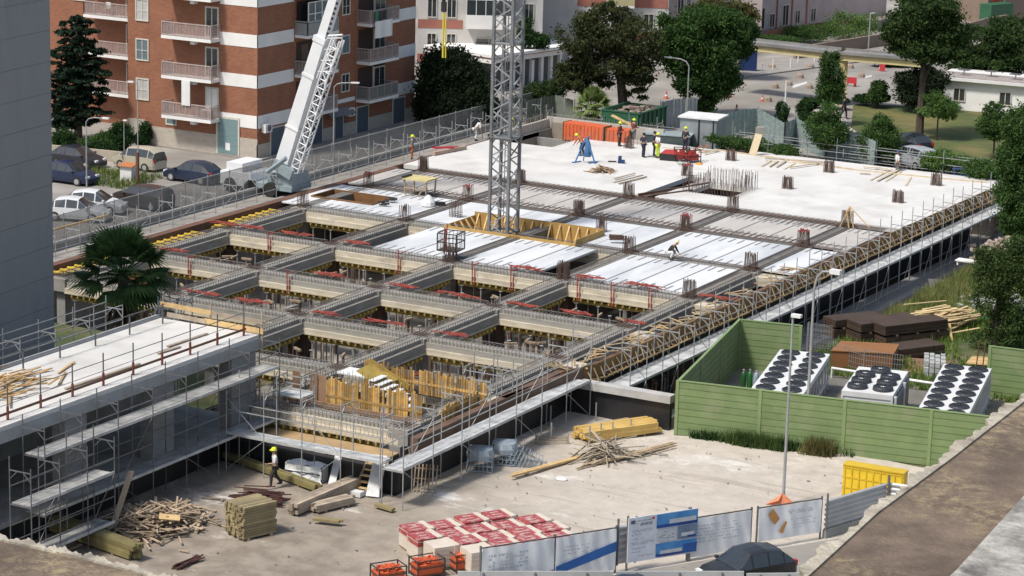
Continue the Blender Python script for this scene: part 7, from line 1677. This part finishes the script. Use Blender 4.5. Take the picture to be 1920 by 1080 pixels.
cop = mat('weathered coping', (.42,.40,.365), (.17,.16,.145), 3.5, .95, bump=.6, bsc=14, c3=(.10,.093,.086), sc3=2.6)
def parapet(label, zt, outer, inner, inner2, seed):
    """outer rim polyline (photo pixels on level zt), inner edges of the mossy top and of the coping slabs"""
    O_ = [G(p[0], p[1], zt) for p in outer]; I_ = [G(p[0], p[1], zt) for p in inner]; t = thing('roof_parapet', label, 'parapet', (O_[0].x, O_[0].y, zt-1.2)); r_ = random.Random(seed)
    def strip(name, A, B_, z0, z1, m, n=60, jag=0):
        g = MB(); vs = []; fs = []
        def along(P_, u):
            k = u*(len(P_)-1); i = min(int(k), len(P_)-2); return P_[i].lerp(P_[i+1], k-i)
        for i in range(n+1):
            a, b = along(A, i/n), along(B_, i/n); d = (b-a).normalized(); a2 = a+d*(jag*(math.sin(i*.31+seed)+.7*math.sin(i*.83)+.5*math.sin(i*1.9))+r_.uniform(-jag, jag)*.35)
            vs += [a2+Vector((0,0,z1-zt)), b+Vector((0,0,z1-zt)), b+Vector((0,0,z0-zt)), a2+Vector((0,0,z0-zt))]
        for i in range(n):
            o = 4*i; fs += [(o,o+4,o+5,o+1),(o+1,o+5,o+6,o+2),(o+2,o+6,o+7,o+3),(o+3,o+7,o+4,o)]
        fs += [(0,1,2,3),(4*n,4*n+3,4*n+2,4*n+1)]; g.add(vs, fs); return mk(name, g, m, t, world=True)
    strip('mossy_top', O_, I_, zt-.7, zt, moss)
    R_ = [o+(i-o).normalized()*.07 for o, i in zip(O_, I_)]; strip('rim', [o-(i-o).normalized()*.06 for o, i in zip(O_, I_)], R_, zt-.25, zt+.02, rim, 150, .045)
    if inner2: strip('coping', [i+(j-i)*.004 for i, j in zip(I_, [G(p[0], p[1], zt) for p in inner2])], [G(p[0], p[1], zt) for p in inner2], zt-.5, zt+.12, cop)
    return t
parapet('broad mossy flat roof edge with chipped rim in the lower right corner', 27.0, [(1440,1135),(1640,960),(1775,860),(1925,742),(2080,628)], [(1700,1180),(1790,1095),(1925,945),(2075,800),(2200,700)], [(2100,1180),(2150,1095),(2200,945),(2300,800),(2400,700)], 5)
parapet('mossy roof edge with white rim in the lower left corner', 26.0, [(-60,998),(60,1023),(170,1048),(310,1085),(420,1115)], [(-80,1100),(60,1120),(170,1150),(300,1180),(420,1200)], None, 6)
# ================================================================ PEOPLE
def skinmesh(name, joints, edges, m, parent, root=0, sub=1, extra=None):
    me = bpy.data.meshes.new(name+'_raw'); keys = list(joints); idx = {k: i for i, k in enumerate(keys)}
    me.from_pydata([joints[k][0] for k in keys], [(idx[a], idx[b]) for a, b in edges], []); o = bpy.data.objects.new(name+'_raw', me); scene.collection.objects.link(o)
    md = o.modifiers.new('s', 'SKIN'); md.use_smooth_shade = True
    sv = me.skin_vertices[0].data
    for k in keys: r = joints[k][1]; sv[idx[k]].radius = (r, r) if not isinstance(r, tuple) else r
    for v in sv: v.use_root = False
    sv[root].use_root = True
    s2 = o.modifiers.new('d', 'SUBSURF'); s2.levels = sub; s2.render_levels = sub
    dg = bpy.context.evaluated_depsgraph_get(); em = bpy.data.meshes.new_from_object(o.evaluated_get(dg)); bpy.data.objects.remove(o); bpy.data.meshes.remove(me)
    em.name = name; em.materials.clear(); em.materials.append(m)
    if extra:
        import bmesh
        bm = bmesh.new(); bm.from_mesh(em); 
        for f in extra: f(bm)
        bm.to_mesh(em); bm.free()
    for p in em.polygons: p.use_smooth = True; p.material_index = 0
    n = bpy.data.objects.new(name, em); scene.collection.objects.link(n); n.parent = parent; return n
def person(label, base, rz, shirt, trousers, helmet=None, pose='stand', s=1.0, hair=None, vest=None, boots=None, arms=None, hold=None):
    t = thing('person', label, 'person', base, rz)
    V = Vector; fwdy = 1
    # joints in local space, facing +y, height 1.76 m
    if pose == 'crouch': pel, ches, neck, head = V((0,-.18,.42)), V((0,.12,.78)), V((0,.24,.92)), V((0,.36,1.02)); kn = [V((-.16,.22,.50)), V((.16,.22,.50))]; an = [V((-.15,.0,.08)), V((.15,.02,.08))]
    elif pose == 'bend': pel, ches, neck, head = V((0,-.12,.93)), V((0,.22,1.22)), V((0,.36,1.32)), V((0,.47,1.36)); kn = [V((-.11,.04,.50)), V((.11,.0,.50))]; an = [V((-.12,-.04,.08)), V((.12,-.08,.08))]
    elif pose == 'walk': pel, ches, neck, head = V((0,0,.94)), V((0,.03,1.36)), V((0,.05,1.50)), V((0,.08,1.62)); kn = [V((-.10,.20,.52)), V((.10,-.02,.50))]; an = [V((-.11,.22,.09)), V((.11,-.28,.14))]
    else: pel, ches, neck, head = V((0,0,.95)), V((0,0,1.37)), V((0,.01,1.50)), V((0,.03,1.63)); kn = [V((-.11,.03,.51)), V((.11,.03,.51))]; an = [V((-.13,0,.08)), V((.13,0,.08))]
    up = (neck-ches).normalized(); sh = [ches+V((-.19,0,.05)), ches+V((.19,0,.05))]; am = arms or ('down', 'down'); el = []; wr = []
    for i, sgn in enumerate((-1, 1)):
        a = am[i]; S_ = sh[i]
        if a == 'down': e, w_ = S_+V((sgn*.07,-.02,-.29)), S_+V((sgn*.09,.06,-.55))
        elif a == 'front': e, w_ = S_+V((sgn*.06,.06,-.27)), S_+V((sgn*.00,.30,-.30))
        elif a == 'hip': e, w_ = S_+V((sgn*.20,-.10,-.22)), S_+V((sgn*.02,.04,-.38))
        elif a == 'low': e, w_ = S_+V((sgn*.05,.12,-.26)), S_+V((sgn*.02,.30,-.48))
        else: e, w_ = S_+V((sgn*.08,.20,-.08)), S_+V((sgn*.02,.42,.10))
        el.append(e); wr.append(w_)
    J = {'pel': (pel, .125), 'wst': (pel.lerp(ches, .45), .115), 'ches': (ches, (.14)), 'neck': (neck, .055), 'hb': (head-V((0,.0,.07)), .07), 'hd': (head+V((0,.0,.03)), .098), 'ht': (head+V((0,-.01,.11)), .055)}
    E = [('pel','wst'),('wst','ches'),('ches','neck'),('neck','hb'),('hb','hd'),('hd','ht')]
    for i, (sg, n) in enumerate(((-1,'l'),(1,'r'))):
        J['hip'+n] = (pel+V((sg*.095,0,-.06)), .095); J['kn'+n] = (kn[i], .062); J['ca'+n] = (kn[i].lerp(an[i], .3)+V((0,-.015,0)), .058); J['an'+n] = (an[i], .042); J['to'+n] = (an[i]+V((0,.16,-.045)), .032)
        E += [('pel','hip'+n),('hip'+n,'kn'+n),('kn'+n,'ca'+n),('ca'+n,'an'+n),('an'+n,'to'+n)]
        J['sh'+n] = (sh[i], .068); J['el'+n] = (el[i], .043); J['wr'+n] = (wr[i], .029); d = (wr[i]-el[i]).normalized(); hd_ = wr[i]+d*.07; J['ha'+n] = (hd_, (.036,.020))
        E += [('ches','sh'+n),('sh'+n,'el'+n),('el'+n,'wr'+n),('wr'+n,'ha'+n)]
        sd = d.cross(V((0,0,1))) if abs(d.z) < .9 else V((0,1,0)); sd.normalize(); cv = sd.cross(d).normalized()
        for k, (o, l) in enumerate(((-.030,.070),(-.010,.082),(.010,.078),(.030,.062))):
            a1 = hd_+sd*o+d*.025; a2 = a1+d*l*.5+cv*.008; a3 = a1+d*l*.9+cv*.028; J['f%d%s1' % (k, n)] = (a1, .010); J['f%d%s2' % (k, n)] = (a2, .009); J['f%d%s3' % (k, n)] = (a3, .008); E += [('ha'+n,'f%d%s1' % (k, n)),('f%d%s1' % (k, n),'f%d%s2' % (k, n)),('f%d%s2' % (k, n),'f%d%s3' % (k, n))]
        J['t'+n+'1'] = (hd_-d*.02+sd*(-.045)+cv*.02, .011); J['t'+n+'2'] = (hd_+d*.03+sd*(-.058)+cv*.035, .009); E += [('ha'+n,'t'+n+'1'),('t'+n+'1','t'+n+'2')]
    def face(bm):
        import bmesh
        hd2 = (head-neck).normalized(); fw_ = V((0,1,0)) if pose in ('stand','walk') else (V((0,.6,-.6)).normalized() if pose == 'bend' else V((0,.8,-.5)).normalized())
        def blob(c, r, sc=(1,1,1)):
            ret = bmesh.ops.create_icosphere(bm, subdivisions=1, radius=r); 
            for v in ret['verts']: v.co = V((v.co.x*sc[0], v.co.y*sc[1], v.co.z*sc[2]))+c
        blob(head+fw_*.105+V((0,0,-.005)), .018, (.8,1.1,1.4)); blob(head+V((-.095,0,0)), .022, (.5,1,1.4)); blob(head+V((.095,0,0)), .022, (.5,1,1.4)); blob(head+fw_*.085-V((0,0,.055)), .022, (1.3,.6,.5)); blob(head+fw_*.09+V((-.035,0,.022)), .012); blob(head+fw_*.09+V((.035,0,.022)), .012)
    skinmesh('body', J, E, skin, t, extra=[face])
    def sub(names, ex, edges=None): 
        d = {k: (J[k][0], (J[k][1] if not isinstance(J[k][1], tuple) else J[k][1][0])+ex) for k in names}; return d, [e for e in E if e[0] in d and e[1] in d]
    j, e = sub(['pel','wst','ches','shl','shr','ell','elr'], .018); j['neckb'] = (ches.lerp(neck,.45), .085); e.append(('ches','neckb'))
    if shirt is not None:
        for n_, w_, l_ in (('l', wr[0], el[0]), ('r', wr[1], el[1])): j['fw'+n_] = (l_.lerp(w_, .1 if shirt in (whitec,) else .85), .046 if shirt in (whitec,) else .04); e.append(('el'+n_,'fw'+n_))
        skinmesh('shirt', j, e, shirt, t)
    j, e = sub(['pel','hipl','hipr','knl','knr','cal','car','anl','anr'], .022); j['pel'] = (pel+V((0,0,.02)), .148); skinmesh('trousers', j, e, trousers, t)
    for i in (0, 1):
        g = MB(); a = an[i]; g.ell(a+V((0,.07,-.035)), .052, .14, .045, 10, 6); g.tube(a+V((0,0,-.03)), a+V((0,-.01,.10)), .058, 10, .062); mk('boot', g, boots or blackp, t, smooth=True)
    hc = head+V((0,-.01,.045))
    if helmet: 
        g = MB(); g.lathe(hc, [(.135,0),(.142,.012),(.128,.02),(.122,.06),(.095,.11),(.05,.135),(.01,.142)], 16); g.cb(hc+V((0,.13,.012)), (.16,.10,.012)); g.cb(hc+V((0,0,.13)), (.03,.18,.02)); mk('helmet', g, helmet, t, smooth=False)
    else:
        g = MB(); g.ell(hc+V((0,-.015,.0)), .108, .112, .10, 12, 8); mk('hair', g, hair or mat('dark hair', (.02,.015,.012), None, 4, .9), t, smooth=True)
    if s != 1: t.scale = (s, s, s)
    return t
yh = mat('yellow helmet', (.72,.80,.04), None, 3, .35)
toc = lambda p: math.atan2(-(CAM.x-p.x), (CAM.y-p.y))      # heading towards the camera
def pp(label, px, py, z, turn, *a, **k): b = G(px, py, z); return person(label, b, toc(b)+turn, *a, **k)
S_ = 1.04
pp('worker in dark brown clothes and yellow helmet in front of the orange container', 1161, 274, 0, 1.2, redc, darkc, yh, s=S_, arms=('front','down'))
pp('worker in dull red shirt and yellow helmet near the yellow plank', 1187, 268, ZS+.5, 2.4, redc, greyc, yh, s=S_, arms=('front','front'))
pp('bare headed man in navy overalls standing on the white slab', 1206, 295, 0, 2.0, navy, navy, None, s=S_, boots=blackp, arms=('hip','hip'))
pp('man in dark clothes half hidden behind the worker in hi-vis trousers', 1226, 292, 0, 1.5, navy, navy, None, s=S_)
pp('worker in white shirt and bright yellow trousers with yellow helmet', 1233, 296, 0, -1.0, whitec, hivis, yh, s=S_, arms=('front','front'))
pp('worker in dark brown jacket and yellow helmet behind the trowel machines', 1284, 284, 0, 2.6, darkc, navy, yh, s=S_, arms=('down','front'))
pp('worker in orange shirt and yellow helmet bending behind the blue trestle', 1090, 292, 0, -2.2, orangec, navy, yh, pose='bend', s=S_, arms=('low','low'))
pp('crouching worker in dark shirt tying bars on the white floor plates', 1258, 486, 0, 1.2, darkc, whitec, mat('cream helmet', (.70,.66,.40), None, 3, .4), pose='crouch', s=S_, arms=('low','low'), vest=None)
pp('worker in white shirt and bright yellow helmet walking by the rebar pile', 516, 912, ZY+.1, -1.4, whitec, darkc, yh, pose='walk', s=S_, arms=('front','down'))
pp('worker with yellow helmet behind the scaffold frames by orange cone', 772, 300, ZS, 1.6, greyc, orangec, yh, s=S_)
pp('person in white overalls behind the netting left of the crane mast', 893, 264, ZS, 1.9, whitec, whitec, None, s=S_, pose='bend')
pp('worker with yellow helmet partly hidden by the crane mast', 957, 266, ZS, 1.9, hivis, darkc, yh, s=S_)
pp('pedestrian in dark clothes walking on the pale park path', 1581, 222, ZS+.06, 1.2, mat('dark violet cloth', (.05,.045,.075), None, 4, .9), navy, None, pose='walk', s=S_)
pp('worker in white top on the guard scaffold in front of the silver car', 1681, 330, -.4, 2.0, whitec, greyc, mat('blue cap', (.03,.05,.15), None, 3, .6), s=S_)
# ================================================================ THINGS ON THE SLAB
c = G(1098, 305, 0); t = thing('trestle', 'bright blue folding trestle hung with blue cloth on the slab', 'trestle', c, .4); g = MB()
for x, y in ((-.75,-.35),(.7,-.3),(-.2,.5),(.6,.5)): g.bar((x,y,0),(x*.12,y*.1,1.75),.08)
for x in (-.6,.6): g.bar((x-.35,-.4,.04),(x+.25,.3,.04),.07)
g.bar((-.5,-.2,.6),(.5,-.2,.6),.05); mk('leg_frame', g, bluep, t); g = MB(); g.lathe((.12,.05,.45),[(.26,0),(.3,.35),(.2,.9),(.08,1.25),(.12,1.4),(.05,1.5)],9); mk('cloth', g, mat('dusty blue cloth', (.07,.16,.30), (.05,.11,.22), 4, .9), t)
for (px, py, z, n, lab, h) in ((1130,322,0,60,'small heap of firewood like offcuts in the middle of the cast slab',.3),(1668,322,0,0,'',0)):
    if n: heap(lab, G(px, py, z), .75, .9, h, n, mat('slab offcuts', (.38,.27,.17), (.27,.19,.12), 3, .85, isl=.35), (.5,1.3), seed=14)
def planks(label, items, z=0, m=woodg, w_=.14, name='plank_pile', cat='planks', th=.05):
    g = MB()
    for k, (a, b) in enumerate(items): u, v = G(a[0], a[1], z), G(b[0], b[1], z); o = Vector((0,0,.03+.05*(k % 3))); g.bar(u+o, v+o, w_, th)
    return mk(name, g, m, label=label, cat=cat)
planks('few grey planks lying on the slab left of the column line', [((1150,343),(1205,329)),((1160,346),(1212,333)),((1152,338),(1190,328))])
palew = mat('pale slab timber', (.50,.42,.30), (.38,.31,.22), 2, .8, isl=.25)
planks('parallel timbers laid at the slab edge beside the standing board', [((1428,313),(1447,302)),((1443,314),(1458,304)),((1455,315),(1475,303)),((1470,318),(1490,307)),((1434,298),(1548,306)),((1480,317),(1545,308)),((1436,302),(1540,309))], m=palew)
planks('crossed timbers scattered near the far right edge of the slab', [((1632,339),(1672,318)),((1645,341),(1690,318)),((1640,317),(1682,324)),((1660,341),(1690,322)),((1612,327),(1632,328)),((1618,316),(1664,320)),((1698,349),(1708,333))], m=palew)
planks('timbers lying behind the red trowel machines', [((1310,287),(1340,283)),((1300,282),(1350,285)),((1320,291),(1345,285)),((1240,277),(1300,283))], m=palew)
g = MB(); pts = [(1340,280),(1480,300),(1600,318),(1760,334),(1850,342)]; Q = [G(p[0],p[1],.05) for p in pts]
for i in range(len(Q)-1): g.bar(Q[i], Q[i+1], .12, .1)
mk('edge_timber', g, palew, label='pale timber edging along the far side of the slab', cat='timber edge')
a = G(1412, 291, 0); g = MB(); g.add([a+Vector(v) for v in ((-.35,-.05,0),(.25,-.05,0),(.55,.25,1.55),(-.02,.25,1.6),(-.35,.0,0),(.25,0,0),(.55,.3,1.55),(-.02,.3,1.6))],[(0,1,2,3),(4,7,6,5),(0,4,5,1),(1,5,6,2),(2,6,7,3),(3,7,4,0)]); mk('standing_board', g, mat('raw board', (.60,.50,.33), None, 1.5, .8), label='tall raw plywood board leaning on the far guard rail', cat='board')
g = MB(); a = G(812, 292, 0); b = G(872, 280, 0); g.bar(a+Vector((0,0,.15)), b+Vector((0,0,.15)), .3, .25); mk('beam_timber', g, mat('pinkish timber', (.42,.30,.23), None, 2, .8), label='thick pinkish timber at the far left slab edge', cat='timber')
g = MB(); c = G(828, 284, 0)
for i in range(12): g.bar(c+Vector((-.9+.05*i,.2*math.sin(i),.2)), c+Vector((.9,.5*math.sin(i*2)+.4,.35)), .05)
mk('red_rack', g, mat('crimson', (.42,.02,.04), None, 3, .6), label='crimson metal rack behind the pinkish timber', cat='rack')
# trowel machines
def trowel(label, px, py, z, rz, bodyc):
    t = thing('trowel_machine', label, 'trowel machine', G(px,py,z), rz); g = MB()
    for k in range(12): a = k*math.pi/6; g.tube((.55*math.cos(a),.55*math.sin(a),.12),(.55*math.cos(a+math.pi/6),.55*math.sin(a+math.pi/6),.12),.025,5)
    for zz in (.45,.95):
        for p, q in (((-.55,-.42),(.55,-.42)),((.55,-.42),(.55,.42)),((.55,.42),(-.55,.42)),((-.55,.42),(-.55,-.42))): g.bar(p+(zz,),q+(zz,),.05)
    for x in (-.55,.55):
        for y in (-.42,.42): g.bar((x,y,.1),(x,y,.98),.05)
    mk('guard_frame', g, mat('black red frame', (.05,.02,.02), None, 3, .6), t); g = MB(); g.box(-.42,-.36,.2,.42,.36,.62); g.box(-.2,-.2,.62,.2,.2,.85); mk('engine_cover', g, bodyc, t)
    g = MB(); g.bar((.55,0,.7),(1.35,.1,1.15),.04); g.bar((1.35,-.2,1.15),(1.35,.4,1.15),.04); mk('handle', g, mat('handle orange', (.6,.16,.05), None, 3, .5), t)
mr_ = mat('machine red', (.38,.04,.03), None, 3, .5)
trowel('red and black power trowel at the left of the machine group', 1278, 302, 0, .5, mr_); trowel('red power trowel with orange handle at the right of the group', 1296, 304, 0, .9, mr_)
c = G(1254, 300, 0); t = thing('machine_box', 'low black wedge box with red lid left of the trowels', 'box', c, .2); g = MB(); g.prism([(-.6,-.4),(.6,-.4),(.6,.4),(-.6,.4)],0,.5); mk('body', g, blackp, t); g = MB(); g.add([(-.55,-.38,.505),(.6,-.38,.505),(.6,.38,.75),(-.4,.38,.7)],[(0,1,2,3)]); mk('lid', g, mr_, t)
heap('tangle of pale hoses before the trowel machines', G(1285, 310, 0), .7, .4, .1, 26, mat('hose pale', (.45,.52,.48), None, 3, .7), (.3,.8), (.03,.05), 19, 'hose', 'hose_tangle')
g = MB(); c = G(1311, 308, 0); g.lathe((c.x,c.y,c.z),[(.3,0),(.2,.1),(.05,.14)],8); mk('orange_sack', g, mat('amber', (.62,.28,.03), None, 3, .7), label='amber sack on the slab beside the power trowels', cat='sack')
g = MB(); c = G(1165, 306, 0); g.cb(c+Vector((0,0,.12)),(.5,.3,.24),.4); g.cb(c+Vector((-.15,.05,.35)),(.2,.25,.3),.2); mk('tool_bag', g, mat('denim blue', (.02,.05,.13), None, 3, .8), label='dark blue tool bag alone on the slab', cat='bag')
g = MB(); c = G(1148, 304, 0); g.cb(c+Vector((0,0,.05)),(.6,.15,.08),.5); mk('hand_tool', g, darkc, label='small dark tool beside the blue bag', cat='tool')
# orange containers beyond the slab
def cont(label, pa, pb_, ztop, dpt, m=orange):
    a, b = G(pa[0], pa[1], ZS+.2), G(pb_[0], pb_[1], ZS+.2); d = b-a; t = thing('orange_container', label, 'container', (a+b)/2, math.atan2(d.y,d.x), 'orange containers behind the slab'); L_ = d.length; g = MB(); g.box(-L_/2,0,0,L_/2,dpt,ztop); mk('body', g, m, t); g = MB(); n = int(L_/.32)
    for i in range(n): x = -L_/2+.1+i*.32; g.box(x,-.05,.05,x+.14,0-.002,ztop-.05)
    mk('rib', g, m, t); g = MB(); g.box(-L_/2-.06,-.06,0,-L_/2,dpt,ztop+.04); g.box(L_/2,-.06,0,L_/2+.06,dpt,ztop+.04); g.box(L_/2+.061,-.02,.15,L_/2+.07,dpt-.1,ztop-.12); mk('end_frame', g, mat('olive brown frame', (.25,.12,.05), None, 2, .8), t)
cont('long orange ribbed container behind the low rebar wall', (1056,262), (1130,272), 1.35, 1.2); cont('short orange container right of the long one', (1136,272), (1178,276), 1.25, 1.1)
a = G(1146, 262, ZS); g = MB(); g.bar(a+Vector((0,0,1.9)), G(1184, 268, ZS)+Vector((0,0,1.35)), .3, .1); mk('shoulder_plank', g, woodn, label='bright plank resting across containers toward the red shirted worker', cat='plank')
# timber saw table
c = G(787, 365, 0); t = thing('saw_bench', 'timber saw bench with pale yellow top and splayed legs', 'bench', c, .0); g = MB(); g.box(-.95,-.7,1.05,.95,.75,1.16); mk('top', g, mat('pale yellow ply', (.58,.50,.24), (.48,.40,.18), 2, .7), t); g = MB()
for x, y in ((-.85,-.6),(.85,-.6),(-.85,.65),(.85,.65)): g.bar((x*.95,y*.9,0),(x,y,1.05),.09)
g.bar((-.2,-.55,0),(-.95,-.6,1.0),.07); g.bar((.2,-.55,.0),(.9,-.6,1.0),.07); g.bar((-.85,-.6,.5),(.85,-.6,.5),.07); mk('leg_frame', g, woodo, t); g = MB(); g.box(-1.0,-.72,1.16,-.8,.3,1.28); mk('fence_bar', g, blackp, t)
g = MB(); c = G(803, 385, 0); g.lathe((c.x,c.y,c.z),[(.5,0),(.45,.25),(.2,.6),(.03,.72)],9); mk('white_sack', g, white, label='crumpled white sack on plates behind the saw bench', cat='sack')
g = MB(); c = G(822, 384, 0); g.cb(c+Vector((0,0,.1)),(.9,.3,.2),.4); mk('dark_bundle', g, blackp, label='black bundle lying next to the white sack', cat='bundle')
for i, (px, py, lab) in enumerate(((735,378,'dark bundle of ties beside the rust lined opening, farther one'),(720,385,'dark bundle of ties beside the rust lined opening, nearer one'))): c = G(px,py,0); g = MB(); [g.cb(c+Vector((rnd.uniform(-.3,.3),rnd.uniform(-.2,.2),.08+.05*k)),(.5,.12,.07),.5+rnd.uniform(-.3,.3)) for k in range(5)]; mk('tie_bundle', g, darkc, label=lab, cat='bundle')
g = MB(); c = G(1165, 455, 0); [g.cb(c+Vector((rnd.uniform(-.4,.4),rnd.uniform(-.15,.15),.15+.06*k)),(.9,.14,.08),.45+rnd.uniform(-.2,.2)) for k in range(6)]; mk('tie_bundle', g, rebar, label='brown bundle of stirrups leaning on a starter cluster', cat='bundle')
# man cage on a column
c = G(845, 483, 0); t = thing('work_cage', 'black steel work cage clamped round column bars above the beams', 'work cage', (c.x, c.y, -.05), .1); g = MB(); z0, z1 = .55, 1.6
for x in (-.62,.62):
    for y in (-.62,.62): g.bar((x,y,z0),(x,y,z1),.06); g.bar((x*.35,y*.35,0),(x*.5,y*.5,z0),.06)
for z in (z0,(z0+z1)/2,z1):
    for p, q in (((-.62,-.62),(.62,-.62)),((.62,-.62),(.62,.62)),((.62,.62),(-.62,.62)),((-.62,.62),(-.62,-.62))): g.bar(p+(z,),q+(z,),.05)
for k in range(1,5):
    u = -.62+k*.248
    for s in (-.62,.62): g.bar((u,s,z0),(u,s,z1),.022); g.bar((s,u,z0),(s,u,z1),.022)
mk('cage_frame', g, blackp, t); g = MB(); g.box(-.6,-.6,z0-.03,.6,.6,z0+.02); mk('cage_floor', g, mat('cage floor', (.1,.09,.08), None, 3, .8), t); g = MB(); g.bar((-.25,-.5,z0),(-.2,-.5,z1+.35),.07); g.bar((-.1,-.5,z0),(-.05,-.5,z1+.5),.05); mk('red_bar', g, red, t)
g = MB(); c = G(1588, 425, 0)
for p, q in (((-.4,-.2,0),(.1,0,1.35)),((.5,-.1,0),(.1,0,1.35)),((1.5,.3,0),(.1,0,1.35)),((-.1,.3,0),(.1,0,1.35)),((.25,-.3,0),(-.1,0,1.1))): g.bar(c+Vector(p), c+Vector(q), .08, .05)
mk('strut_tripod', g, woodn, label='pale timber struts propped round a column cage at the pour edge', cat='struts')
# foreground cars on the road
b = G(1398, 1092, ZY); car('black car parked along the hoarding at the bottom', 0, 0, math.atan2(hd.y, hd.x)+math.pi, 4.15, 1.78, 1.52, col=paint('gloss black', (.02,.019,.019)), loc=b, z=ZY, dz=.0)
b = G(1158, 1150, ZY); car('dark car roof just showing under the site board', 0, 0, math.atan2(hd.y, hd.x)+math.pi, 4.1, 1.75, 1.42, col=paint('gloss navy', (.015,.02,.04)), loc=b, z=ZY)
